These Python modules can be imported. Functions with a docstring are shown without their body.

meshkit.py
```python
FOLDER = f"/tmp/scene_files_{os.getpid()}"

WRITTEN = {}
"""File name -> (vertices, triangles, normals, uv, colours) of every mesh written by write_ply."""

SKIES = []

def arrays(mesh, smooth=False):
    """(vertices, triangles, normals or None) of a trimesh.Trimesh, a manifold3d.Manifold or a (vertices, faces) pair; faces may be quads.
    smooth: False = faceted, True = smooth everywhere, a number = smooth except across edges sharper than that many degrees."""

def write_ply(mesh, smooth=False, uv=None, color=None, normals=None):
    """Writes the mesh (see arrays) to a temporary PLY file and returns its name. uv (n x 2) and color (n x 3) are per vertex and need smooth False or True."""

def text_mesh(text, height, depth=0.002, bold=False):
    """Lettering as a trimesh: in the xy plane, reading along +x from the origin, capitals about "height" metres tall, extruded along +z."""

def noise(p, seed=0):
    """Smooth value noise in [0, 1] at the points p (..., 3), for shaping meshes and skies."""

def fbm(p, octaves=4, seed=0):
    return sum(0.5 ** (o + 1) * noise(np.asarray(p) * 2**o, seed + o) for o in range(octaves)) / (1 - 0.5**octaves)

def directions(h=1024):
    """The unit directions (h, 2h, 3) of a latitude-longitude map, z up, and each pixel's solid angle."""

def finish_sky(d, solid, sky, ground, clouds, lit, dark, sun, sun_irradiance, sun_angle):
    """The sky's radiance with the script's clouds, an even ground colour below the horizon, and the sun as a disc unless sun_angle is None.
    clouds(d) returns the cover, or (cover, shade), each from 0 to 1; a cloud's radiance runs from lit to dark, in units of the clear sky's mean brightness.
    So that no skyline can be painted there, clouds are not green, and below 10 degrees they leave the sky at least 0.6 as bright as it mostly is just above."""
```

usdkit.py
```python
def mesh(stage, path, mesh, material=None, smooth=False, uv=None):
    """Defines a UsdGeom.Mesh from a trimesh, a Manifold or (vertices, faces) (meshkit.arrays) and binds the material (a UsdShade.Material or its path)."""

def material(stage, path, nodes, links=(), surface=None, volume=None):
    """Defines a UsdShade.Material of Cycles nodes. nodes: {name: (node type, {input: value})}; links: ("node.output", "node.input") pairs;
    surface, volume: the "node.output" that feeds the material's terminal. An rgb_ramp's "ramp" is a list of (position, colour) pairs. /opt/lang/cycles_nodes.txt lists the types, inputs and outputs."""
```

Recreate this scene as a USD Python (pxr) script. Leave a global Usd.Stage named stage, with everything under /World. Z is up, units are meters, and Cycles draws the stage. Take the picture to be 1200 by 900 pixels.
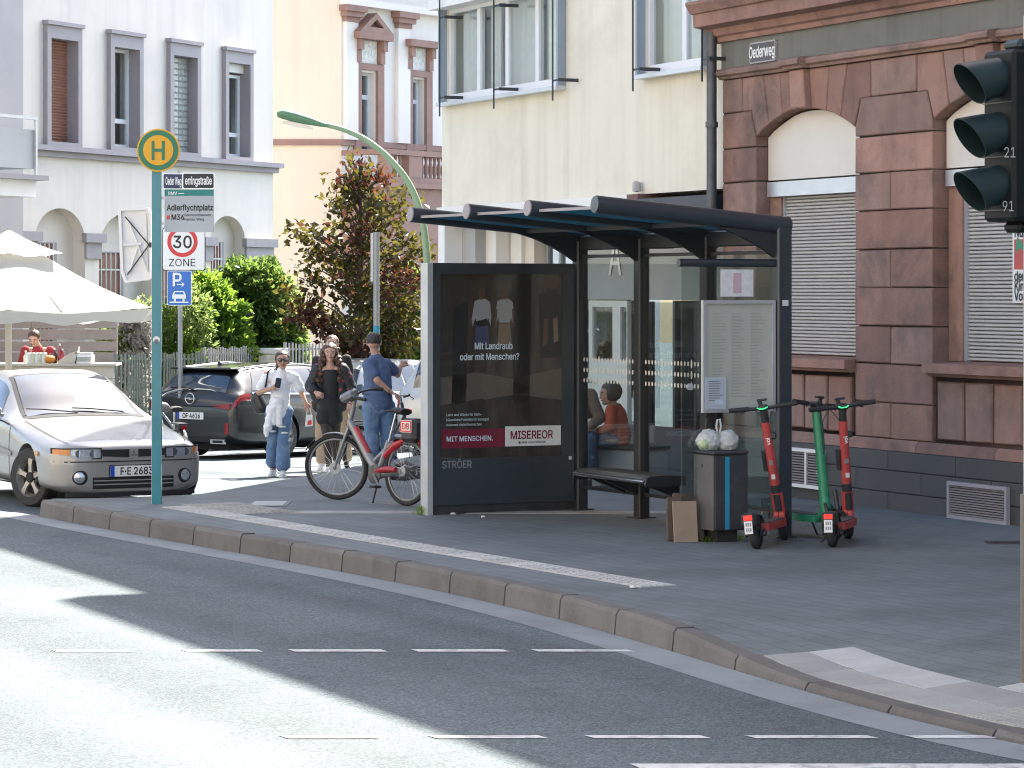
import math, random
import numpy as np, trimesh, manifold3d as m3, usdkit, meshkit
from pxr import Usd, UsdGeom, UsdLux, UsdShade, Gf, Sdf
from shapely.geometry import Polygon, MultiPolygon, box as sbox, LineString
from shapely import affinity
from scipy.interpolate import PchipInterpolator
random.seed(7); RNG = np.random.default_rng(7)
stage = Usd.Stage.CreateInMemory()
UsdGeom.Xform.Define(stage, '/World'); UsdGeom.Scope.Define(stage, '/World/Looks')

# ---------------------------------------------------------------- camera, sky, sun, exposure
FPX, HOR, CAMZ = 3500.0, 342.0, 2.1        # focal length in photo pixels, horizon row, eye height
EXPOSURE = 2.02
cam = UsdGeom.Camera.Define(stage, '/World/camera')
cam.CreateHorizontalApertureAttr(36.0); cam.CreateVerticalApertureAttr(27.0)
cam.CreateFocalLengthAttr(36.0 * FPX / 1200.0)
cam.CreateVerticalApertureOffsetAttr(-36.0 * (450.0 - HOR) / 1200.0)
cam.CreateClippingRangeAttr((0.1, 2000.0)); cam.CreateExposureAttr(EXPOSURE)
cam.AddTranslateOp().Set((0, 0, CAMZ)); cam.AddRotateXOp().Set(90.0)
SUN_EL, SUN_AZ = math.radians(50.0), (0.40, 0.917)
SUN = np.array([SUN_AZ[0] * math.cos(SUN_EL), SUN_AZ[1] * math.cos(SUN_EL), math.sin(SUN_EL)])
usdkit.material(stage, '/World/Looks/sky_light', {
    'sky': ('sky_texture', {'sky_type': 'single_scattering', 'sun_disc': False, 'sun_elevation': SUN_EL, 'sun_rotation': math.atan2(SUN[0], SUN[1]), 'altitude': 110.0, 'air_density': 1.0, 'aerosol_density': 2.2}),
    'bg': ('background_shader', {'strength': 0.10})}, [('sky.color', 'bg.color')], surface='bg.background')
dome = UsdLux.DomeLight.Define(stage, '/World/sky')
UsdShade.MaterialBindingAPI.Apply(dome.GetPrim()).Bind(UsdShade.Material.Get(stage, '/World/Looks/sky_light'))
dome.GetPrim().SetCustomDataByKey('kind', 'structure')
sun = UsdLux.DistantLight.Define(stage, '/World/sun')
sun.CreateIntensityAttr(1.25); sun.CreateAngleAttr(0.53); sun.CreateColorAttr((1.0, 0.95, 0.86)); sun.CreateNormalizeAttr(True)
sun.AddRotateZOp().Set(math.degrees(math.atan2(SUN[0], -SUN[1]))); sun.AddRotateXOp().Set(math.degrees(math.acos(SUN[2])))

# ---------------------------------------------------------------- from photo measurements to metres
def ground_z(x, y):
    """The side street falls gently away behind the corner."""
    return -0.16 - 0.026 * min(max(y - 33.0, 0.0), 45.0)
def G(px, py, z=0.0):
    d = FPX * (CAMZ - z) / (py - HOR)
    return ((px - 600.0) * d / FPX, d)
def at(px, d):
    return (px - 600.0) * d / FPX
def zat(py, d):
    return CAMZ + (HOR - py) * d / FPX
class Facade:
    """A vertical plane: origin o, direction u to the right as seen from the street; local x along u, local y into the wall."""
    def __init__(s, o, u):
        s.o = np.array(o, float); s.u = np.array(u, float) / np.hypot(*u); s.n = np.array([-s.u[1], s.u[0]]); s.rz = math.atan2(s.u[1], s.u[0])
    def p(s, px, py, off=0.0):
        a = (px - 600.0) / FPX; o = s.o + s.n * off
        k = (a * o[1] - o[0]) / (s.u[0] - a * s.u[1]); d = o[1] + k * s.u[1]
        return (k, zat(py, d))
    def s(s, px, off=0.0): return s.p(px, 0, off)[0]
    def w(s, k, off=0.0):
        q = s.o + s.u * k + s.n * off
        return (q[0], q[1])

# ---------------------------------------------------------------- mesh building
def rot(v, rz):
    c, s_ = math.cos(rz), math.sin(rz); v = np.asarray(v, float).copy()
    x, y = v[:, 0].copy(), v[:, 1].copy(); v[:, 0], v[:, 1] = c * x - s_ * y, s_ * x + c * y
    return v
class MB:
    def __init__(s): s.v, s.f, s.n = [], [], 0
    def add(s, v, f):
        v, f = np.asarray(v, float), np.asarray(f, int)
        if f.shape[1] == 4: f = np.vstack([f[:, [0, 1, 2]], f[:, [0, 2, 3]]])
        s.v.append(v); s.f.append(f + s.n); s.n += len(v); return s
    def mesh(s, t):
        if hasattr(t, 'to_mesh'):
            q = t.to_mesh(); return s.add(q.vert_properties[:, :3], q.tri_verts)
        return s.add(t.vertices, t.faces)
    def bx(s, x0, x1, y0, y1, z0, z1, rz=0, c=(0, 0, 0), ch=0.0):
        if ch > 0:
            v, f = chamfer_box(x0, x1, y0, y1, z0, z1, ch)
        else:
            v = np.array([[x, y, z] for z in (z0, z1) for y in (y0, y1) for x in (x0, x1)], float)
            f = np.array([[0, 2, 3, 1], [4, 5, 7, 6], [0, 1, 5, 4], [2, 6, 7, 3], [0, 4, 6, 2], [1, 3, 7, 5]])
        if rz: v = rot(v, rz)
        return s.add(v + np.asarray(c, float), f)
    def tube(s, pts, r, n=8, caps=True, squash=None):
        p = np.asarray(pts, float); t = np.gradient(p, axis=0); t /= np.linalg.norm(t, axis=1, keepdims=True) + 1e-12
        r = np.broadcast_to(r, (len(p),)); a = np.zeros_like(p)
        ref = np.array([0, 0, 1.0]) if abs(t[0][2]) < 0.9 else np.array([1.0, 0, 0])
        for i in range(len(p)):
            q = ref - t[i] * (ref @ t[i]); q /= np.linalg.norm(q) + 1e-12; a[i] = q; ref = q
        b = np.cross(t, a); ang = np.arange(n) * 2 * np.pi / n
        ca, sa = np.cos(ang), np.sin(ang)
        if squash: ca = ca * squash
        v = (p[:, None] + r[:, None, None] * (ca[None, :, None] * a[:, None] + sa[None, :, None] * b[:, None])).reshape(-1, 3)
        f = [[i * n + j, i * n + (j + 1) % n, (i + 1) * n + (j + 1) % n, (i + 1) * n + j] for i in range(len(p) - 1) for j in range(n)]
        s.add(v, f)
        if caps:
            for i, flip in ((0, True), (len(p) - 1, False)):
                ring = list(range(i * n, i * n + n)); vv = np.vstack([v[ring], p[i]])
                ff = [[n, (j + 1) % n, j] if flip else [n, j, (j + 1) % n] for j in range(n)]
                s.add(vv, ff)
        return s
    def cyl(s, p0, p1, r, n=12): return s.tube([p0, p1], r, n)
    def lathe(s, prof, n=16, c=(0, 0, 0), axis='z'):
        prof = np.asarray(prof, float); ang = np.arange(n) * 2 * np.pi / n
        v = np.stack([prof[:, None, 0] * np.cos(ang), prof[:, None, 0] * np.sin(ang), np.repeat(prof[:, 1:2], n, 1)], -1).reshape(-1, 3)
        f = [[i * n + j, i * n + (j + 1) % n, (i + 1) * n + (j + 1) % n, (i + 1) * n + j] for i in range(len(prof) - 1) for j in range(n)]
        if axis == 'y': v = v[:, [0, 2, 1]] * [1, 1, 1]; f = [q[::-1] for q in f]
        if axis == 'x': v = v[:, [2, 0, 1]]
        return s.add(v + np.asarray(c, float), f)
    def ell(s, c, r, n=2):
        t = trimesh.creation.icosphere(n, 1.0); return s.add(t.vertices * np.asarray(r, float) + np.asarray(c, float), t.faces)
    def prism(s, poly, y0, y1):
        """poly (shapely or points) lies in the x-z plane, extruded along y."""
        if not hasattr(poly, 'area'): poly = Polygon(poly)
        for g in getattr(poly, 'geoms', [poly]):
            if g.is_empty or g.area < 1e-8: continue
            t = trimesh.creation.extrude_polygon(g, y1 - y0, engine='earcut'); v = np.asarray(t.vertices)
            s.add(np.stack([v[:, 0], y1 - v[:, 2], v[:, 1]], 1), np.asarray(t.faces))
        return s
    def slab(s, poly, z0, z1):
        if not hasattr(poly, 'area'): poly = Polygon(poly)
        for g in getattr(poly, 'geoms', [poly]):
            t = trimesh.creation.extrude_polygon(g, z1 - z0, engine='earcut'); s.add(np.asarray(t.vertices) + [0, 0, z0], t.faces)
        return s
    def text(s, txt, h, o, depth=0.003, bold=False, sx=1.0, center=False):
        """Lettering standing in the x-z plane, facing -y, starting at o."""
        t = meshkit.text_mesh(txt, h, depth, bold); v = np.asarray(t.vertices).copy()
        if center: v[:, 0] -= (v[:, 0].min() + v[:, 0].max()) / 2
        v[:, 0] *= sx
        return s.add(np.stack([v[:, 0], -v[:, 2], v[:, 1]], 1) + np.asarray(o, float), t.faces)
    def xf(s, m):
        m = np.asarray(m, float); s.v = [v @ m[:3, :3].T + m[:3, 3] for v in s.v]; return s
    def move(s, d): s.v = [v + np.asarray(d, float) for v in s.v]; return s
    def turn(s, rz): s.v = [rot(v, rz) for v in s.v]; return s
    def tm(s): return trimesh.Trimesh(np.vstack(s.v), np.vstack(s.f), process=False)
    def build(s, name, mat, parent=None, smooth=False, label=None, kind=None):
        return obj(name, (np.vstack(s.v), np.vstack(s.f)), mat, parent, smooth, label, kind)
def chamfer_box(x0, x1, y0, y1, z0, z1, ch):
    v = np.array([[x, y, z] for z in (z0, z1) for y in (y0, y1) for x in (x0, x1)], float)
    c = (v.min(0) + v.max(0)) / 2; pts = []
    for q in v:
        s_ = np.sign(c - q)
        for k in range(3):
            w = q + s_ * ch; w[k] = q[k]; pts.append(w)
    h = trimesh.convex.convex_hull(np.array(pts)); return np.asarray(h.vertices), np.asarray(h.faces)
used = {}
def path_for(name, parent):
    base = '/World' if parent is None else str(parent.GetPath()); k = (base, name); n = used.get(k, 0); used[k] = n + 1
    return f'{base}/{name}' + (f'_{n:03d}' if n else '')
def obj(name, mesh, mat, parent=None, smooth=False, label=None, kind=None):
    p = usdkit.mesh(stage, path_for(name, parent), mesh, '/World/Looks/' + mat, smooth).GetPrim()
    if label: p.SetCustomDataByKey('label', label)
    if kind: p.SetCustomDataByKey('kind', kind)
    return p
def tag(p, label=None, cat=None, group=None, kind=None):
    for k, v in (('label', label), ('category', cat), ('group', group), ('kind', kind)):
        if v: p.SetCustomDataByKey(k, v)
    return p
def thing(name, label, cat, loc=(0, 0, 0), rz=0.0, group=None, kind=None, parent=None):
    x = UsdGeom.Xform.Define(stage, path_for(name, parent)); x.AddTranslateOp().Set(tuple(map(float, loc)))
    if rz: x.AddRotateZOp().Set(math.degrees(rz))
    return tag(x.GetPrim(), label, cat, group, kind)
def dup(root, loc, rz, label, group=None):
    name = root.GetName().rstrip('0123456789').rstrip('_'); was = root.GetCustomData()
    r = thing(name, label, was.get('category'), loc, rz, group or was.get('group'))
    r.GetReferences().AddInternalReference(root.GetPath()); r.SetInstanceable(True); return r

# ---------------------------------------------------------------- materials
def mat(name, col, rough=0.6, metal=0.0, var=0.12, scale=3.0, bump=0.0, bscale=60.0, coat=0.0, spec=0.5, dirt=None, dscale=0.6, damt=0.5, rnd=0.0, fine=0.0, streak=0.0):
    """Principled paint or stone: broad tone variation, optional stains (dirt colour), fine grain and relief."""
    c = np.array(col, float)
    nd = {'geo': ('geometry', {}), 'n': ('noise_texture', {'scale': scale, 'detail': 5.0, 'roughness': 0.6}),
          'r': ('rgb_ramp', {'ramp': [(0.25, tuple(c * (1 - var))), (0.75, tuple(np.minimum(c * (1 + var), 1)))]}),
          'p': ('principled_bsdf', {'roughness': rough, 'metallic': metal, 'coat_weight': coat, 'coat_roughness': 0.06, 'specular_ior_level': spec})}
    lk = [('geo.position', 'n.vector'), ('n.fac', 'r.fac')]; out = 'r.color'
    if fine:
        nd['nf'] = ('noise_texture', {'scale': 140.0, 'detail': 3.0}); nd['rf'] = ('rgb_ramp', {'ramp': [(0.3, (1 - fine,) * 3), (0.7, (1 + fine,) * 3)]})
        nd['mf'] = ('mix', {'mix_type': 'multiply', 'fac': 1.0}); lk += [('geo.position', 'nf.vector'), ('nf.fac', 'rf.fac'), (out, 'mf.color1'), ('rf.color', 'mf.color2')]; out = 'mf.color'
    if dirt is not None:
        nd['nd'] = ('noise_texture', {'scale': dscale, 'detail': 7.0, 'roughness': 0.68, 'distortion': 0.4}); nd['rd'] = ('rgb_ramp', {'ramp': [(0.48, (0, 0, 0)), (0.72, (damt,) * 3)]})
        nd['md'] = ('mix', {'color2': tuple(dirt)}); lk += [('geo.position', 'nd.vector'), ('nd.fac', 'rd.fac'), ('rd.color', 'md.fac'), (out, 'md.color1')]; out = 'md.color'
    if streak:
        nd['gs'] = ('mapping', {'mapping_type': 'point', 'scale': (3.2, 3.2, 0.16)}); nd['ns'] = ('noise_texture', {'scale': 1.0, 'detail': 6.0, 'roughness': 0.65}); nd['rs'] = ('rgb_ramp', {'ramp': [(0.35, (1 + streak * 0.3,) * 3), (0.52, (1,) * 3), (0.75, (1 - streak, 1 - streak * 1.05, 1 - streak * 1.2))]}); nd['ms'] = ('mix', {'mix_type': 'multiply', 'fac': 1.0})
        lk += [('geo.position', 'gs.vector'), ('gs.vector', 'ns.vector'), ('ns.fac', 'rs.fac'), (out, 'ms.color1'), ('rs.color', 'ms.color2')]; out = 'ms.color'
    if rnd:
        nd['oi'] = ('geometry', {}) if False else ('object_info', {}); nd['ro'] = ('rgb_ramp', {'ramp': [(0, (1 - rnd,) * 3), (1, (1 + rnd,) * 3)]}); nd['mo'] = ('mix', {'mix_type': 'multiply', 'fac': 1.0})
        lk += [('oi.random', 'ro.fac'), (out, 'mo.color1'), ('ro.color', 'mo.color2')]; out = 'mo.color'
    lk.append((out, 'p.base_color'))
    if bump:
        nd['nb'] = ('noise_texture', {'scale': bscale, 'detail': 4.0}); nd['b'] = ('bump', {'strength': bump, 'distance': 0.01})
        lk += [('geo.position', 'nb.vector'), ('nb.fac', 'b.height'), ('b.normal', 'p.normal')]
    return usdkit.material(stage, '/World/Looks/' + name, nd, lk, surface='p.BSDF')
def glass_pane(name, tint=(0.9, 0.95, 0.93), refl=1.0, rough=0.0, base=0.035):
    """A see-through pane that mirrors more at a glancing angle, the same from both sides."""
    usdkit.material(stage, '/World/Looks/' + name, {'t': ('transparent_bsdf', {'color': tint}), 'g': ('glossy_bsdf', {'color': (refl,) * 3, 'roughness': rough}), 'w': ('layer_weight', {'blend': 0.5}), 'pw': ('math', {'math_type': 'power', 'value2': 5.0}), 'ma': ('math', {'math_type': 'multiply_add', 'value2': 0.9, 'value3': base}), 'm': ('mix_closure', {})},
                    [('w.facing', 'pw.value1'), ('pw.value', 'ma.value1'), ('ma.value', 'm.fac'), ('t.BSDF', 'm.closure1'), ('g.BSDF', 'm.closure2')], surface='m.closure')
def leaf_mat(name, col, trans, var=0.4, gloss=0.35):
    c, t = np.array(col), np.array(trans)
    usdkit.material(stage, '/World/Looks/' + name, {'geo': ('geometry', {}), 'r': ('rgb_ramp', {'ramp': [(0, tuple(c * (1 - var))), (0.6, tuple(c)), (1, tuple(c * (1 + var)))]}),
        'rt': ('rgb_ramp', {'ramp': [(0, tuple(t * (1 - var))), (1, tuple(t * (1 + var * 0.5)))]}), 'p': ('principled_bsdf', {'roughness': gloss}), 't': ('translucent_bsdf', {}), 'm': ('mix_closure', {'fac': 0.5})},
        [('geo.random_per_island', 'r.fac'), ('geo.random_per_island', 'rt.fac'), ('r.color', 'p.base_color'), ('rt.color', 't.color'), ('p.BSDF', 'm.closure1'), ('t.BSDF', 'm.closure2')], surface='m.closure')
usdkit.material(stage, '/World/Looks/asphalt', {'geo': ('geometry', {}), 'n': ('noise_texture', {'scale': 0.45, 'detail': 8.0, 'roughness': 0.7}), 'r': ('rgb_ramp', {'ramp': [(0.32, (0.064, 0.082, 0.089)), (0.5, (0.083, 0.104, 0.111)), (0.72, (0.104, 0.127, 0.134))]}),
    'rt': ('mapping', {'mapping_type': 'point', 'rotation': (0, 0, -2.043)}), 'ms': ('mapping', {'mapping_type': 'point', 'scale': (0.05, 1.1, 1.0)}), 'nt': ('noise_texture', {'scale': 1.0, 'detail': 3.0}), 'rtk': ('rgb_ramp', {'ramp': [(0.34, (0.78,) * 3), (0.5, (1,) * 3), (0.66, (1.2,) * 3)]}), 'm1': ('mix', {'mix_type': 'multiply', 'fac': 1.0}),
    'va': ('voronoi_texture', {'scale': 85.0}), 'ra': ('rgb_ramp', {'ramp': [(0.0, (0.45,) * 3), (0.5, (1.0,) * 3), (1, (1.9,) * 3)]}), 'm2': ('mix', {'mix_type': 'multiply', 'fac': 0.9}),
    'nd': ('noise_texture', {'scale': 1.6, 'detail': 5.0}), 'wv': ('vector_math', {'math_type': 'multiply_add', 'vector2': (0.35, 0.35, 0.35)}), 'vc': ('voronoi_texture', {'feature': 'distance_to_edge', 'scale': 0.33}), 'rc': ('rgb_ramp', {'ramp': [(0.0, (0.45,) * 3), (0.006, (0.6,) * 3), (0.012, (1,) * 3)]}), 'm3': ('mix', {'mix_type': 'multiply', 'fac': 0.22}),
    'no': ('noise_texture', {'scale': 2.3, 'detail': 4.0, 'roughness': 0.5}), 'ro': ('rgb_ramp', {'ramp': [(0.66, (1,) * 3), (0.76, (0.62,) * 3)]}), 'm4': ('mix', {'mix_type': 'multiply', 'fac': 1.0}),
    'b': ('bump', {'strength': 0.5, 'distance': 0.006}), 'p': ('principled_bsdf', {'roughness': 0.82, 'specular_ior_level': 0.4})},
    [('geo.position', 'n.vector'), ('n.fac', 'r.fac'), ('geo.position', 'rt.vector'), ('rt.vector', 'ms.vector'), ('ms.vector', 'nt.vector'), ('nt.fac', 'rtk.fac'), ('r.color', 'm1.color1'), ('rtk.color', 'm1.color2'), ('geo.position', 'va.vector'), ('va.color', 'ra.fac'), ('m1.color', 'm2.color1'), ('ra.color', 'm2.color2'),
     ('geo.position', 'nd.vector'), ('nd.color', 'wv.vector1'), ('geo.position', 'wv.vector3'), ('wv.vector', 'vc.vector'), ('vc.distance', 'rc.fac'), ('m2.color', 'm3.color1'), ('rc.color', 'm3.color2'), ('geo.position', 'no.vector'), ('no.fac', 'ro.fac'), ('m3.color', 'm4.color1'), ('ro.color', 'm4.color2'), ('m4.color', 'p.base_color'), ('va.distance', 'b.height'), ('b.normal', 'p.normal')], surface='p.BSDF')
mat('gutter_concrete', (0.215, 0.24, 0.248), 0.85, var=0.15, scale=1.5, bump=0.3, dirt=(0.13, 0.13, 0.13), dscale=1.2, fine=0.2)
mat('road_paint', (0.58, 0.58, 0.56), 0.75, var=0.2, scale=5, bump=0.3, dirt=(0.14, 0.145, 0.15), dscale=9, damt=0.85)
mat('kerb_stone', (0.112, 0.104, 0.095), 0.8, var=0.15, scale=2.5, bump=0.35, bscale=50, dirt=(0.06, 0.054, 0.048), dscale=2.2, damt=0.7, rnd=0.14, fine=0.18)
mat('kerb_top', (0.27, 0.25, 0.23), 0.8, var=0.1, bump=0.3, fine=0.2)
mat('tactile', (0.40, 0.41, 0.40), 0.8, var=0.1, scale=4, bump=0.3, dirt=(0.33, 0.32, 0.3), dscale=3, rnd=0.1, fine=0.1)
mat('tactile_warm', (0.30, 0.30, 0.285), 0.8, var=0.1, scale=4, bump=0.3, dirt=(0.24, 0.24, 0.22), dscale=2.5, rnd=0.12, fine=0.1)
mat('iron', (0.07, 0.07, 0.07), 0.5, metal=0.7, var=0.2, bump=0.3)
mat('white_stucco', (0.67, 0.615, 0.55), 0.85, var=0.03, scale=1.0, bump=0.12, bscale=40, dirt=(0.55, 0.52, 0.48), dscale=0.5, damt=0.6, streak=0.10)
mat('grey_trim', (0.30, 0.275, 0.285), 0.7, var=0.08, scale=2, bump=0.1, dirt=(0.22, 0.21, 0.23), dscale=1.5)
mat('grey_plinth', (0.38, 0.36, 0.36), 0.8, var=0.08, scale=1, bump=0.15)
mat('peach_stucco', (0.76, 0.63, 0.49), 0.85, var=0.03, scale=0.7, bump=0.1, dirt=(0.68, 0.57, 0.46), dscale=0.5, damt=0.6, streak=0.08)
mat('pale_stucco', (0.80, 0.72, 0.64), 0.85, var=0.04, scale=0.8, bump=0.1)
mat('brown_stone', (0.30, 0.17, 0.13), 0.75, var=0.14, scale=2.5, bump=0.2, dirt=(0.2, 0.12, 0.1), dscale=1.6)
mat('relief_white', (0.7, 0.66, 0.58), 0.8, var=0.3, scale=14, bump=1.0, bscale=14)
mat('cream_stucco', (0.70, 0.66, 0.54), 0.88, var=0.035, scale=0.6, bump=0.25, bscale=30, dirt=(0.60, 0.56, 0.45), dscale=0.9, damt=0.8, streak=0.13)
mat('white_panel', (0.74, 0.73, 0.70), 0.6, var=0.04, scale=1)
mat('grey_panel', (0.38, 0.38, 0.38), 0.6, var=0.08, scale=1)
mat('dark_panel', (0.05, 0.052, 0.06), 0.5, var=0.2, scale=1.5)
mat('window_frame', (0.72, 0.73, 0.74), 0.4, var=0.03)
mat('blue_frame', (0.28, 0.33, 0.38), 0.4, var=0.05)
mat('dark_metal', (0.05, 0.052, 0.056), 0.45, metal=0.3, var=0.15)
mat('zinc', (0.10, 0.105, 0.115), 0.5, metal=0.6, var=0.25, scale=4, dirt=(0.06, 0.06, 0.06), dscale=3)
for i, c in enumerate([(0.265, 0.146, 0.11), (0.22, 0.124, 0.098), (0.30, 0.172, 0.13), (0.245, 0.155, 0.125)]):
    mat('sandstone_%d' % i, c, 0.82, var=0.2, scale=2.6, bump=0.55, bscale=38, dirt=(0.095, 0.068, 0.058), dscale=1.1, damt=0.95, rnd=0.14, fine=0.14, streak=0.22)
mat('sandstone_dark', (0.15, 0.085, 0.075), 0.85, var=0.2, scale=2, bump=0.4, dirt=(0.08, 0.055, 0.05), dscale=1.2)
mat('joint', (0.06, 0.045, 0.042), 0.9)
mat('frieze', (0.15, 0.152, 0.135), 0.85, var=0.12, scale=1.2, bump=0.2, dirt=(0.12, 0.125, 0.115), dscale=0.8, damt=0.9, streak=0.25)
mat('granite', (0.055, 0.052, 0.05), 0.6, var=0.14, scale=1.5, bump=0.25, dirt=(0.035, 0.034, 0.033), dscale=1.0, rnd=0.08, fine=0.2)
mat('shutter_slat', (0.50, 0.49, 0.475), 0.45, var=0.03, scale=1, rnd=0.03, streak=0.08)
mat('shutter_brown', (0.33, 0.16, 0.11), 0.5, var=0.08, rnd=0.05)
mat('blind_box', (0.64, 0.61, 0.55), 0.6, var=0.04, scale=1.2, dirt=(0.5, 0.46, 0.4), dscale=1.1, damt=0.5)
mat('aluminium', (0.62, 0.63, 0.65), 0.35, metal=0.7, var=0.05)
mat('steel_light', (0.50, 0.51, 0.51), 0.4, metal=0.5, var=0.12, scale=4)
mat('curtain', (0.78, 0.78, 0.75), 0.9, var=0.08, scale=6)
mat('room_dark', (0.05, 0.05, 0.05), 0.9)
mat('glass_block', (0.40, 0.43, 0.41), 0.12, var=0.35, scale=14, bump=0.9, bscale=22, coat=0.5)
glass_pane('window_glass', (0.86, 0.89, 0.89), 1.0, 0.0, 0.05)
glass_pane('clear_glass', (0.86, 0.92, 0.9), 0.9, 0.0)
mat('black_plastic', (0.025, 0.026, 0.028), 0.45, var=0.15)
mat('shelter_paint', (0.028, 0.036, 0.043), 0.38, metal=0.0, var=0.15, scale=3, coat=0.25, dirt=(0.05, 0.052, 0.052), dscale=2)
mat('shelter_dark', (0.022, 0.025, 0.028), 0.45, var=0.15)
mat('chrome', (0.7, 0.7, 0.72), 0.15, metal=1.0, var=0.05)
mat('white_paint', (0.80, 0.80, 0.79), 0.35, var=0.03)
mat('letter_white', (0.78, 0.78, 0.77), 0.5, var=0.02)
mat('letter_black', (0.02, 0.02, 0.022), 0.5)
mat('sign_red', (0.60, 0.03, 0.035), 0.4, var=0.04)
mat('sign_blue', (0.02, 0.14, 0.50), 0.4, var=0.05)
mat('rubber', (0.022, 0.022, 0.023), 0.75, var=0.2, scale=10)

# ---------------------------------------------------------------- the setting: road, pavement, kerbs, markings
def sheet(name, fn, x0, x1, y0, y1, nx, ny, m):
    xs, ys = np.linspace(x0, x1, nx), np.linspace(y0, y1, ny); X, Y = np.meshgrid(xs, ys); Z = np.vectorize(fn)(X, Y)
    f = [[j * nx + i, j * nx + i + 1, (j + 1) * nx + i + 1, (j + 1) * nx + i] for j in range(ny - 1) for i in range(nx - 1)]
    return tag(MB().add(np.stack([X, Y, Z], -1).reshape(-1, 3), f).build(name, m, smooth=True), kind='structure')
def road_grid():
    mb = MB(); ys = [-160, -60, -20, 0, 10, 20, 30, 33, 36, 40, 45, 50, 55, 60, 66, 72, 78, 100, 200]; xs = [-160, -40, -20, -10, -5, 0, 5, 10, 20, 40, 160]
    v = [[x, y, ground_z(x, y)] for y in ys for x in xs]; nx = len(xs)
    mb.add(v, [[j * nx + i, j * nx + i + 1, (j + 1) * nx + i + 1, (j + 1) * nx + i] for j in range(len(ys) - 1) for i in range(nx - 1)])
    return tag(mb.build('road', 'asphalt', smooth=True), kind='structure')
road_grid()
US = np.array([-0.45, 0.893]); US /= np.linalg.norm(US); NS = np.array([US[1], -US[0]])    # along the kerb (away), across it (towards the houses)
UB = np.array([-0.408, 0.913]); UB /= np.linalg.norm(UB); NB = np.array([UB[1], -UB[0]])
KERB_PX = [(41.7, 586.5), (70, 590), (100, 594), (167, 608), (246, 621.7), (333, 635), (429, 653), (483, 661), (545, 672), (608, 684.6), (681, 703.5), (757, 726), (820, 745), (870, 760), (960, 780), (1080, 806), (1200, 832), (1320, 858)]
kerb = np.array([G(*q) for q in KERB_PX])
# smooth the measured kerb line in plan and cut it into metre-long stones
kt = np.concatenate([[0], np.cumsum(np.hypot(*np.diff(kerb, axis=0).T))])
pc = [np.poly1d(np.polyfit(kt, kerb[:, k], 5)) for k in (0, 1)]
def kp(t): return np.array([pc[0](t), pc[1](t)])
KL = kt[-1]
def kn(t):
    d = kp(t + 0.02) - kp(t - 0.02); d /= np.linalg.norm(d); return np.array([d[1], -d[0]]) * -1      # towards the pavement
T_DROP0, T_DROP1 = [min(np.linspace(0, KL, 800), key=lambda t: np.hypot(*(kp(t) - np.array(G(*q))))) for q in ((770, 728), (905, 772))]
def kerb_top(t): return 0.0 if t < T_DROP0 else -0.12 * min(1, (t - T_DROP0) / (T_DROP1 - T_DROP0))
fx = [kp(t) + kn(t) * 0.14 for t in np.linspace(0, KL, 60)]
corner_far = [np.array(q) for q in [G(60, 584.5), G(150, 583), G(235, 579), G(300, 568), (-1.6, 37.0), (-0.9, 39.4)]]
wall_line = [np.array(q) for q in [(-0.5, 40.6), (3.5, 31.5), (5.6, 26.5), (9.5, 17.0), (13.5, 8.0), (12.0, 4.0)]]
pav = MB()
_ts = np.linspace(0, KL, 120); _kp = np.array([kp(t) for t in _ts]); _kt = np.array([kerb_top(t) for t in _ts])
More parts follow.
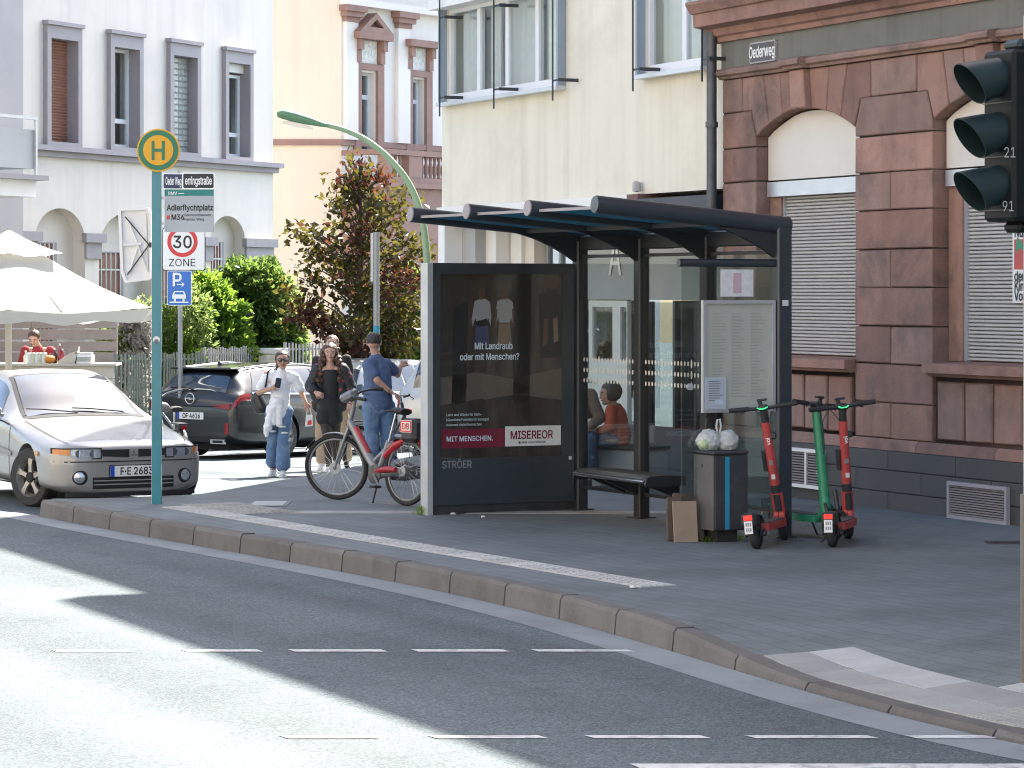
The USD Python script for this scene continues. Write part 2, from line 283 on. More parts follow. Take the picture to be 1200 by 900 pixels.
def pave_z(x, y):
    """The pavement dips to the lowered kerb at the crossing."""
    d = np.hypot(_kp[:, 0] - x, _kp[:, 1] - y); i = int(np.argmin(d)); w = max(0.0, 1 - max(d[i] - 0.14, 0) / 1.6)
    return float(_kt[i] * w * w * (3 - 2 * w))
poly = Polygon([tuple(q) for q in list(fx)[::-1] + corner_far + wall_line])
if not poly.is_valid: poly = poly.buffer(0)
import shapely
tri = []
x0, y0, x1, y1 = poly.bounds; shapely.prepare(poly)
for i, j, step in [(i, j, 0.25 if j < 20 else 1.0) for J0, J1, s_ in ((y0, 20.0, 0.25), (20.0, y1, 1.0)) for i in np.arange(x0, x1, s_) for j in np.arange(J0, J1, s_)]:
    for _ in (0,):
        bx_ = sbox(i, j, i + step, j + step)
        if not poly.intersects(bx_): continue
        if poly.contains(bx_):
            q = [[a, b, pave_z(a, b)] for a, b in ((i, j), (i + step, j), (i + step, j + step), (i, j + step))]; tri += [[q[0], q[1], q[2]], [q[0], q[2], q[3]]]; continue
        c = poly.intersection(bx_)
        for g in getattr(c, 'geoms', [c]):
            if g.geom_type != 'Polygon' or g.area < 1e-6: continue
            for t3 in ([g] if len(g.exterior.coords) == 4 else [k for k in shapely.delaunay_triangles(g).geoms if g.buffer(1e-6).contains(k.representative_point())]):
                cc = list(t3.exterior.coords)[:3]
                if Polygon(cc).exterior.is_ccw is False: cc = cc[::-1]
                tri.append([[a, b, pave_z(a, b)] for a, b in cc])
tri = np.array(tri); pav.add(tri.reshape(-1, 3), np.arange(len(tri) * 3).reshape(-1, 3))
ang = math.atan2(US[1], US[0])
usdkit.material(stage, '/World/Looks/pavers', {
    'geo': ('geometry', {}), 'm': ('mapping', {'mapping_type': 'point', 'rotation': (0, 0, -ang)}),
    'b': ('brick_texture', {'scale': 1.0, 'brick_width': 0.30, 'row_height': 0.15, 'mortar_size': 0.006, 'mortar_smooth': 0.3, 'color1': (0.130, 0.156, 0.160), 'color2': (0.150, 0.173, 0.176), 'mortar': (0.092, 0.107, 0.111), 'bias': 0.0}),
    'n': ('noise_texture', {'scale': 0.55, 'detail': 7.0, 'roughness': 0.7}), 'r': ('rgb_ramp', {'ramp': [(0.3, (0.62, 0.62, 0.61)), (0.55, (1, 1, 1)), (0.8, (1.22, 1.2, 1.17))]}),
    'x': ('mix', {'mix_type': 'multiply', 'fac': 1.0}), 'n2': ('noise_texture', {'scale': 130.0, 'detail': 3.0}), 'r2': ('rgb_ramp', {'ramp': [(0.3, (0.75,) * 3), (0.7, (1.25,) * 3)]}), 'x2': ('mix', {'mix_type': 'multiply', 'fac': 1.0}),
    'vg': ('voronoi_texture', {'scale': 1.7}), 'rg': ('rgb_ramp', {'ramp': [(0.0, (0.55,) * 3), (0.035, (0.62,) * 3), (0.05, (1,) * 3)]}), 'x3': ('mix', {'mix_type': 'multiply', 'fac': 0.8}),
    'bp': ('bump', {'strength': 0.3, 'distance': 0.003, 'invert': True}), 'p': ('principled_bsdf', {'roughness': 0.8})},
    [('geo.position', 'm.vector'), ('m.vector', 'b.vector'), ('geo.position', 'n.vector'), ('n.fac', 'r.fac'), ('b.color', 'x.color1'), ('r.color', 'x.color2'), ('geo.position', 'n2.vector'), ('n2.fac', 'r2.fac'), ('x.color', 'x2.color1'), ('r2.color', 'x2.color2'), ('geo.position', 'vg.vector'), ('vg.distance', 'rg.fac'), ('x2.color', 'x3.color1'), ('rg.color', 'x3.color2'), ('x3.color', 'p.base_color'), ('b.fac', 'bp.height'), ('bp.normal', 'p.normal')], surface='p.BSDF')
PAV = tag(pav.build('pavement', 'pavers'), kind='structure')
# kerb stones, each a piece of the pavement edge
KERB = thing('kerb', None, None, kind='structure')
L = 0.98; t = 0.0
while t < KL - 0.05:
    t1 = min(t + L, KL); mb = MB(); n = 4; vv = []
    for q in np.linspace(t + 0.010, t1 - 0.010, n):
        nn = kn(q); z1 = kerb_top(q); p0, p1 = kp(q), kp(q) + nn * 0.14
        j = RNG.uniform(-0.006, 0.006)
        vv += [[*(p0 - nn * 0.025), -0.3], [*(p0 + nn * 0.0), z1 - 0.025], [*(p0 + nn * 0.022), z1 + 0.004 + j], [*p1, z1 + 0.004 + j], [*p1, -0.3]]
    f = [[i * 5 + k, i * 5 + (k + 1) % 5, (i + 1) * 5 + (k + 1) % 5, (i + 1) * 5 + k] for i in range(n - 1) for k in range(5)]
    mb.add(vv, [q[::-1] for q in f]); mb.add(vv[:5], [[0, 1, 2], [0, 2, 3], [0, 3, 4]]); mb.add(vv[-5:], [[0, 2, 1], [0, 3, 2], [0, 4, 3]])
    mb.build('kerb_stone', 'kerb_stone', KERB); t = t1
def ribbon(ta, tb, o0, o1, z, n=60):
    mb = MB(); v = []
    for q in np.linspace(ta, tb, n): v += [[*(kp(q) - kn(q) * o0), z], [*(kp(q) - kn(q) * o1), z]]
    return mb.add(v, [[2 * i, 2 * i + 1, 2 * i + 3, 2 * i + 2] for i in range(n - 1)])
tag(ribbon(-0.6, KL, 0.02, 0.36, -0.158).build('gutter', 'gutter_concrete'), kind='structure')
def mark(pts, z=-0.1555):
    return MB().add([[x, y, z] for x, y in pts], [[0, 1, 2, 3]])
MARK = thing('road_markings', None, None, kind='structure')
mark_n = 0
def dash(px0, px1, py, wid, skew=0.06):
    x0, y = G(px0, py, -0.1555); x1, _ = G(px1, py, -0.1555)
    mark([(x0 + skew * 0.5, y), (x1 + skew * 0.5, y), (x1 - skew * 0.4, y + wid), (x0 - skew * 0.4, y + wid)]).build('dash', 'road_paint', MARK)
for a, b in ((60, 150), (213, 303), (340, 449), (485, 593), (626, 739)): dash(a, b, 763.5, 0.125)
for a, b in ((330, 440), (505, 636), (690, 827), (879, 1024), (1067, 1203), (1245, 1380)): dash(a, b, 865, 0.105)
dash(745, 1500, 901, 0.16)
# ---------------------------------------------------------------- red sandstone house on the right
d0 = 15.18 / (NB[0] * 0.068 + NB[1])
RB = Facade((0.068 * d0, d0), (-UB[0], -UB[1]))
EAVE = 13.85
house = thing('sandstone_house', 'red sandstone corner house front with arched shuttered windows behind the scooters', 'house', (*RB.o, 0), RB.rz)
def cc(x, y): return RB.p(840 + 0.2668 * x, 60 + 0.2668 * y)
def stone(pts, m=None, proud=0.0, y1=0.28, joint=0.006, ch=0.010, parent=None, name='stone'):
    """A dressed block: joints recessed round it, edges chamfered."""
    pg = (Polygon(pts) if not hasattr(pts, 'area') else pts).buffer(-joint, join_style=2)
    if pg.is_empty: return
    pg = pg if pg.geom_type == 'Polygon' else max(pg.geoms, key=lambda g: g.area)
    mb = MB(); co = np.array(pg.exterior.coords)[:-1]; co = co + RNG.normal(0, 0.0028, co.shape)
    if not pg.exterior.is_ccw: co = co[::-1]
    # front face inset towards each corner's bisector
    n = len(co); ins = []
    for i in range(n):
        a, b, c_ = co[i - 1], co[i], co[(i + 1) % n]
        e1 = (b - a) / (np.linalg.norm(b - a) + 1e-9); e2 = (c_ - b) / (np.linalg.norm(c_ - b) + 1e-9)
        nn = np.array([-e1[1], e1[0]]) + np.array([-e2[1], e2[0]]); nn /= max(np.linalg.norm(nn) ** 2 / 2, 0.2); ins.append(b + nn * ch)
    ins = np.array(ins); y0 = -proud
    v = [[x, y0, z] for x, z in ins] + [[x, y0 + ch, z] for x, z in co] + [[x, y1, z] for x, z in co]
    f = []
    for r in (0, 1):
        for i in range(n):
            j = (i + 1) % n; f.append([r * n + i, (r + 1) * n + i, (r + 1) * n + j, r * n + j])
    mb.add(v, f)
    te = trimesh.creation.triangulate_polygon(Polygon(ins), engine='earcut') if Polygon(ins).is_valid else None
    if te is not None: mb.add([[x, y0, z] for x, z in te[0]], te[1])
    mb.build(name, m or 'sandstone_%d' % RNG.integers(4), parent or house)
A = lambda *q: [cc(*k) for k in q]
arch = A((172, 378), (200, 345), (228, 322), (260, 298), (289, 278), (318, 266), (348, 257), (380, 252), (415, 250), (450, 255), (480, 264), (512, 275), (543, 290), (575, 312), (603, 335))
SH = cc(878, 60)[0] - cc(113, 60)[0]
apx = {'V1': [(113, 116), (203, 104), (228, 322), (200, 345), (172, 378), (151, 263), (113, 267)], 'V2': [(203, 104), (276, 95), (289, 278), (260, 298), (228, 322)], 'V3': [(276, 95), (339, 87), (348, 257), (318, 266), (289, 278)],
       'K': [(339, 87), (404, 78), (415, 250), (380, 252), (348, 257)], 'V5': [(404, 78), (493, 74), (480, 264), (450, 255), (415, 250)], 'V6': [(493, 76), (572, 66), (543, 290), (512, 275), (480, 264)],
       'V7': [(572, 67), (675, 51), (675, 201), (630, 211), (603, 335), (575, 312), (543, 290)]}
ztop = cc(25, 128)[1]
for k in (0, 1, 2):
    for nm, pts in apx.items():
        q = [(x + SH * k, ztop if i < 2 and nm != 'x' else z) for i, (x, z) in enumerate(A(*pts))]
        stone(q, proud=0.07 if nm == 'K' else 0.0, y1=0.26)
zb = cc(677, 201)[1]
PJ = [RB.p(1000, y)[1] for y in (161.4, 204.5, 248, 293, 337, 381, 425, 469, 511)]
sL, sR = cc(606, 335)[0], cc(947, 335)[0]                 # the pillar between the windows
Lx0, Lx1 = cc(25, 300)[0], cc(172, 378)[0]                # the pier at the left
zspr = arch[0][1]
# left pier
stone([(Lx0, zb), (cc(112, 266)[0], zb), (cc(112, 266)[0], ztop), (Lx0, ztop)][::1])
stone([(Lx0, PJ[0]), (Lx1, PJ[0]), (Lx1, zspr), (cc(150, 263)[0], zb), (Lx0, zb)])
for i in range(8): stone([(Lx0, PJ[i + 1]), (Lx1, PJ[i + 1]), (Lx1, PJ[i]), (Lx0, PJ[i])])
for k in (0, 1):
    o = SH * k
    stone([(cc(675, 51)[0] + o, zb), (cc(876, 25)[0] + o, zb), (cc(876, 25)[0] + o, ztop), (cc(675, 51)[0] + o, ztop)])
    stone([(sL + o, PJ[0]), (sR + o, PJ[0]), (sR + o, zspr), (cc(921, 180)[0] + o, zb), (cc(633, 212)[0] + o, zb), (sL + o, zspr)])
    for i in range(8):
        cut = sL + (sR - sL) * 0.47
        for a, b in (((sL, sR),) if i % 2 == 0 else ((sL, cut), (cut, sR))): stone([(a + o, PJ[i + 1]), (b + o, PJ[i + 1]), (b + o, PJ[i]), (a + o, PJ[i])])
# the recessed wall behind the blocks, with the openings cut through
ops = []; pad = 0.02
for k in (0, 1, 2):
    o = SH * k; pts = [(x + o, z) for x, z in arch]
    ops.append(Polygon([(pts[0][0], 1.40)] + pts + [(pts[-1][0], 1.40)]))
XW1 = SH * 3 + sL
wall = sbox(Lx0 - 0.05, 0.0, XW1 + 8.3, EAVE)
for w in ops: wall = wall.difference(w.buffer(0.03, join_style=2))
MB().prism(wall, 0.045, 0.30).build('wall', 'joint', house)
MB().bx(Lx0 - 0.05, XW1 + 8.3, 0.62, 11, -0.2, EAVE).build('back_wall', 'room_dark', house)
# upper storeys and eaves (above the picture, they throw the shade over the street)
MB().bx(Lx0 - 0.02, XW1 + 8.3, 0.0, 0.08, 5.22, EAVE - 0.101).build('upper_wall', 'sandstone_1', house)
MB().bx(Lx0 - 1.0, XW1 + 8.3, -0.42, 11, EAVE - 0.1, EAVE + 0.31).build('eaves', 'brown_stone', house)
MB().prism([(0, EAVE + 0.312), (11, EAVE + 0.312), (8, EAVE + 3.2), (3.2, EAVE + 3.2)], Lx0, XW1 + 8.3).xf([[0, 1, 0, 0], [1, 0, 0, 0], [0, 0, 1, 0], [0, 0, 0, 1]]).build('roof', 'dark_panel', house)
# moulding, frieze and cornice
zm = RB.p(847, 85)[1]; zf = RB.p(847, 50)[1]
def run(prof, x0, x1, m, name, smooth=False):
    """A moulding profile (y outwards negative, z) run along the wall."""
    prof = np.asarray(prof, float); n = len(prof)
    v = [[x, y, z] for x in (x0, x1) for y, z in prof]; f = [[i, (i + 1) % n, n + (i + 1) % n, n + i] for i in range(n)]
    mb = MB().add(v, f)
    te = trimesh.creation.triangulate_polygon(Polygon(prof), engine='earcut')
    for x in (x0, x1): mb.add([[x, y, z] for y, z in te[0]], te[1])
    return mb.build(name, m, house, smooth)
XE = XW1 + 8.3
for a, b, pr in [(Lx0 - 0.04, cc(338, 70)[0] - 0.03, 0.0), (cc(338, 70)[0] - 0.03, cc(404, 70)[0] + 0.06, 0.09), (cc(404, 70)[0] + 0.06, cc(338, 70)[0] + SH - 0.03, 0.0), (cc(338, 70)[0] + SH - 0.03, cc(404, 70)[0] + SH + 0.06, 0.09), (cc(404, 70)[0] + SH + 0.06, XE, 0.0)]:
    run([(0.05, ztop + 0.004), (-0.02 - pr, ztop + 0.004), (-0.035 - pr, ztop + 0.03), (-0.075 - pr, ztop + 0.045), (-0.085 - pr, ztop + 0.075), (-0.07 - pr, ztop + 0.10), (-0.04 - pr, ztop + 0.115), (0.05, ztop + 0.13)], a, b, 'sandstone_3', 'string_moulding')
MB().bx(Lx0 - 0.02, XE, -0.003, 0.06, ztop + 0.10, zf + 0.02).build('frieze', 'frieze', house)
zc = zf
for k, x in enumerate(np.arange(Lx0 - 0.18, XE, 2.4)):
    run([(0.05, zc), (-0.05, zc), (-0.06, zc + 0.05), (-0.10, zc + 0.07), (-0.13, zc + 0.14), (-0.26, zc + 0.165), (-0.27, zc + 0.30), (-0.30, zc + 0.31), (-0.36, zc + 0.40), (-0.36, zc + 0.43), (0.05, zc + 0.47)], x + 0.002, x + 2.398, 'sandstone_%d' % (k % 4), 'cornice_stone')
# stone courses at the foot
zg = RB.p(987, 522)[1]
for k, x in enumerate(np.arange(Lx0, XE, 1.35)):
    run([(0.05, zg + 0.003), (-0.09, zg + 0.003), (-0.09, zg + 0.06), (-0.05, zg + 0.11), (-0.045, PJ[8] - 0.004), (0.05, PJ[8] - 0.004)], x + 0.003, x + 1.345, 'sandstone_%d' % ((k * 3) % 4), 'plinth_stone')
gz = [-0.1, 0.17, 0.38, zg]
for j in range(3):
    for k, x in enumerate(np.arange(Lx0 - (0.6 if j % 2 else 0), XE, 1.2)):
        MB().bx(x + 0.002, x + 1.198, -0.12, 0.05, gz[j] + 0.002, gz[j + 1] - 0.002, ch=0.006).build('granite_block', 'granite', house)
# windows: parapet panels, sill, inner jambs, blind box, shutter of separate slats
rec = 0.14
for k in (0, 1, 2):
    o = SH * k; pts = [(x + o, z) for x, z in arch]; a, b = pts[0][0], pts[-1][0]
    run([(0.26, 1.30), (-0.04, 1.30), (-0.06, 1.33), (-0.11, 1.335), (-0.11, 1.425), (0.26, 1.445)], a - 0.03 if k else a + 0.002, b + (0.0 if k < 1 else -0.002), 'sandstone_0', 'window_sill')
    MB().bx(a, b, 0.045, 0.3, PJ[8] - 0.003, 1.298).build('parapet', 'sandstone_dark', house)
    wd = (b - a - 0.1) / 4
    for i in range(4): stone([(a + 0.05 + i * wd, PJ[8] + 0.02), (a + 0.05 + (i + 1) * wd, PJ[8] + 0.02), (a + 0.05 + (i + 1) * wd, 1.27), (a + 0.05 + i * wd, 1.27)], y1=0.05, proud=0.0, joint=0.018, ch=0.014)
    # reveal lining follows the arch
    ring = Polygon([(a, 1.445)] + pts + [(b, 1.445)]); inner = Polygon([(a + 0.24, 1.445), (a + 0.24, 3.35), (b - 0.2, 3.35), (b - 0.2, 1.445)])
    jb = ring.difference(sbox(a + 0.24, 1, b - 0.2, 5)).difference(sbox(a - 1, RB.p(950, 227)[1] - 0.003, b + 1, 4.6))
    for g_ in getattr(jb, 'geoms', [jb]): MB().prism(g_, rec + 0.03, 0.30).build('inner_jamb', 'sandstone_2', house)
    zbx = RB.p(950, 227)[1]; zal = RB.p(950, 209)[1]
    up = ring.intersection(sbox(a - 1, zal + 0.004, b + 1, 6)).buffer(-0.012)
    MB().prism(up, rec, 0.29).build('blind_panel', 'blind_box', house)
    MB().bx(a + 0.014, b - 0.014, rec - 0.015, 0.29, zbx, zal - 0.002).build('blind_box', 'aluminium', house)
    sx0, sx1 = a + 0.26, b - 0.05
    MB().bx(sx0 - 0.03, sx0, 0.19, 0.29, 1.445, zbx - 0.002).build('shutter_rail', 'aluminium', house)
    n = 46; hh = (zbx - 1.45) / n
    for i in range(n):
        z = 1.45 + i * hh; v = []
        for x in (sx0 + 0.002, sx1):
            v += [[x, 0.238, z + 0.002], [x, 0.222, z + hh * 0.3], [x, 0.220, z + hh * 0.6], [x, 0.236, z + hh - 0.004], [x, 0.245, z + hh - 0.004], [x, 0.245, z + 0.002]]
        MB().add(v, [[q, (q + 1) % 6, 6 + (q + 1) % 6, 6 + q] for q in range(6)]).build('shutter_slat', 'shutter_slat', house)
# cellar vents let into the granite
def vent(px0, px1, y0, y1, m, bars=12, div=False):
    a, z1 = RB.p(px0, y0, -0.12); b, z0 = RB.p(px1, y1, -0.12); z0 = max(z0, 0.03)
    v = thing('cellar_vent', None, None, parent=house)
    MB().bx(a - 0.03, b + 0.03, -0.135, -0.1201, z0 - 0.03, z1 + 0.03).build('backing', 'joint', v)
    fr = Polygon([(a - 0.035, z0 - 0.035), (b + 0.035, z0 - 0.035), (b + 0.035, z1 + 0.035), (a - 0.035, z1 + 0.035)]).difference(sbox(a, z0, b, z1)); MB().prism(fr, -0.16, -0.12).build('frame', m, v)
    if div: MB().bx((a + b) / 2 - 0.015, (a + b) / 2 + 0.015, -0.158, -0.122, z0, z1).build('bar', m, v)
    for i in range(bars):
        z = z0 + (i + 0.5) * (z1 - z0) / bars; MB().add([[a, -0.152, z - 0.006], [b, -0.152, z - 0.006], [b, -0.138, z + 0.006], [a, -0.138, z + 0.006]], [[0, 1, 2, 3]]).build('slat', 'grey_trim', v)
vent(929, 966, 528, 570, 'white_panel', div=True)
vent(1116, 1181, 568, 611, 'grey_trim')
mat('plate_dark', (0.085, 0.075, 0.08), 0.5, var=0.15, scale=6)
# street name plate and downpipe
a, z1 = RB.p(881, 50); b, z0 = RB.p(911, 73); z1 = RB.p(896, 48.5)[1]; z0 = RB.p(896, 73)[1]
sg = thing('street_name_plate', 'dark enamel street name plate on the grey frieze of the sandstone house', 'sign', (*RB.w((a + b) / 2, -0.006), (z0 + z1) / 2), RB.rz)
hw, hh = (b - a) / 2, (z1 - z0) / 2
MB().prism(sbox(-hw + 0.02, -hh + 0.02, hw - 0.02, hh - 0.02).buffer(0.02), -0.02, 0.0).build('rim', 'grey_panel', sg)
MB().prism(sbox(-hw + 0.03, -hh + 0.03, hw - 0.03, hh - 0.03).buffer(0.015), -0.024, -0.0201).build('face', 'plate_dark', sg)
MB().text('Oederweg', 0.115, (0, -0.0262, -0.05), 0.002, True, 1.18 * hw / 0.36 * 0.8, True).build('lettering', 'letter_white', sg)
px = RB.s(834, -0.1)
dp = thing('downpipe', 'zinc rain downpipe between the cream building and the sandstone house', 'downpipe', (*RB.w(px, -0.10), 0), RB.rz)
MB().cyl((0, 0, 0.05), (0, 0, 4.9), 0.055, 12).build('pipe', 'zinc', dp, 40)
for z in (1.2, 2.6, 3.9): MB().lathe([(0.055, z - 0.03), (0.068, z - 0.03), (0.068, z + 0.03), (0.055, z + 0.03)], 12).build('clamp', 'zinc', dp, 30)
MB().tube([(-0.13, 0.05, 0.1), (-0.13, 0.05, 2.95), (-0.12, 0.05, 3.08), (-0.08, 0.05, 3.2), (-0.05, 0.03, 3.26)], 0.045, 10).build('branch_pipe', 'zinc', dp, 40)
# the taller neighbour beyond the right edge; its eaves make the step in the street's shade
nb = thing('neighbour_house', 'plain rendered neighbour house further along the street', 'house', (*RB.o, 0), RB.rz)
MB().bx(XE + 0.02, XE + 26, 0.0, 11, -0.2, 14.0).build('wall', 'cream_stucco', nb)
MB().bx(XE + 0.02, XE + 26, -0.35, 11, 14.0, 14.4).build('eaves', 'brown_stone', nb)

# ---------------------------------------------------------------- cream corner building
CB = RB; cream = thing('cream_building', 'cream rendered modern corner building behind the bus shelter', 'building', (*RB.o, 0), RB.rz)
c0 = CB.s(513); c1 = CB.s(845); cz = CB.p(514, 243)[1]
def crect(x0, x1, yt, yb, pa):
    return (CB.s(x0), CB.s(x1), CB.p(pa, yb)[1], CB.p(pa, yt)[1])
w1 = (CB.s(519), CB.s(656), 4.60, 5.80); w2 = (CB.s(751), CB.s(826), CB.p(751, 86)[1], 5.9)
wp = sbox(c0, cz, c1 - 0.02, EAVE - 0.3)
for w in (w1, w2): wp = wp.difference(sbox(w[0], w[2], w[1], w[3]))
MB().prism(wp, 0.06, 0.4).build('wall', 'cream_stucco', cream)
sd = np.array([0.417, 0.909]); c, s_ = math.cos(-RB.rz), math.sin(-RB.rz); sdl = np.array([c * sd[0] - s_ * sd[1], s_ * sd[0] + c * sd[1]])
foot = Polygon([(c0 + 0.001, 0.401), (c1 - 0.02, 0.401), (c1 - 0.02, 11), (c0 + sdl[0] * 11.5 / sdl[1] * 1.0 + 0.01, 11.5)])
MB().slab(foot, cz, EAVE - 0.3).build('side_wall', 'cream_stucco', cream)
MB().slab(foot.buffer(0.25), EAVE - 0.3, EAVE + 0.1).build('roof', 'grey_panel', cream)
MB().bx(c0 + 0.05, w1[1] + 0.0, -0.16, 0.06, 5.80, 6.25).build('blind_casing', 'white_panel', cream)
def cream_window(w, mull, railpx):
    x0, x1, z0, z1 = w; g = thing('window', None, None, parent=cream)
    MB().bx(x0, x1, 0.36, 0.399, z0, z1).build('room', 'white_panel', g)
    MB().prism(sbox(x0, z0, x1, z1).difference(sbox(x0 + 0.05, z0 + 0.09, x1 - 0.05, z1 - 0.05)), 0.09, 0.17).build('frame', 'window_frame', g)
    xs = [x0 + 0.05] + [CB.s(q) for q in mull] + [x1 - 0.05]
    for q in xs[1:-1]: MB().bx(q - 0.05, q + 0.05, 0.095, 0.165, z0 + 0.092, z1 - 0.052).build('mullion', 'window_frame', g)
    for i, (p, q) in enumerate(zip(xs, xs[1:])):
        MB().bx(p + 0.045, q - 0.045, 0.12, 0.126, z0 + 0.088, z1 - 0.048).build('pane', 'window_glass', g)
        n = 14; v = []; lo, hi = p + 0.06, q - 0.06
        if i % 2 == 1 or len(xs) > 3:
            for j in range(n + 1): y = 0.25 + 0.03 * math.sin(j * 2.1 + i); x = lo + (hi - lo) * j / n * (0.45 if i % 2 else 0.9); v += [[x, y, z0 + 0.1], [x, y, z1 - 0.06]]
            MB().add(v, [[2 * j, 2 * j + 2, 2 * j + 3, 2 * j + 1] for j in range(n)]).build('curtain', 'curtain', g, True)
    MB().bx(x0 - 0.05, x0 - 0.002, -0.05, 0.1, z0 - 0.02, z1).build('jamb', 'blue_frame', g); MB().bx(x1 + 0.002, x1 + 0.05, -0.05, 0.1, z0 - 0.02, z1).build('jamb', 'blue_frame', g)
    MB().bx(x0 - 0.05, x1 + 0.05, -0.08, 0.09, z0 - 0.07, z0 - 0.022).build('sill', 'aluminium', g)
    for q in railpx:
        x = CB.s(q, -0.2)
        MB().bx(x - 0.008, x + 0.008, -0.212, -0.196, z0 - 0.22, z1 + 0.3).build('awning_rail', 'dark_metal', g)
        for z in (z0 + 0.02, z1 - 0.14): MB().bx(x - 0.02, x + 0.16, -0.20, -0.19, z - 0.012, z + 0.012).build('awning_bracket', 'dark_metal', g); MB().bx(x + 0.145, x + 0.165, -0.2, 0.06, z - 0.02, z + 0.02).build('awning_bracket', 'dark_metal', g)
cream_window(w1, (553, 586, 621), (515.5, 579, 648))
cream_window(w2, (793,), (742, 823))
MB().bx(c0 + 0.0, CB.s(737), -0.02, 0.42, cz - 0.17, cz - 0.003).build('band', 'white_panel', cream)
MB().bx(CB.s(738), CB.s(751), -0.04, 0.42, cz - 0.62, cz + 0.0).build('band', 'sandstone_dark', cream)
MB().bx(CB.s(752), c1 - 0.14, -0.05, 0.42, cz - 0.5, cz - 0.06).build('awning_box', 'dark_panel', cream)
xl, zl = CB.p(747, 218)
MB().lathe([(0.0, -0.07), (0.05, -0.06), (0.05, 0.04), (0.0, 0.06)], 10, (xl, -0.01, zl)).build('wall_lamp', 'grey_panel', cream, 40)
glass_pane('shop_glass', (0.7, 0.74, 0.75), 0.3, 0.02)
# ground floor shop front, set back
gy = 0.9; zh = cz - 0.17
MB().bx(c0 - 0.6, c1, 0.421, 6, zh - 0.04, zh - 0.002).build('soffit', 'white_panel', cream)
MB().bx(c0 - 0.3, c1, 4.0, 4.2, -0.3, zh - 0.04).build('shop_back_wall', 'grey_panel', cream)
def col(p0, p1, m, y=0.0, dep=0.4, z1=None, name='pillar'):
    MB().bx(CB.s(p0, y), CB.s(p1, y), y, y + dep, -0.4, z1 or zh - 0.045).build(name, m, cream)
col(513.5, 521, 'white_panel', 0.1, 0.6); col(522, 557, 'grey_panel', 0.35, 0.3); col(557.5, 581, 'white_panel', 0.5, 0.2, name='shop_pilaster'); col(598, 611, 'white_panel', 0.7, 0.2, name='shop_pilaster'); col(612, 626, 'white_stucco', 0.75, 0.2, name='shop_pilaster')
col(583, 597, 'brown_stone', 1.0, 0.2, 2.9, name='brown_door')
fs = thing('shop_front', None, None, parent=cream)
x0, x1 = CB.s(627, gy), CB.s(690, gy)
MB().bx(x0, x1, gy + 0.03, gy + 0.036, 0.0, zh - 0.06).build('pane', 'window_glass', fs)
for q in (627, 641, 656, 672): MB().bx(CB.s(q, gy) - 0.03, CB.s(q, gy) + 0.03, gy, gy + 0.07, -0.2, zh - 0.05).build('mullion', 'blue_frame', fs)
# glazed door seen through the shelter
x0, x1 = CB.s(690, gy), CB.s(735, gy); zt = CB.p(700, 352, gy)[1]; zl = CB.p(700, 421, gy)[1]
dr = thing('shop_door', None, None, parent=cream)
MB().prism(sbox(x0, -0.2, x1, zt).difference(sbox(x0 + 0.1, zl, x0 + (x1 - x0) * 0.62, zt - 0.08)).difference(sbox(x0 + (x1 - x0) * 0.82, zl, x1 - 0.02, zt - 0.08)), gy, gy + 0.06).build('frame', 'white_panel', dr)
MB().bx(x0 + 0.08, x1, gy + 0.025, gy + 0.03, zl - 0.02, zt - 0.06).build('pane', 'window_glass', dr)
MB().tube([(x0 + 0.06, gy - 0.06, 1.02), (x0 + 0.06, gy - 0.06, 0.98), (x0 + 0.22, gy - 0.06, 0.98)], 0.012, 6).build('handle', 'chrome', dr, 30)
MB().bx(x0, c1, gy - 0.02, gy + 0.1, zt + 0.01, zh - 0.05).build('fascia', 'grey_panel', cream)
MB().text('A', 0.42, (CB.s(713, gy - 0.03), gy - 0.03, CB.p(713, 322, gy)[1]), 0.006, False, 0.95).build('fascia_lettering', 'letter_white', cream)
x0, x1 = CB.s(737, gy), c1 - 0.15
MB().bx(x0, x1, gy + 0.03, gy + 0.036, 0.5, zt - 0.02).build('shop_window', 'shop_glass', cream); MB().bx(x0, x1, gy, gy + 0.08, -0.2, 0.497).build('shop_plinth', 'dark_panel', cream)
MB().bx(x0, x1, 1.5, 1.6, -0.2, zt).build('shop_interior', 'dark_panel', cream)
for q in (760, 790, 815): MB().bx(CB.s(q, gy) - 0.03, CB.s(q, gy) + 0.03, gy - 0.005, gy + 0.07, 0.5, zt - 0.01).build('mullion', 'dark_metal', cream)

# ---------------------------------------------------------------- white house across the side street
WH = Facade((at(320, 58.0), 58.0), (0.417, 0.909)); WZ = -0.9
white = thing('white_house', 'white stucco house with grey window surrounds and arched ground floor windows', 'house', (*WH.o, 0), WH.rz)
def wr(px0, px1, py0, py1):
    """A rectangle on the white front from the photo position of its left top and right top corners and its bottom."""
    a, z1 = WH.p(px0, py0); b, _ = WH.p(px1, py0); _, z0 = WH.p(px0, py1); return a, b, z0, z1
wl = WH.s(-60); zled = WH.p(320, 197)[1]
wins = [(50.5, 91.5, 27, 0), (125, 163.5, 39, 1), (195, 231, 49.5, 2), (260, 292.5, 60, 3)]
holes = []; wrec = []
ztp = float(np.mean([WH.p(p0, y)[1] for p0, p1, y, k in wins]))
for p0, p1, y, k in wins:
    a, b = WH.s(p0), WH.s(p1); t_ = (b - a) * 0.115; wrec.append((a, b, zled + 0.16, ztp, t_)); holes.append(sbox(a + t_ * 0.8, zled + 0.16, b - t_ * 0.8, ztp - t_ * 1.6))
archs = []
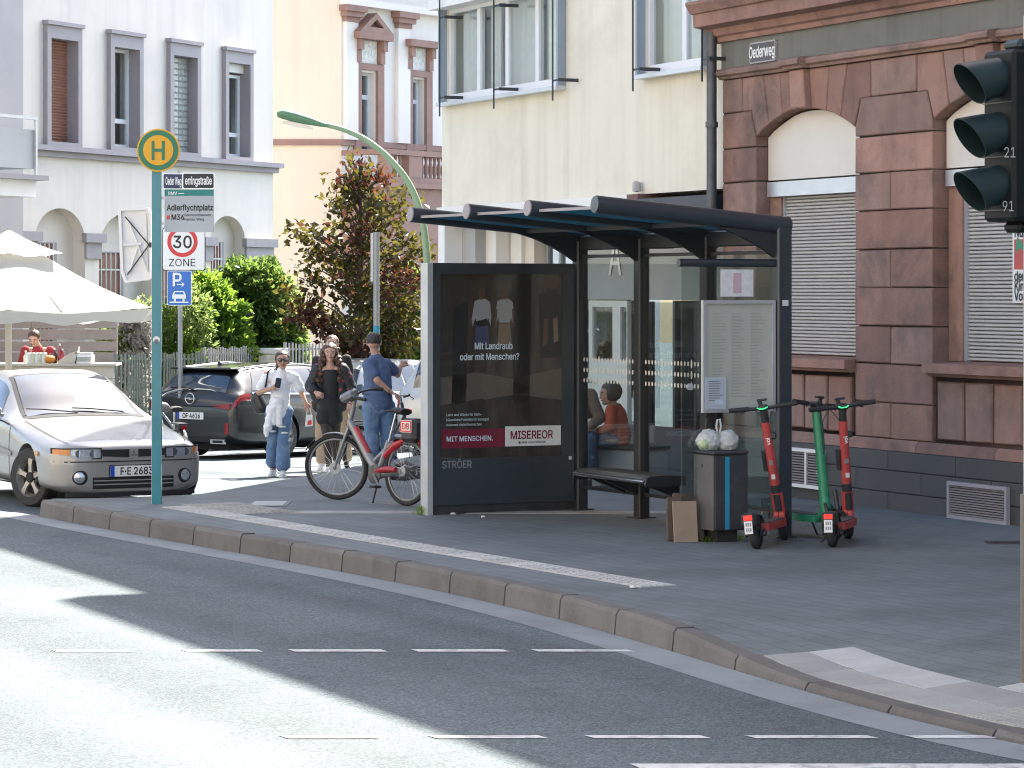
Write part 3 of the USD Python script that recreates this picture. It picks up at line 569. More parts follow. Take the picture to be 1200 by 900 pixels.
for p0, p1, ys, yt in ((41, 99.5, 285, 244), (116, 180, 285, 250), (187, 239, 285, 252), (247, 287, 280, 253)):
    a, b = WH.s(p0), WH.s(p1); pm = (p0 + p1) / 2; zt_ = WH.p(pm, yt)[1]; zs = zt_ - (b - a) * 0.36; q = [(a, WZ + 1.4)] + [((a + b) / 2 - (b - a) / 2 * math.cos(u), zs + (zt_ - zs) * math.sin(u)) for u in np.linspace(0, math.pi, 17)] + [(b, WZ + 1.4)]
    archs.append((a, b, zs, zt_, Polygon(q)))
pg = sbox(wl, WZ, 0, 11.5)
for h in holes + [q[4] for q in archs]: pg = pg.difference(h)
MB().prism(pg, 0.0, 0.35).build('wall', 'white_stucco', white)
MB().bx(wl, -0.001, 0.9, 9, WZ, 11.5).build('back_wall', 'white_stucco', white)
MB().bx(-0.30, -0.001, 0.351, 0.9, WZ, 11.49).build('side_wall', 'white_stucco', white)
MB().bx(wl - 0.3, 0.45, -0.45, 9.4, 11.5, 11.75).build('eaves', 'grey_trim', white)
MB().bx(wl, 0.16, -0.16, 0.0, zled, zled + 0.09).build('ledge', 'grey_trim', white); MB().bx(wl, 0.10, -0.08, -0.001, zled - 0.1, zled - 0.002).build('ledge', 'grey_trim', white)
a0 = WH.s(20); MB().bx(wl, a0, -0.12, -0.002, WZ, zled - 0.11).build('pilaster', 'grey_plinth', white); MB().bx(wl, a0, -0.12, -0.002, zled + 0.1, 11.4).build('pilaster', 'grey_plinth', white)
for (a, b, z0, z1, t_), (p0, p1, y, k) in zip(wrec, wins):
    g = thing('window', None, None, parent=white)
    sur = sbox(a, z0 - 0.07, b, z1).difference(sbox(a + t_, z0, b - t_, z1 - t_ * 1.8))
    MB().prism(sur, -0.09, 0.2).build('surround', 'grey_trim', g)
    MB().bx(a - 0.03, b + 0.03, -0.13, -0.002, z1 + 0.002, z1 + 0.07).build('surround', 'grey_trim', g)
    ia, ib, iz0, iz1 = a + t_ + 0.002, b - t_ - 0.002, z0 + 0.002, z1 - t_ * 1.8 - 0.002
    if k == 0:
        n = 34; h = (iz1 - iz0) / n
        for i in range(n):
            z = iz0 + i * h; v = [[x, yy, zz] for x in (ia, ib) for yy, zz in ((0.155, z), (0.135, z + h * 0.45), (0.15, z + h * 0.93), (0.165, z + h * 0.93))]
            MB().add(v, [[q, (q + 1) % 4, 4 + (q + 1) % 4, 4 + q] for q in range(4)]).build('shutter_slat', 'shutter_brown', g)
    elif k == 2:
        nx, nz = 5, 16
        for i in range(nx):
            for j in range(nz):
                w_, h_ = (ib - ia) / nx, (iz1 - iz0) / nz; MB().bx(ia + i * w_ + 0.006, ia + (i + 1) * w_ - 0.006, 0.12, 0.17, iz0 + j * h_ + 0.006, iz0 + (j + 1) * h_ - 0.006, ch=0.012).build('glass_block', 'glass_block', g)
        MB().bx(ia, ib, 0.14, 0.18, iz0, iz1).build('mortar', 'grey_panel', g)
    else:
        if k == 3: MB().bx(ia, ib, 0.06, 0.2, iz1 - 0.16, iz1).build('blind_casing', 'white_panel', g); iz1 -= 0.2
        zt_ = iz0 + (iz1 - iz0) * 0.27
        fr = sbox(ia, iz0, ib, iz1).difference(sbox(ia + 0.05, iz0 + 0.06, ib - 0.07, zt_ - 0.04)).difference(sbox(ia + 0.05, zt_ + 0.04, ib - 0.07, iz1 - 0.06))
        MB().prism(fr, 0.14, 0.21).build('frame', 'window_frame', g)
        MB().bx(ia + 0.04, ib - 0.06, 0.17, 0.176, iz0 + 0.04, iz1 - 0.05).build('pane', 'window_glass', g)
        MB().bx(ia, ib, 0.40, 0.42, zt_ if k == 1 else iz0, iz1 if k == 1 else (iz0 + iz1) / 2).build('curtain', 'curtain' if k == 3 else 'grey_panel', g); MB().bx(ia - 0.1, ib + 0.1, 0.5, 0.52, iz0 - 0.1, iz1 + 0.1).build('room', 'room_dark', g)
for i, (a, b, zs, zt_, q) in enumerate(archs):
    g = thing('arched_window', None, None, parent=white)
    MB().prism(q.buffer(-0.001), 0.24, 0.349).build('recess', 'white_stucco', g)
    m = (a + b) / 2; wa, wb = a + (b - a) * 0.06, a + (b - a) * 0.56; zw = zs - 0.05
    MB().prism(sbox(wa - 0.02, WZ + 1.5, wb + 0.09, zw + 0.02).difference(sbox(wa, WZ + 1.55, wb, zw)), 0.19, 0.2395).build('surround', 'grey_trim', g)
    MB().bx(wa, wb, 0.225, 0.2385, WZ + 1.55, zw).build('blind', 'shutter_brown', g)
    for x in np.linspace(wa + 0.06, wb - 0.06, 6): MB().bx(x - 0.012, x + 0.012, 0.16, 0.18, WZ + 1.55, zw).build('bar', 'steel_light', g)
    for z in np.linspace(WZ + 1.9, zw - 0.3, 3): MB().bx(wa, wb, 0.164, 0.178, z - 0.014, z + 0.014).build('bar', 'steel_light', g)
for p0, p1 in ((20.5, 41), (99.5, 116), (180, 187), (239, 247), (287, 318)):
    a, b = WH.s(p0), WH.s(p1); z = archs[0][2] - 0.02
    MB().bx(a - 0.10, b + 0.10, -0.10, -0.001, z + 0.0, z + 0.16).build('capital', 'grey_trim', white); MB().bx(a - 0.02, b + 0.02, -0.05, -0.0015, z - 0.28, z - 0.002).build('capital', 'grey_trim', white)
MB().bx(wl, 0.02, -0.05, -0.003, WZ, WZ + 1.1).build('plinth', 'grey_plinth', white)
# balcony at the left edge
ba, bb = WH.s(-70, -1.2), WH.s(38, -1.2); bz0, bz1 = WH.p(30, 205, -1.2)[1], WH.p(30, 140, -1.2)[1]
bl = thing('balcony', None, None, parent=white)
MB().bx(ba, bb + 0.25, -1.35, -0.13, bz0 - 0.08, bz0).build('slab', 'grey_trim', bl); MB().bx(ba, bb + 0.1, -1.2, -0.13, bz0 - 0.35, bz0 - 0.082).build('slab', 'white_panel', bl)
MB().bx(ba, bb, -1.24, -1.2, bz0 + 0.1, bz1 - 0.16).build('panel', 'grey_panel', bl); MB().bx(bb - 0.03, bb + 0.01, -1.2, -0.14, bz0 + 0.1, bz1 - 0.16).build('panel', 'grey_panel', bl)
for x in (ba + 0.1, bb - 0.02, (ba + bb) / 2): MB().bx(x, x + 0.05, -1.28, -1.245, bz0, bz1).build('post', 'steel_light', bl)
MB().bx(ba, bb + 0.03, -1.29, -1.22, bz1, bz1 + 0.05).build('handrail', 'steel_light', bl)

# ---------------------------------------------------------------- peach villa at the end of the side street
PV = Facade((at(400, 68.0), 68.0), (0.56, 0.83)); PZ = -1.0
villa = thing('peach_villa', 'peach villa with brown stone pediments and a balustraded balcony behind the dark tree', 'house', (*PV.o, 0), PV.rz)
vl = lambda px, off=0: PV.s(px, off)
ZR = PV.p(400, -70)[1]
pw = sbox(0.0, PZ, 14, ZR); vw = []
for p0, p1, yt, yb in ((421, 440, 84, 176), (481, 497, 92, 176)):
    a, b = vl(p0), vl(p1); z1 = PV.p(p0, yt)[1]; z0 = PV.p(p0, yb)[1]; vw.append((a, b, z0, z1)); pw = pw.difference(sbox(a, z0, b, z1))
for p0, p1 in ((423, 441), (481, 497)):
    a, b = vl(p0), vl(p1); z0, z1 = PZ + 0.9, 2.9; vw.append((a, b, z0, z1)); pw = pw.difference(sbox(a, z0, b, z1))
MB().prism(pw, 0.0, 0.35).build('wall', 'pale_stucco', villa)
MB().bx(0.0, 14, 0.95, 12, PZ, ZR - 0.01).build('back_wall', 'peach_stucco', villa)
c, s_ = math.cos(-PV.rz), math.sin(-PV.rz); sl = np.array([-c, -s_])           # the side wall runs square to the view
MB().slab(Polygon([(0.34, 0.355), (-0.001, 0.001), (sl[0] * 7, sl[1] * 7), (sl[0] * 7 + 2, 12), (4, 12), (0.4, 0.94)]).buffer(0), PZ, ZR).build('side_wall', 'peach_stucco', villa)
z = PV.p(400, 170)[1]; nrm = np.array([-s_, c]) * -1.0
q = [np.array([0, 0]), sl * 7, sl * 7 + np.array([s_, -c]) * 0.06, np.array([s_, -c]) * 0.06]
MB().slab(Polygon([tuple(k) for k in q]).buffer(0.012), z, z + 0.13).build('string_course', 'brown_stone', villa)
MB().bx(-0.05, 14, -0.07, -0.002, z, z + 0.13).build('string_course', 'brown_stone', villa)
for (a, b, z0, z1) in vw:
    g = thing('window', None, None, parent=villa); w_ = b - a; up = z1 > 4
    MB().prism(sbox(a, z0, b, z1).difference(sbox(a + 0.06, z0 + 0.05, (a + b) / 2 - 0.03, z0 + (z1 - z0) * 0.66)).difference(sbox((a + b) / 2 + 0.03, z0 + 0.05, b - 0.06, z0 + (z1 - z0) * 0.66)).difference(sbox(a + 0.06, z0 + (z1 - z0) * 0.72, b - 0.06, z1 - 0.06)), 0.18, 0.26).build('frame', 'window_frame', g)
    MB().bx(a + 0.04, b - 0.04, 0.21, 0.216, z0 + 0.04, z1 - 0.04).build('pane', 'window_glass', g); MB().bx(a, b, 0.6, 0.62, z0, z1).build('room', 'room_dark', g)
    MB().bx(a + 0.05, a + w_ * 0.4, 0.5, 0.51, z0, z1).build('curtain', 'curtain', g)
    for x0, x1 in ((a - 0.24, a - 0.002), (b + 0.002, b + 0.24)): MB().bx(x0, x1, -0.08, 0.17, z0 - 0.05, z1 + 0.05).build('jamb', 'brown_stone', g)
    MB().bx(a - 0.24, b + 0.24, -0.08, 0.17, z1 + 0.052, z1 + 0.2).build('lintel', 'brown_stone', g)
    if up:
        MB().bx(a - 0.02, b + 0.02, -0.02, 0.0, z1 + 0.21, z1 + 0.72).build('relief', 'relief_white', g)
        for x in (a - 0.22, b + 0.06): MB().bx(x, x + 0.16, -0.12, -0.001, z1 + 0.21, z1 + 0.74).build('bracket', 'brown_stone', g); MB().bx(x, x + 0.16, -0.2, -0.121, z1 + 0.5, z1 + 0.74).build('bracket', 'brown_stone', g)
        MB().bx(a - 0.34, b + 0.34, -0.28, -0.001, z1 + 0.742, z1 + 0.9).build('cornice', 'brown_stone', g)
        if a < 1.5:
            m = (a + b) / 2; T = [(a - 0.34, z1 + 0.902), (b + 0.34, z1 + 0.902), (m, z1 + 1.36)]; inn = Polygon(T).buffer(-0.12, join_style=2)
            MB().prism(Polygon(T).difference(inn), -0.28, -0.001).build('pediment', 'brown_stone', g); MB().prism(inn, -0.1, -0.002).build('tympanum', 'brown_stone', g)
zcp0, zcp1 = PV.p(410, 26)[1], PV.p(410, 7)[1]
for p0, p1 in ((402, 416), (463, 477)):
    a, b = vl(p0), vl(p1)
    MB().bx(a, b, -0.1, -0.001, z + 0.132, zcp0).build('pilaster', 'pale_stucco', villa)
    for i, (e, h0, h1) in enumerate(((0.03, 0, 0.3), (0.1, 0.3, 0.62), (0.16, 0.62, 1.0))): MB().bx(a - e, b + e, -0.1 - e, -0.002, zcp0 + (zcp1 - zcp0) * h0 + 0.001, zcp0 + (zcp1 - zcp0) * h1).build('capital', 'brown_stone', villa)
MB().bx(-0.06, 14, -0.25, -0.002, zcp1 + 0.002, zcp1 + 0.16).build('entablature', 'pale_stucco', villa)
MB().bx(-0.5, 14, -0.9, 12, ZR + 0.002, ZR + 0.25).build('eaves', 'brown_stone', villa)
# the balcony
b0, b1 = vl(447, -1.2), vl(447, -1.2) + 5.5; z0, z1 = PV.p(470, 214, -1.2)[1], PV.p(470, 176, -1.2)[1]
bal = thing('balcony', None, None, parent=villa)
MB().bx(b0 - 0.1, b1, -1.35, -0.08, z0 - 0.12, z0).build('slab', 'brown_stone', bal); MB().bx(b0, b1, -1.25, -0.08, z0 - 2.2, z0 - 0.122).build('bay', 'brown_stone', bal)
MB().bx(b0, b1, -1.3, -1.1, z0 + 0.002, z0 + 0.12).build('base_rail', 'brown_stone', bal); MB().bx(b0 - 0.05, b1, -1.33, -1.08, z1 - 0.12, z1).build('handrail', 'brown_stone', bal); MB().bx(b0 - 0.02, b0 + 0.18, -1.07, -0.08, z1 - 0.12, z1).build('handrail', 'brown_stone', bal)
x = b0 + 0.12
MB().bx(b0, b0 + 0.26, -1.31, -1.09, z0 + 0.122, z1 - 0.122).build('post', 'brown_stone', bal); MB().bx(vl(475, -1.2), vl(475, -1.2) + 0.5, -1.31, -1.09, z0 + 0.122, z1 - 0.122).build('post', 'brown_stone', bal)
H_ = z1 - z0 - 0.25
for x in np.arange(b0 + 0.36, b1, 0.17):
    if vl(475, -1.2) - 0.06 < x < vl(475, -1.2) + 0.56: continue
    MB().lathe([(0.05, 0), (0.035, 0.1 * H_), (0.06, 0.35 * H_), (0.055, 0.5 * H_), (0.03, 0.75 * H_), (0.05, H_)], 8, (x, -1.2, z0 + 0.124)).build('baluster', 'brown_stone', bal, 40)

# ---------------------------------------------------------------- the sunny house fronts across the street, behind the viewer
for k, (al, w_, h, m, lb) in enumerate(((40, 19, 14, 'peach_stucco', 'peach rendered house in full sun across the main street'), (20.5, 20, 15, 'pale_stucco', 'pale rendered house in full sun across the main street'), (0, 19, 13.5, 'cream_stucco', 'cream rendered house in full sun across the main street'), (-20, 19, 15, 'grey_plinth', 'grey rendered house in full sun across the main street'))):
    q = UB * al + NB * -4.5
    oh = thing('street_house', lb, 'house', (q[0], q[1], -0.2), math.atan2(UB[1], UB[0]))
    pg = sbox(-w_, 0, 0, h); rs = []
    for fl in range(4):
        for i in range(int(w_ // 2.6)):
            r = sbox(-w_ + 0.8 + i * 2.5, 1.0 + fl * 3.2, -w_ + 2.0 + i * 2.5, 2.9 + fl * 3.2)
            if 2.9 + fl * 3.2 < h: rs.append(r); pg = pg.difference(r)
    MB().prism(pg, 0.0, 0.3).build('wall', m, oh); MB().bx(-w_, 0, 0.6, 9, 0, h).build('back_wall', 'grey_panel', oh)
    for r in rs:
        q = r.bounds; MB().bx(q[0], q[2], 0.2, 0.21, q[1], q[3]).build('window', 'dark_panel', oh)
# ---------------------------------------------------------------- materials of the street furniture
glass_pane('case_glass', (0.97, 0.98, 0.97), 1.0, 0.01, 0.10)
glass_pane('shelter_glass', (0.80, 0.845, 0.835), 0.9, 0.0, 0.06)
usdkit.material(stage, '/World/Looks/roof_glass', {'d': ('diffuse_bsdf', {'color': (0.05, 0.17, 0.22)}), 't': ('translucent_bsdf', {'color': (0.17, 0.33, 0.38)}), 'm': ('mix_closure', {'fac': 0.6})}, [('d.BSDF', 'm.closure1'), ('t.BSDF', 'm.closure2')], surface='m.closure')
usdkit.material(stage, '/World/Looks/poster_photo', {'geo': ('geometry', {}), 'mp': ('mapping', {'mapping_type': 'point', 'scale': (5.0, 5.0, 0.9)}), 'n': ('noise_texture', {'scale': 1.3, 'detail': 6.0, 'roughness': 0.65}), 'n2': ('noise_texture', {'scale': 9.0, 'detail': 4.0}),
    'r': ('rgb_ramp', {'ramp': [(0.3, (0.012, 0.010, 0.009)), (0.5, (0.035, 0.026, 0.02)), (0.7, (0.075, 0.055, 0.042))]}), 'mx': ('mix', {'mix_type': 'multiply', 'fac': 0.6}), 'p': ('principled_bsdf', {'roughness': 0.35, 'coat_weight': 1.0, 'coat_roughness': 0.02})},
    [('geo.position', 'mp.vector'), ('mp.vector', 'n.vector'), ('n.fac', 'r.fac'), ('geo.position', 'n2.vector'), ('r.color', 'mx.color1'), ('n2.color', 'mx.color2'), ('mx.color', 'p.base_color')], surface='p.BSDF')
for nm, c in (('print_skin', (0.07, 0.038, 0.027)), ('print_shirt', (0.24, 0.24, 0.25)), ('print_blue', (0.045, 0.05, 0.10)), ('print_tan', (0.15, 0.11, 0.08)), ('print_black', (0.012, 0.011, 0.01)), ('print_red', (0.16, 0.012, 0.025)), ('print_white', (0.66, 0.66, 0.65)), ('print_grey', (0.22, 0.23, 0.24)), ('print_wine', (0.15, 0.01, 0.03)), ('print_pale', (0.52, 0.62, 0.68)), ('print_ground', (0.085, 0.07, 0.055))):
    mat(nm, c, 0.35, var=0.12, scale=20, coat=0.6)
mat('print_pink', (0.5, 0.36, 0.38), 0.5); mat('print_fine', (0.50, 0.51, 0.47), 0.5)
mat('bench_steel', (0.16, 0.165, 0.17), 0.4, metal=0.6, var=0.2, scale=6)
mat('paper', (0.66, 0.66, 0.60), 0.6, var=0.04, scale=5, coat=0.4)
mat('paper_blue', (0.42, 0.47, 0.52), 0.6, var=0.06)
mat('teal_paint', (0.012, 0.19, 0.235), 0.35, var=0.08, scale=2, coat=0.3)
mat('bin_grey', (0.034, 0.036, 0.041), 0.55, var=0.2, scale=6, dirt=(0.075, 0.072, 0.068), dscale=6, damt=0.6, streak=0.2); mat('bin_side', (0.085, 0.08, 0.078), 0.6, var=0.15, scale=6)
mat('bin_blue', (0.02, 0.26, 0.40), 0.45)
mat('cardboard', (0.30, 0.22, 0.155), 0.85, var=0.12, scale=5, dirt=(0.2, 0.15, 0.1), dscale=6); mat('cardboard_dark', (0.09, 0.065, 0.05), 0.9, var=0.2, scale=8)
usdkit.material(stage, '/World/Looks/plastic_bag', {'d': ('principled_bsdf', {'base_color': (0.72, 0.75, 0.76), 'roughness': 0.3}), 't': ('translucent_bsdf', {'color': (0.62, 0.66, 0.64)}), 'm': ('mix_closure', {'fac': 0.4})}, [('d.BSDF', 'm.closure1'), ('t.BSDF', 'm.closure2')], surface='m.closure')
mat('food_green', (0.42, 0.5, 0.32), 0.6, var=0.3, scale=20)
mat('scooter_red', (0.44, 0.055, 0.05), 0.5, var=0.12, scale=8, coat=0.15, dirt=(0.2, 0.05, 0.045), dscale=7, damt=0.7); mat('scooter_green', (0.018, 0.23, 0.105), 0.45, var=0.1, coat=0.2, dirt=(0.02, 0.12, 0.06), dscale=7, damt=0.6)
mat('deck_grip', (0.07, 0.07, 0.07), 0.9, var=0.2, scale=40, bump=0.5, bscale=300)
usdkit.material(stage, '/World/Looks/rear_lamp', {'p': ('principled_bsdf', {'base_color': (0.7, 0.02, 0.02), 'roughness': 0.15, 'emission_color': (1, 0.05, 0.03), 'emission_strength': 0.25})}, surface='p.BSDF')
usdkit.material(stage, '/World/Looks/green_glow', {'p': ('principled_bsdf', {'base_color': (0.02, 0.4, 0.12), 'emission_color': (0.05, 1, 0.3), 'emission_strength': 0.35})}, surface='p.BSDF')
mat('signal_green', (0.006, 0.009, 0.009), 0.6, var=0.15, scale=5, spec=0.2); mat('signal_visor', (0.014, 0.028, 0.030), 0.5, var=0.15, scale=6, spec=0.3); mat('signal_number', (0.24, 0.26, 0.27), 0.6); mat('lens_dark', (0.02, 0.02, 0.02), 0.1, coat=1.0); mat('lens_red', (0.25, 0.02, 0.02), 0.15, coat=1.0)
mat('pole_grey', (0.30, 0.31, 0.31), 0.5, metal=0.3, var=0.12, scale=4); mat('pole_brown', (0.13, 0.115, 0.095), 0.6, var=0.2, scale=3, dirt=(0.07, 0.06, 0.05), dscale=3)
mat('lamp_green', (0.26, 0.38, 0.23), 0.5, var=0.12, scale=3, dirt=(0.2, 0.25, 0.16), dscale=3); mat('lamp_head', (0.12, 0.24, 0.13), 0.5, var=0.12)
mat('sign_yellow', (0.72, 0.36, 0.01), 0.45, var=0.04); mat('sign_green', (0.015, 0.17, 0.085), 0.45, var=0.05); mat('sign_grey', (0.42, 0.46, 0.49), 0.5, var=0.04); mat('sign_teal', (0.02, 0.22, 0.2), 0.5)
usdkit.material(stage, '/World/Looks/canvas', {'d': ('diffuse_bsdf', {'color': (0.66, 0.65, 0.62)}), 't': ('translucent_bsdf', {'color': (0.55, 0.54, 0.5)}), 'm': ('mix_closure', {'fac': 0.4})}, [('d.BSDF', 'm.closure1'), ('t.BSDF', 'm.closure2')], surface='m.closure')
mat('weathered_wood', (0.34, 0.29, 0.25), 0.8, var=0.15, scale=3, bump=0.3, dirt=(0.22, 0.19, 0.17), dscale=2); mat('pale_wood', (0.55, 0.5, 0.43), 0.8, var=0.12, scale=4)
mat('fence_green', (0.20, 0.23, 0.19), 0.6, var=0.15)

# ---------------------------------------------------------------- tactile paving
TS = thing('tactile_strip', None, None, kind='structure')
p0, p1 = np.array(G(772, 687.5)), np.array(G(196, 592.5)); dv = p1 - p0; Ls = np.linalg.norm(dv); dv /= Ls; nv = np.array([dv[1], -dv[0]])
if nv @ NS < 0: nv = -nv
rz = math.atan2(dv[1], dv[0]); n = int(Ls / 0.3)
def tile(q, m, rz, parent, w=0.148, ribs=True, l=0.148):
    mb = MB(); mb.bx(-l, l, -w, w, -0.02, 0.0, ch=0.003)
    if ribs:
        for i in range(5): y = -w + w * 2 * (i + 0.5) / 5; mb.bx(-l + 0.01, l - 0.01, y - 0.013, y + 0.013, -0.001, 0.004)
    mb.turn(rz); mb.v = [v + np.column_stack([np.full(len(v), q[0]), np.full(len(v), q[1]), [pave_z(a + q[0], b + q[1]) + 0.007 for a, b in v[:, :2]]]) for v in mb.v]; mb.build('tactile_tile', m, parent)
for i in range(n): tile(p0 + dv * (0.15 + 0.3 * i), 'tactile', rz, TS)
for i in range(5):
    for j in range(2): tile(p0 + dv * (Ls - 1.35 + 0.3 * i) + nv * (0.3 + 0.3 * j), 'tactile_warm', rz, TS)
for i in range(14): tile(np.array(G(335, 600.5)) + np.array([0.3 * i * 0.97, 0.3 * i * -0.01]), 'tactile_warm', 0.0, TS, ribs=False)
TF = thing('crossing_tiles', None, None, kind='structure')
ts0 = min(np.linspace(0, KL, 900), key=lambda t: np.hypot(*(kp(t) + kn(t) * 0.14 - np.array(G(850, 755)))))
k = 0; t = ts0 + 0.15
while t < KL:
    for j in range(4 if t > ts0 + 1.75 else 2):
        q = kp(t) + kn(t) * (0.31 + 0.3 * j); d = kp(t + .02) - kp(t - .02)
        tile(q, 'tactile' if (j == 1 and t < ts0 + 1.6) or RNG.random() < 0.12 or t > ts0 + 3.4 or j >= 2 else 'tactile_warm', math.atan2(d[1], d[0]), TF, ribs=t > ts0 + 2.4)
    t += 0.3; k += 1
q = G(315, 590.5)
mh = thing('manhole_cover', None, None, (q[0], q[1], 0.005), kind='structure'); MB().bx(-0.16, 0.16, -0.3, 0.3, -0.02, 0.003).build('cover', 'tactile', mh); MB().bx(-0.2, 0.2, -0.34, 0.34, -0.02, 0.0).build('frame', 'iron', mh)
q = G(1183, 636); mh = thing('drain_cover', None, None, (q[0], q[1], 0.004), kind='structure'); MB().bx(-0.2, 0.2, -0.15, 0.15, -0.02, 0.0).build('cover', 'iron', mh)

# ---------------------------------------------------------------- bus shelter
P1 = np.array(G(680, 597)); SRZ = math.atan2(-US[1], -US[0]); BAY = 1.21
def sw(x, y, z=0.0):
    q = P1 - US * x + NS * y
    return (q[0], q[1], z)
shel = thing('bus_shelter', 'dark grey bus shelter of round roof arms, glass walls and a bench', 'bus shelter', sw(0, 0), SRZ)
PX = [0, BAY, 2 * BAY, 3 * BAY + 0.02]
for k, x in enumerate(PX):
    w = 0.058 if k < 3 else 0.072
    MB().bx(x - w, x + w, -w, w, 0.0, 2.60 if k < 3 else 2.72, ch=0.012).build('post', 'shelter_dark' if k < 3 else 'shelter_paint', shel)
    MB().bx(x - 0.1, x + 0.1, -0.1, 0.1, -0.01, 0.012).build('base_plate', 'iron', shel)
    tip, back = np.array([x, -1.80, 2.825]), np.array([x, 0.07, 2.665])
    if k == 3: MB().tube([tip, back], 0.076, 20, True).build('arm', 'shelter_paint', shel, 50)
    else: MB().tube([tip, back], 0.072, 20, True).build('arm', 'shelter_paint', shel, 50)
    MB().lathe([(0, 0), (0.069, 0.0), (0.069, 0.012), (0, 0.014)], 20).xf(np.array([[1, 0, 0, x], [0, 0.08, -1, -1.80], [0, 1, 0.08, 2.825], [0, 0, 0, 1]])).build('arm_cap', 'grey_trim' if k < 3 else 'shelter_paint', shel, 40)
    u = np.linspace(0, 1, 12); top = [(-0.05, 2.64), (-1.05, 2.73)]; cur = [(-1.05 + 1.0 * q, 2.70 - 0.03 * q - 0.29 * q ** 2.2) for q in u]
    pg = Polygon([(-0.05, 2.66), (-1.35, 2.765)] + [(-1.35, 2.745)] + cur + [(-0.05, 2.38)])
    MB().prism(pg.buffer(0), x - 0.022, x + 0.022).xf([[0, 1, 0, 0], [1, 0, 0, 0], [0, 0, 1, 0], [0, 0, 0, 1]]).build('bracket', 'shelter_dark', shel)
MB().bx(0.06, PX[3] - 0.06, -0.045, 0.045, 2.50, 2.64, ch=0.01).build('back_beam', 'shelter_dark', shel)
for k in range(3):
    a, b = PX[k] + 0.078, PX[k + 1] - 0.078
    v = [[a, -1.70, 2.80], [b, -1.70, 2.80], [b, -0.06, 2.66], [a, -0.06, 2.66]]; mb = MB(); mb.add(v + [[x, y, z + 0.012] for x, y, z in v], [[3, 2, 1, 0], [4, 5, 6, 7], [0, 1, 5, 4], [1, 2, 6, 5], [2, 3, 7, 6], [3, 0, 4, 7]])
    mb.build('roof_pane', 'roof_glass', shel)
    MB().bx(a, b, -1.735, -1.705, 2.79, 2.815).build('front_rail', 'grey_trim', shel)
    MB().bx(a, b, -0.62, -0.58, 2.66, 2.70).build('roof_rail', 'shelter_dark', shel)
    a, b = PX[k] + 0.066, PX[k + 1] - 0.066
    MB().bx(a, b, -0.005, 0.005, 0.22, 2.46).build('back_pane', 'shelter_glass', shel)
    for z in (0.22, 2.44): MB().bx(a, b, -0.014, 0.014, z - 0.015, z + 0.015).build('glazing_bar', 'shelter_dark', shel)
    mb = MB()
    for r, z in enumerate((1.45, 1.35, 1.25)):
        for i in range(18):
            x = a + (i + 0.5) * (b - a) / 18; mb.lathe([(0, 0), (0.016, 0.0)], 8, axis='y').v; s = 1.8 if i % 9 == 5 else 1.0
            mb.v[-1] = mb.v[-1] * [1, 1, 1.4 * s] + [x, -0.008, z]
    mb.build('dot_print', 'print_white', shel, kind='stuff')
# side wall with rail and timetable case
x = PX[3]
MB().bx(x - 0.005, x + 0.005, -0.98, -0.075, 0.14, 2.31).build('side_pane', 'shelter_glass', shel)
MB().tube([(x, -1.01, 2.345), (x, -0.07, 2.345)], 0.034, 14).build('side_rail', 'shelter_paint', shel, 40)
for z in (1.46, 1.30): MB().lathe([(0, -0.02), (0.028, -0.018), (0.028, 0.018), (0, 0.02)], 14).xf([[0, 0, 1, x], [1, 0, 0, -0.9 + (0.3 if z > 1.4 else 0)], [0, 1, 0, z], [0, 0, 0, 1]]).build('glass_clamp', 'steel_light', shel, 40)
tt = thing('timetable_case', None, None, parent=shel)
ya, yb, za, zb_ = -0.80, -0.085, 1.08, 2.03
xs = x + 0.035
def onside(mb): return mb.turn(math.pi / 2)
MB().prism(sbox(ya, za, yb, zb_).difference(sbox(ya + 0.03, za + 0.04, yb - 0.03, zb_ - 0.03)), -xs - 0.02, -xs + 0.02).turn(math.pi / 2).build('frame', 'steel_light', tt)
MB().bx(ya + 0.03, yb - 0.03, -xs + 0.005, -xs + 0.012, za + 0.04, zb_ - 0.03).turn(math.pi / 2).build('sheet', 'paper', tt)
mb = MB()
for c_ in range(3):
    for r in range(27): mb.bx(ya + 0.10 + c_ * 0.19, ya + 0.10 + c_ * 0.19 + 0.07 + 0.08 * RNG.random(), -xs + 0.002, -xs + 0.0045, zb_ - 0.12 - r * 0.027, zb_ - 0.112 - r * 0.027)
mb.turn(math.pi / 2).build('printed_lines', 'print_fine', tt, kind='stuff')
MB().bx(ya + 0.03, yb - 0.03, -xs - 0.012, -xs - 0.008, za + 0.04, zb_ - 0.03).turn(math.pi / 2).build('cover_glass', 'case_glass', tt)
MB().bx(ya + 0.02, ya + 0.22, -xs - 0.025, -xs - 0.021, za + 0.03, za + 0.3).turn(math.pi / 2).build('notice', 'paper_blue', tt)
mb = MB()
for r in range(9): mb.bx(ya + 0.05, ya + 0.05 + 0.1 + 0.05 * RNG.random(), -xs - 0.0275, -xs - 0.0255, za + 0.26 - r * 0.02, za + 0.268 - r * 0.02)
mb.turn(math.pi / 2).build('printed_lines', 'print_grey', tt, kind='stuff'); MB().bx(ya + 0.11, ya + 0.19, -xs - 0.029, -xs - 0.0255, za + 0.07, za + 0.11).turn(math.pi / 2).build('notice', 'print_pale', tt)
MB().bx(-0.62, -0.30, -xs - 0.006, -xs, 2.06, 2.29).turn(math.pi / 2).build('line_plan', 'print_white', shel); MB().bx(-0.50, -0.42, -xs - 0.0085, -xs - 0.0065, 2.09, 2.26).turn(math.pi / 2).build('line_plan', 'print_pink', shel)
MB().bx(x + 0.0725, x + 0.0745, -0.03, 0.03, 1.98, 2.03).build('sticker', 'print_white', shel)
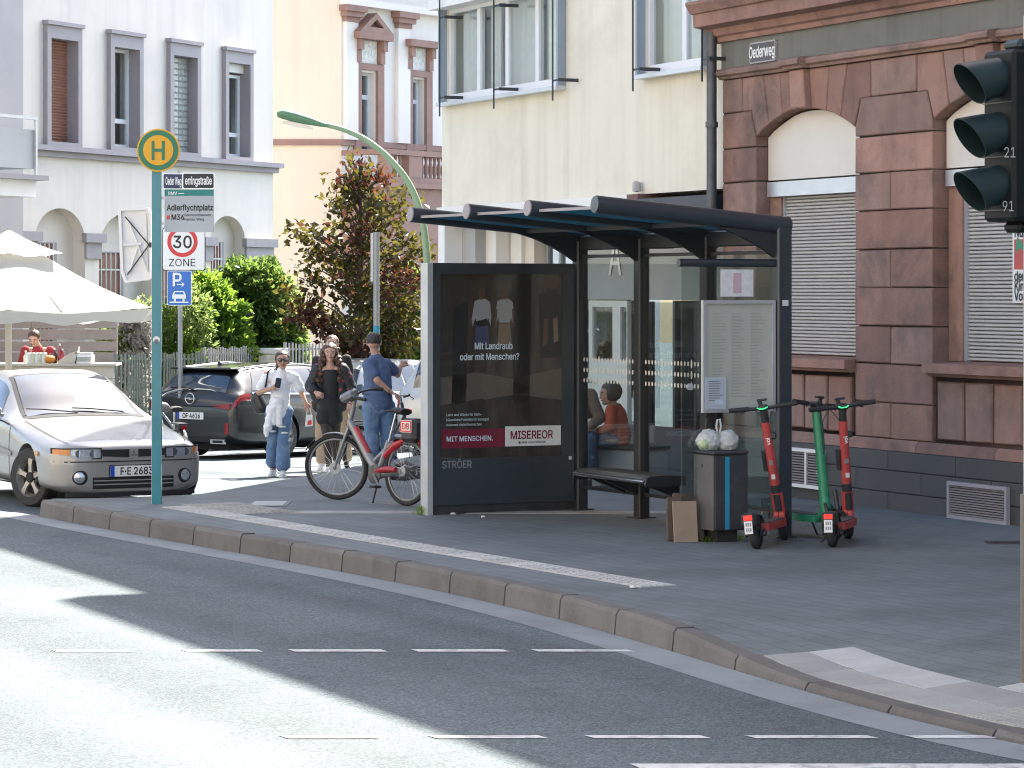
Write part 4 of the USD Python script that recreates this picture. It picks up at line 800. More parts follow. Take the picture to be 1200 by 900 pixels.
# bench
prof = [(-0.10, 0.445), (-0.36, 0.452), (-0.46, 0.448), (-0.505, 0.43), (-0.52, 0.405), (-0.505, 0.385), (-0.44, 0.38), (-0.1, 0.395)]
v = [[xx, y, z] for xx in (0.84, 2.18) for y, z in prof]; m_ = len(prof)
MB().add(v, [[i, m_ + i, m_ + (i + 1) % m_, (i + 1) % m_] for i in range(m_)]).build('seat', 'bench_steel', shel, 35)
MB().tube([(0.85, -0.507, 0.408), (2.17, -0.507, 0.408)], 0.022, 10).build('seat_edge', 'chrome', shel, 50)
for xx in (0.81, 2.18): MB().prism([(y, z + (0.004 if z > 0.42 else -0.03)) for y, z in prof], xx, xx + 0.03).xf([[0, 1, 0, 0], [1, 0, 0, 0], [0, 0, 1, 0], [0, 0, 0, 1]]).build('end_plate', 'shelter_dark', shel)
for xx in (0.98, 1.21, 2.0): MB().prism([(-0.06, 0.22), (-0.06, 0.38), (-0.42, 0.378), (-0.4, 0.36)], xx - 0.02, xx + 0.02).xf([[0, 1, 0, 0], [1, 0, 0, 0], [0, 0, 1, 0], [0, 0, 0, 1]]).build('bench_bracket', 'shelter_dark', shel)
for i in range(12):
    y = -0.14 - i * 0.024; MB().bx(0.9, 2.12, y - 0.003, y + 0.003, 0.447, 0.4535).build('seat_slot', 'shelter_dark', shel)
# the lit-case advertising panel at its street end
ad = thing('advertising_panel', None, None, (-0.0, -1.64, 0), math.pi / 2, parent=shel)        # local x runs along the face from the street end, -y faces the viewer
W_ = 1.56; pzf = lambda py: zat(py, 28.4); pu = lambda px: (px - 507) / 162.0 * W_
z0, z1 = pzf(590), pzf(308.5)
MB().prism(sbox(0.056, 0.0, W_, z0 - 0.003), 0.0, 0.11).build('plinth', 'iron', ad)
MB().bx(0.0, 0.055, -0.03, 0.125, 0.0, z1 + 0.0).build('end_cover', 'steel_light', ad)
MB().bx(0.056, W_, 0.01, 0.115, z0, z1, ch=0.006).build('case', 'shelter_paint', ad)
mb = MB(); MB().prism(sbox(0.06, z0, W_, z1).difference(sbox(pu(521), pzf(536), pu(656), pzf(321))), -0.022, 0.009).build('frame', 'shelter_paint', ad)
MB().bx(pu(521), pu(656), -0.006, 0.0095, pzf(536), pzf(321)).build('poster', 'poster_photo', ad)
def pr(name, m, x0, x1, ya_, yb_, lvl=1): MB().bx(pu(x0), pu(x1), -0.006 - 0.0015 * lvl, -0.006 - 0.0015 * (lvl - 1) - 0.0002, pzf(yb_), pzf(ya_)).build(name, m, ad)
def pp(name, m, pts, lvl=1): MB().prism([(pu(a), pzf(b)) for a, b in pts], -0.006 - 0.0015 * lvl, -0.006 - 0.0015 * (lvl - 1) - 0.0002).build(name, m, ad)
pp('poster_field', 'print_black', [(600, 330), (622, 328), (620, 470), (602, 474)], 1); pp('poster_field', 'print_black', [(536, 360), (552, 352), (550, 470), (534, 476)], 1)
pp('poster_field', 'print_ground', [(521, 442), (560, 436), (600, 444), (656, 432), (656, 470), (600, 462), (521, 474)], 1)
pp('poster_field', 'print_ground', [(556, 462), (598, 458), (602, 463), (570, 468)], 2)
for cx, sh, sk, dx in ((567, 'print_shirt', 'print_blue', -1), (592, 'print_shirt', 'print_tan', 1)):
    pp('poster_figure', 'print_skin', [(cx - 3, 338), (cx + 3, 338), (cx + 4, 343), (cx + 2.5, 351), (cx - 2.5, 351), (cx - 4, 343)], 2)
    pp('poster_figure', sh, [(cx - 4, 351), (cx + 4, 350), (cx + 9, 354), (cx + 10.5, 372), (cx + 9.5, 382), (cx + 7, 372), (cx + 6, 378), (cx - 6, 378), (cx - 7, 372), (cx - 10, 383), (cx - 11, 374), (cx - 8, 353)], 2)
    pp('poster_figure', sk, [(cx - 6, 379), (cx + 6, 379), (cx + 8, 404), (cx - 8, 404)], 2)
    if dx > 0:
        for s_ in (-1, 1): pp('poster_figure', 'print_skin', [(cx + s_ * 8.0, 362), (cx + s_ * 10.5, 362), (cx + s_ * 11, 384), (cx + s_ * 9, 384)], 3)
    else: pp('poster_figure', 'print_black', [(cx - 8, 377), (cx + 6, 373), (cx + 7, 381), (cx - 4, 383)], 3)
pp('poster_figure', 'print_skin', [(637, 322), (650, 321), (654, 330), (650, 338), (640, 338), (635, 330)], 2); pp('poster_figure', 'print_black', [(630, 346), (640, 339), (650, 339), (655, 350), (655, 420), (632, 420)], 2); pp('poster_figure', 'print_skin', [(636, 374), (641, 374), (640, 402), (634, 408)], 3)
pp('poster_figure', 'print_tan', [(646, 374), (651, 372), (652, 400), (647, 402)], 3)
def pt(txt, px, py, h, m, bold=False, sx=1.0, lvl=4, name='lettering'):
    MB().text(txt, h, (pu(px), -0.006 - 0.0015 * lvl + 0.001, pzf(py)), 0.0012, bold, sx).build(name, m, ad)
pt('Mit Landraub', 558.5, 409, 0.060, 'print_pale', True, 0.80); pt('oder mit Menschen?', 542.5, 421.5, 0.060, 'print_pale', True, 0.80)
for i, tx in enumerate(('Land und Würde für klein-', 'bäuerliche Familien im Senegal', 'misereor.de/mitmenschen')): pt(tx, 528, 486.5 + i * 5.8, 0.024, 'print_pale', False, 0.92)
pr('red_band', 'print_wine', 523, 592.5, 502, 524, 1); pr('white_band', 'print_white', 592.6, 655, 500, 523.5, 1)
pt('MIT MENSCHEN.', 528, 516, 0.046, 'print_pale', True, 0.95, 2); pt('MISEREOR', 598, 515, 0.075, 'print_wine', True, 0.86, 2); pt('● IHR HILFSWERK', 607, 520.5, 0.02, 'letter_black', False, 1.2, 2)
pt('STRÖER', 522.5, 547, 0.068, 'print_grey', True, 0.85, 14); pr('sticker', 'print_white', 663, 666, 537, 541, 13)

# ---------------------------------------------------------------- litter bin, bag, cardboard
q = G(845, 634); B0 = (q[0], q[1])
bn = thing('litter_bin', 'dark grey square litter bin with a blue stripe beside the shelter', 'bin', (*B0, 0), SRZ)
MB().bx(-0.1, 0.1, -0.1, 0.1, 0, 0.1).build('foot', 'iron', bn)
MB().bx(-0.162, 0.17, -0.165, 0.165, 0.1, 0.735, ch=0.012).build('body', 'bin_grey', bn); MB().bx(-0.16, 0.166, -0.172, -0.1655, 0.104, 0.73).build('side_panel', 'bin_side', bn)
MB().bx(-0.17, 0.178, -0.176, 0.173, 0.735, 0.765, ch=0.012).build('lid', 'bin_grey', bn)
MB().bx(0.1705, 0.175, -0.062, -0.022, 0.11, 0.72).build('stripe', 'bin_blue', bn)
MB().lathe([(0, -0.003), (0.012, -0.003), (0.012, 0.003)], 8, (-0.02, -0.174, 0.64), axis='y').build('lock', 'iron', bn)
bag = thing('plastic_bag', 'knotted white plastic bag of rubbish on top of the litter bin', 'bag', (B0[0] - 0.03, B0[1], 0.768))
def lump(c, r, amp=0.16, fr=9.0, seed=1, n=4):
    t = trimesh.creation.icosphere(n, 1.0); v = np.asarray(t.vertices); k = 1 + amp * (meshkit.fbm(v * fr / 4 + seed, 4, seed) - 0.5) * 2
    v = v * k[:, None] * np.asarray(r) + np.asarray(c); v[:, 2] = np.maximum(v[:, 2], c[2] - r[2] * 0.8); return (v, np.asarray(t.faces))
mb = MB(); mb.add(*lump((-0.07, 0, 0.075), (0.11, 0.10, 0.095), 0.16, 13, 3, 4)); mb.add(*lump((0.085, 0.02, 0.075), (0.095, 0.09, 0.095), 0.16, 13, 5, 4)); mb.build('sack', 'plastic_bag', bag, True)
MB().add(*lump((-0.11, -0.05, 0.055), (0.055, 0.06, 0.05), 0.15, 8, 7)).build('contents', 'food_green', bag, True)
MB().tube([(0.0, 0, 0.14), (-0.01, 0, 0.2), (0.0, 0, 0.255), (0.02, 0, 0.262), (0.03, 0, 0.2), (0.02, 0, 0.14)], 0.009, 6).build('handle', 'plastic_bag', bag, True)
MB().tube([(-0.02, 0, 0.14), (-0.07, 0, 0.17), (-0.12, 0, 0.16), (-0.13, 0, 0.12)], 0.011, 6).build('handle', 'plastic_bag', bag, True)
q = G(803, 635.5)
cbd = thing('cardboard_sheet', 'pale brown cardboard sheet leaning on the litter bin', 'cardboard', (q[0], q[1], 0), 0.25)
MB().bx(-0.095, 0.11, -0.012, 0.012, 0.0, 0.345).xf(trimesh.transformations.rotation_matrix(-0.16, [1, 0, 0])).build('sheet', 'cardboard', cbd)
cb2 = thing('flattened_box', 'dark brown flattened cardboard box behind the pale sheet by the litter bin', 'cardboard', (q[0] - 0.03, q[1] + 0.1, 0), 0.1)
mb = MB().bx(-0.12, 0.2, -0.02, 0.03, 0.0, 0.37, ch=0.01); mb.bx(-0.06, 0.22, 0.031, 0.06, 0.0, 0.41, ch=0.012); mb.xf(trimesh.transformations.rotation_matrix(-0.12, [1, 0, 0])); mb.build('sheet', 'cardboard_dark', cb2)

# ---------------------------------------------------------------- e-scooters (local x forward, origin under the rear wheel)
def scooter(label, rear, front, paint, group, lean=0.06, steer=0.0, style='red'):
    d = np.array(front) - np.array(rear); s = thing('electric_scooter', label, 'scooter', (*rear, 0), math.atan2(d[1], d[0]), group)
    LN = trimesh.transformations.rotation_matrix(-lean, [1, 0, 0])
    wb, R = 0.92, 0.118
    def put(mb, n, m, parent=None, sm=40): return mb.xf(LN).build(n, m, parent or s, sm)
    sa = np.array([wb - 0.10, 0, 0.24]); st = np.array([wb - 0.30, 0, 1.10]); ax = (st - sa) / np.linalg.norm(st - sa)
    SR = trimesh.transformations.rotation_matrix(steer, ax, sa)
    def wheel(x, steered=False):
        w = thing('wheel', None, None, parent=s); T = []
        for n, m, prof in (('tyre', 'rubber', [(R * 0.68, -0.024), (R * 0.9, -0.03), (R, -0.016), (R, 0.016), (R * 0.9, 0.03), (R * 0.68, 0.024)]), ('rim', 'black_plastic', [(0.0, -0.03), (R * 0.3, -0.034), (R * 0.68, -0.02), (R * 0.68, 0.02), (R * 0.3, 0.034), (0, 0.03)])):
            mb = MB().lathe(prof, 24, axis='y').move((x, 0, R))
            if steered: mb.xf(SR)
            mb.xf(LN).build(n, m, w, 40)
    wheel(0.0); wheel(wb, True)
    pgd = Polygon([(0.10, -0.08), (0.24, -0.095), (0.62, -0.095), (0.74, -0.06), (0.74, 0.06), (0.62, 0.095), (0.24, 0.095), (0.10, 0.08)])
    put(MB().slab(pgd.buffer(0.008), 0.135, 0.195), 'deck', paint, sm=False); put(MB().slab(pgd.buffer(-0.008), 0.1955, 0.203), 'deck_mat', 'deck_grip', sm=False)
    for sy in (-1, 1): put(MB().tube([(0.74, sy * 0.03, 0.17), (0.79, sy * 0.025, 0.2), (sa[0] - 0.02, sy * 0.02, 0.24)], 0.028, 8), 'neck', paint)
    # rear mudguard with lamp and plate
    u = np.linspace(0.15, 2.6, 12); v = []
    for a in u: v += [[-math.cos(a) * -0.155 if False else 0.155 * math.cos(a), sy * 0.05, R + 0.155 * math.sin(a)] for sy in (-1, 1)]
    put(MB().add(v, [[2 * i, 2 * i + 1, 2 * i + 3, 2 * i + 2] for i in range(len(u) - 1)]), 'mudguard', 'black_plastic', sm=True)
    put(MB().bx(-0.2, -0.05, -0.062, 0.062, 0.19, 0.30, ch=0.02), 'tail_unit', 'black_plastic', sm=False)
    put(MB().bx(-0.206, -0.2005, -0.035, 0.035, 0.245, 0.285), 'rear_lamp', 'rear_lamp', sm=False)
    put(MB().bx(-0.210, -0.2005, -0.034, 0.034, 0.135, 0.238), 'number_plate', 'letter_white', sm=False)
    for r_ in range(2):
        for c_ in range(3): put(MB().bx(-0.2115, -0.2102, -0.024 + c_ * 0.017, -0.013 + c_ * 0.017, 0.155 + r_ * 0.042, 0.183 + r_ * 0.042), 'plate_marking', 'signal_number', sm=False)
    for sy in (-1, 1): put(MB().bx(-0.03, 0.14, sy * 0.05 - 0.008, sy * 0.05 + 0.008, 0.10, 0.16, ch=0.006), 'swing_arm', 'black_plastic', sm=False); put(MB().lathe([(0, -0.012), (0.022, -0.01), (0.022, 0.01), (0, 0.012)], 10, (0.0, sy * 0.075, R), axis='y'), 'indicator', 'iron')
    put(MB().tube([(0.45, 0.08, 0.14), (0.42, 0.16, 0.01), (0.44, 0.175, 0.006)], 0.009, 6), 'kickstand', 'iron')
    # front fork, stem
    def put2(mb, n, m, sm=40): return mb.xf(SR).xf(LN).build(n, m, s, sm)
    for sy in (-1, 1): put2(MB().tube([(wb, sy * 0.045, R), (wb - 0.05, sy * 0.045, 0.25), (wb - 0.09, sy * 0.03, 0.3)], 0.016, 8), 'fork', 'black_plastic')
    u = np.linspace(0.1, 1.9, 10); v = []
    for a in u: v += [[wb + 0.145 * math.cos(a), sy * 0.045, R + 0.145 * math.sin(a)] for sy in (-1, 1)]
    put2(MB().add(v, [[2 * i, 2 * i + 1, 2 * i + 3, 2 * i + 2] for i in range(len(u) - 1)]), 'front_mudguard', 'black_plastic', True)
    P = lambda k: sa + (st - sa) * k
    if style == 'red':
        put2(MB().tube([P(-0.06), P(0.0), P(0.20)], [0.034, 0.052, 0.05], 14, squash=0.75), 'battery_housing', paint); put2(MB().tube([P(0.02), P(0.18)], 0.03, 8).move((-0.032, 0, 0)), 'battery_plate', 'black_plastic')
        put2(MB().tube([P(0.20), P(0.28)], 0.042, 14), 'stem_collar', 'black_plastic'); put2(MB().tube([P(0.28), P(0.90)], [0.042, 0.036], 14), 'stem', paint); put2(MB().tube([P(0.90), P(1.03)], 0.034, 12), 'stem_top', 'black_plastic')
        put2(MB().tube([P(0.42), P(0.62)], 0.026, 8).move((0.01, 0.052, 0)), 'lock_box', 'black_plastic'); put2(MB().bx(-0.02, 0.02, -0.03, 0.03, -0.03, 0.03, ch=0.01).move(P(0.76) + np.array([0, -0.045, 0])), 'clip', 'black_plastic', False)
        t = meshkit.text_mesh('voi', 0.034, 0.002, True); vv = np.asarray(t.vertices); e1, e3 = ax, np.array([-ax[2], 0, ax[0]]); e2 = np.cross(e3, e1); o = P(0.68) + e3 * 0.041 + e2 * -0.02
        for i, (z_, nm) in enumerate(((0, 'lettering'),)): put2(MB().add(o + vv[:, [0]] * e1 + vv[:, [1]] * e2 + vv[:, [2]] * e3, t.faces), nm, 'letter_white', False)
    else:
        put2(MB().tube([P(-0.1), P(0.0), P(0.12)], [0.03, 0.05, 0.047], 14), 'stem_base', paint); put2(MB().tube([P(0.1), P(0.96)], [0.046, 0.042], 14), 'stem', paint); put2(MB().tube([P(0.96), P(1.03)], 0.04, 12), 'stem_top', 'black_plastic')
        put2(MB().tube([(wb + 0.02, 0.05, 0.16), (wb - 0.06, 0.05, 0.42)], 0.02, 8), 'cable_guard', 'black_plastic')
        put(MB().bx(-0.14, 0.0, -0.06, 0.06, 0.2, 0.27, ch=0.03), 'rear_fairing', paint, sm=False)
    h = P(1.03)
    put2(MB().tube([h + [0.01, -0.13, 0.01], h + [0.03, 0, 0.0], h + [0.01, 0.13, 0.01]], 0.016, 8), 'handlebar', 'black_plastic')
    for sy in (-1, 1):
        put2(MB().tube([h + [0.01, sy * 0.12, 0.01], h + [-0.01, sy * 0.29, 0.015]], 0.02, 10), 'grip', 'rubber'); put2(MB().tube([h + [0.04, sy * 0.14, 0.0], h + [0.06, sy * 0.2, -0.02]], 0.006, 5), 'brake_lever', 'iron')
    for sy in (-1, 1): put2(MB().tube([h + [0.05, sy * 0.16, -0.005], h + [0.10, sy * 0.10, 0.02], h + [0.09, sy * 0.03, -0.08], P(0.88) + [0.045, sy * 0.012, 0], P(0.55) + [0.043, sy * 0.012, 0]], 0.004, 5), 'cable', 'black_plastic', True)
    for k_, zz_ in ((0.36, 'print_white'), (0.50, 'print_grey')): put2(MB().bx(-0.012, 0.012, -0.016, 0.016, -0.02, 0.02).xf(trimesh.transformations.rotation_matrix(-0.25, [0, 1, 0])).move(P(k_) + np.array([-0.036, 0, 0])), 'sticker', zz_, False)
    put2(MB().bx(-0.04, 0.05, -0.04, 0.04, -0.02, 0.035, ch=0.012).move(h), 'display', 'black_plastic', False)
    put2(MB().tube([h + [-0.045, -0.045, 0.012], h + [-0.055, -0.02, 0.0], h + [-0.055, 0.02, 0.0], h + [-0.045, 0.045, 0.012]], 0.005, 6), 'status_light', 'green_glow')
    put2(MB().tube([h + [0.02, 0.02, 0.03], h + [0.02, 0.03, 0.075]], 0.018, 8), 'phone_holder', 'black_plastic'); put2(MB().bx(0.0, 0.05, -0.035, 0.05, 0.065, 0.085, ch=0.006).move(h), 'phone_holder', 'black_plastic', False)
    return s
scooter('red rental scooter next to the litter bin, wide straight handlebar', G(887.5, 643), G(921, 632.5), 'scooter_red', 'rental scooters parked by the shelter', 0.10, 0.12)
scooter('red rental scooter furthest right, its handlebar turned', G(976, 641), G(998, 630), 'scooter_red', 'rental scooters parked by the shelter', 0.02, 0.45)
scooter('green rental scooter standing crosswise between the two red ones', (2.315, 26.13), (2.70, 25.3), 'scooter_green', 'rental scooters parked by the shelter', 0.03, 0.35, 'green')

# ---------------------------------------------------------------- traffic light at the right edge
q = G(1198, 795)
tl = thing('traffic_light', 'dark green traffic light with three hooded lamps at the right edge', 'traffic light', (*q, 0))
MB().cyl((0.05, 0.0, 1.0), (0.05, 0.0, 3.6), 0.045, 14).build('pole', 'pole_grey', tl, 40); MB().cyl((0.05, 0.0, -0.02), (0.05, 0.0, 1.0), 0.062, 14).build('pole_sleeve', 'pole_brown', tl, 40)
HZ = lambda py: zat(py, q[1]); HX = lambda px: at(px, q[1]) - q[0]
ax_ = np.array([-0.90, -0.40, -0.14]); ax_ /= np.linalg.norm(ax_); arz = math.atan2(ax_[1], ax_[0])
hb = thing('signal_head', None, None, (HX(1191), -0.06, 0), arz + math.pi, parent=tl)      # local -x is the way it faces
z1, z0 = HZ(61), HZ(260)
MB().bx(-0.13, 0.11, -0.15, 0.15, z0, z1, ch=0.02).build('housing', 'signal_green', hb); MB().bx(-0.05, 0.06, -0.08, 0.08, z1 + 0.001, z1 + 0.06, ch=0.02).build('cap', 'signal_visor', hb); MB().bx(-0.05, 0.06, -0.08, 0.08, z0 - 0.06, z0 - 0.001, ch=0.02).build('cap', 'signal_green', hb)
for i, py in enumerate((92, 155, 217)):
    z = HZ(py); th = np.linspace(-0.5 * math.pi, 1.5 * math.pi, 37); v = []
    for x_, dz in ((-0.125, 0.0), (-0.21, -0.012), (-0.30, -0.027), (-0.385, -0.042)):
        for r_ in (0.106, 0.101): v += [[x_ + 0.075 * (1 - math.sin(a)) * max(0, (-x_ - 0.125) / 0.26), r_ * math.cos(a), z + dz + r_ * math.sin(a)] for a in th]
    n = len(th); f = []
    for k in range(3):
        for a in range(n - 1):
            o, o2 = k * 2 * n, (k + 1) * 2 * n; f += [[o + a, o2 + a, o2 + a + 1, o + a + 1], [o + n + a, o + n + a + 1, o2 + n + a + 1, o2 + n + a]]
    o = 6 * n; f += [[o + a, o + n + a, o + n + a + 1, o + a + 1] for a in range(n - 1)]
    MB().add(v, f).build('visor', 'signal_visor', hb, 50)
    MB().lathe([(0, -0.16), (0.05, -0.155), (0.09, -0.135), (0.1, -0.131)], 24).xf([[0, 0, 1, 0], [1, 0, 0, 0], [0, 1, 0, z], [0, 0, 0, 1]]).build('lens', 'lens_red' if i == 0 else 'lens_dark', hb, 40)
    MB().bx(-0.134, -0.1305, -0.145, 0.145, z - 0.142, z - 0.136).build('door_seam', 'black_plastic', hb)
for tx, px, py in (('21', 1185, 187), ('91', 1183, 249)):
    MB().text(tx, 0.055, (0, 0, 0), 0.002, False, 0.7).turn(0.0).move((HX(px) - 0.085, -0.06 - 0.20, HZ(py))).build('lettering', 'signal_number', tl)
# election-style bill on the right shutter
a, z1 = RB.p(1186, 262, 0.19); b, z0 = RB.p(1215, 355, 0.19)
bill = thing('poster_bill', 'white paper poster with black words and a red picture on the right shutter', 'poster', (*RB.w(a, 0.195), z0), RB.rz)
MB().bx(0, 0.62, 0.0, 0.006, 0, z1 - z0).build('sheet', 'print_white', bill); MB().bx(0.03, 0.59, -0.0025, -0.0003, (z1 - z0) * 0.42, (z1 - z0) * 0.80).build('picture', 'scooter_red', bill)
MB().prism(Polygon([(0.05, 0.45), (0.12, 0.5), (0.2, 0.47), (0.16, 0.56), (0.08, 0.6)]), -0.004, -0.0027).build('picture', 'scooter_green', bill)
H_ = z1 - z0
for tx, z, h in (('Nur b', 0.83, 0.09), ('den-', 0.28, 0.085), ('Kinder', 0.155, 0.085), ('Vorbild', 0.03, 0.085)): MB().text(tx, h, (0.03, -0.003, z * H_), 0.0015, True, 0.9).build('lettering', 'letter_black', bill)

# ---------------------------------------------------------------- bus stop pole
q = G(184, 590)
bs = thing('bus_stop_pole', 'teal bus stop pole with a round green and yellow H sign and a timetable flag', 'bus stop', (*q, 0))
D = q[1]; X = lambda px: at(px, D) - q[0]; Z = lambda py: zat(py, D)
MB().prism(sbox(-0.045, -0.005, 0.045, Z(198)), -0.045, 0.045).build('pole', 'teal_paint', bs)
MB().bx(-0.051, -0.0455, -0.03, 0.03, 0.0, Z(204)).build('pole_rib', 'steel_light', bs)
def disc(r, y0, y1, c, n=48): return MB().lathe([(0, y0), (r, y0), (r, y1), (0, y1)], n, c, 'y')
c_ = (X(186.5), 0.0, Z(176.5)); Rr = 25.2 * D / FPX
disc(Rr, -0.075, -0.05, c_).build('sign_rim', 'sign_yellow', bs, 30); disc(Rr * 0.93, -0.0775, -0.0752, c_).build('sign_ring', 'sign_green', bs, 30); disc(Rr * 0.70, -0.080, -0.0777, c_).build('sign_field', 'sign_yellow', bs, 30)
MB().text('H', Rr * 0.84, (c_[0], -0.0805, c_[2] - Rr * 0.43), 0.003, True, 0.86, True).build('sign_letter', 'sign_green', bs)
fl = (X(193), X(250.5), Z(272), Z(222))
MB().bx(fl[0], fl[1], -0.01, 0.015, fl[2], fl[3]).build('flag', 'sign_grey', bs); MB().bx(fl[0], fl[1], -0.0125, -0.0102, Z(229.5), fl[3]).build('flag_header', 'sign_teal', bs)
MB().text('RMV', 0.03, (X(197), -0.0135, Z(228.3)), 0.001, True).build('lettering', 'letter_white', bs); MB().bx(X(209), X(216), -0.0135, -0.0126, Z(227), Z(226.2)).build('header_line', 'letter_white', bs)
MB().text('Adlerflychtplatz', 0.056, (X(195.5), -0.0125, Z(246.5)), 0.002, True, 0.80).build('lettering', 'letter_black', bs)
MB().bx(X(195.5), X(199), -0.0125, -0.0102, Z(257), Z(252.5)).build('line_badge', 'sign_red', bs); MB().text('M36', 0.052, (X(200.5), -0.0125, Z(257.5)), 0.002, True, 0.85).build('lettering', 'letter_black', bs)
MB().text('Sachsenhausen', 0.025, (X(216), -0.0125, Z(253.2)), 0.0015, False, 1.05).build('lettering', 'letter_black', bs); MB().text('Hainer Weg', 0.025, (X(216), -0.0125, Z(258.4)), 0.0015, False, 1.05).build('lettering', 'letter_black', bs)
for py in (232, 262): MB().bx(0.04, fl[0] + 0.01, -0.012, 0.018, Z(py) - 0.012, Z(py) + 0.012).build('bracket', 'steel_light', bs)
disc(0.034, -0.048, -0.0455, (0.0, 0.0, Z(398))).build('sticker', 'print_white', bs, 30)
disc(0.022, -0.0495, -0.0485, (0.0, 0.0, Z(400))).build('sticker', 'print_blue', bs, 30)

# ---------------------------------------------------------------- sign post behind it
D = 47.0; sp0 = (at(211, D), D); gz_ = ground_z(*sp0)
sp = thing('sign_post', 'grey post with a zone 30 sign and a blue parking sign', 'road sign', (*sp0, gz_)); X = lambda px: at(px, D) - sp0[0]; Z = lambda py: zat(py, D) - gz_
MB().cyl((0, 0, 0), (0, 0, Z(199)), 0.035, 12).build('post', 'pole_grey', sp, 40)
def rr(x0, z0, x1, z1, r): return sbox(x0 + r, z0 + r, x1 - r, z1 - r).buffer(r, 8)
MB().prism(rr(X(191), Z(317), X(241), Z(267), 0.03), -0.075, -0.06).build('zone_sign', 'letter_black', sp); MB().prism(rr(X(191.7), Z(316.3), X(240.3), Z(267.7), 0.03), -0.078, -0.0752).build('zone_sign_face', 'letter_white', sp)
c_ = (X(214.5), 0, Z(283.5)); rr_ = 17.8 * D / FPX
disc(rr_, -0.081, -0.0782, c_).build('zone_ring', 'sign_red', sp, 30); disc(rr_ * 0.74, -0.084, -0.0812, c_).build('zone_field', 'letter_white', sp, 30)
MB().text('30', rr_ * 0.78, (c_[0], -0.085, c_[2] - rr_ * 0.39), 0.002, True, 0.95, True).build('lettering', 'letter_black', sp); MB().text('ZONE', 0.115, (X(214), -0.079, Z(312)), 0.002, False, 1.0, True).build('lettering', 'letter_black', sp)
MB().prism(rr(X(196.5), Z(358), X(225), Z(316.5 + 0.8), 0.03), -0.075, -0.062).build('parking_sign', 'letter_white', sp); MB().prism(rr(X(197.2), Z(357.3), X(224.3), Z(318), 0.025), -0.078, -0.0752).build('parking_sign_face', 'sign_blue', sp)
MB().text('P', 0.2, (X(201.5), -0.079, Z(335)), 0.002, True, 0.95).build('lettering', 'letter_white', sp)
pg = Polygon([(X(208), Z(332.8)), (X(214), Z(332.8)), (X(213), Z(330)), (X(217), Z(333.4)), (X(213), Z(336.6)), (X(214), Z(334)), (X(208), Z(334))]); MB().prism(pg, -0.0805, -0.0782).build('arrow', 'letter_white', sp)
cx = X(210.5); k = D / FPX
car_pg = Polygon([(cx - 8 * k, Z(350)), (cx - 8 * k, Z(345.5)), (cx - 5.5 * k, Z(341)), (cx + 5.5 * k, Z(341)), (cx + 8 * k, Z(345.5)), (cx + 8 * k, Z(350))]).difference(Polygon([(cx - 6 * k, Z(345)), (cx - 4.6 * k, Z(342.3)), (cx + 4.6 * k, Z(342.3)), (cx + 6 * k, Z(345))]))
MB().prism(car_pg, -0.0805, -0.0782).build('car_symbol', 'letter_white', sp)
for dx in (-6, 4): MB().bx(cx + dx * k, cx + (dx + 2.4) * k, -0.0805, -0.0782, Z(353.4), Z(350.2)).build('car_symbol', 'letter_white', sp)
MB().prism([(cx - 11 * k, Z(355)), (cx + 11 * k, Z(355)), (cx + 11 * k, Z(353.5)), (cx - 11 * k, Z(353.5))], -0.0805, -0.0782).build('kerb_symbol', 'letter_white', sp)
# the two street plates at its top
for nm, tx, p0, p1, ya_, yb_, m, off, lb, tr in (('street_sign', 'Oeder Weg', 191, 217, 203, 222.5, 'sign_blue', -0.11, 'faded blue street sign overlapping the dark one above the bus flag', 0.28), ('street_sign', 'erringstraße', 214, 252.5, 202.5, 222, 'letter_black', -0.08, 'black street sign with white frame beside the blue one above the bus flag', 0.0)):
    a, b, z0, z1 = at(p0, D), at(p1, D), zat(yb_, D), zat(ya_, D); g = thing(nm, lb, 'street sign', ((a + b) / 2, D + off, (z0 + z1) / 2), tr); hw, hh = (b - a) / 2, (z1 - z0) / 2
    MB().prism(rr(-hw, -hh, hw, hh, 0.03), -0.012, 0.0).build('rim', 'letter_white', g); MB().prism(rr(-hw + 0.02, -hh + 0.02, hw - 0.02, hh - 0.02, 0.02), -0.0145, -0.0122).build('face', m if m != 'sign_blue' else 'print_blue', g)
    t = meshkit.text_mesh(tx, 0.12, 0.002, True); wd = np.ptp(np.asarray(t.vertices)[:, 0]); MB().text(tx, 0.12, (0, -0.0155, -0.055), 0.002, True, (2 * hw - 0.1) / wd, True).build('lettering', 'letter_white', g)
# sign seen from behind, left of the teal pole
D = 36.0; b0 = (at(186, D), D); gz_ = ground_z(*b0)
rs = thing('bracket_sign', 'white back of a tall panel with crossed struts left of the teal pole', 'sign', (*b0, gz_)); X = lambda px: at(px, D) - b0[0]; Z = lambda py: zat(py, D) - gz_
MB().cyl((0, 0, 0), (0, 0, Z(240)), 0.03, 10).build('post', 'pole_grey', rs, 40)
fr = Polygon([(X(138.5), Z(244)), (X(174), Z(242.5)), (X(177.5), Z(250)), (X(176.5), Z(328)), (X(146), Z(331.5)), (X(141.5), Z(318))]).buffer(-0.03).buffer(0.03, 6)
MB().prism(fr, 0.02, 0.05).build('panel', 'white_paint', rs); MB().prism(fr.difference(fr.buffer(-0.035)), -0.025, 0.019).build('rim', 'white_paint', rs)
bar = lambda a, b, r, m, y=-0.02: MB().cyl((X(a[0]), y, Z(a[1])), (X(b[0]), y, Z(b[1])), r, 8).build('strut', m, rs, 40)
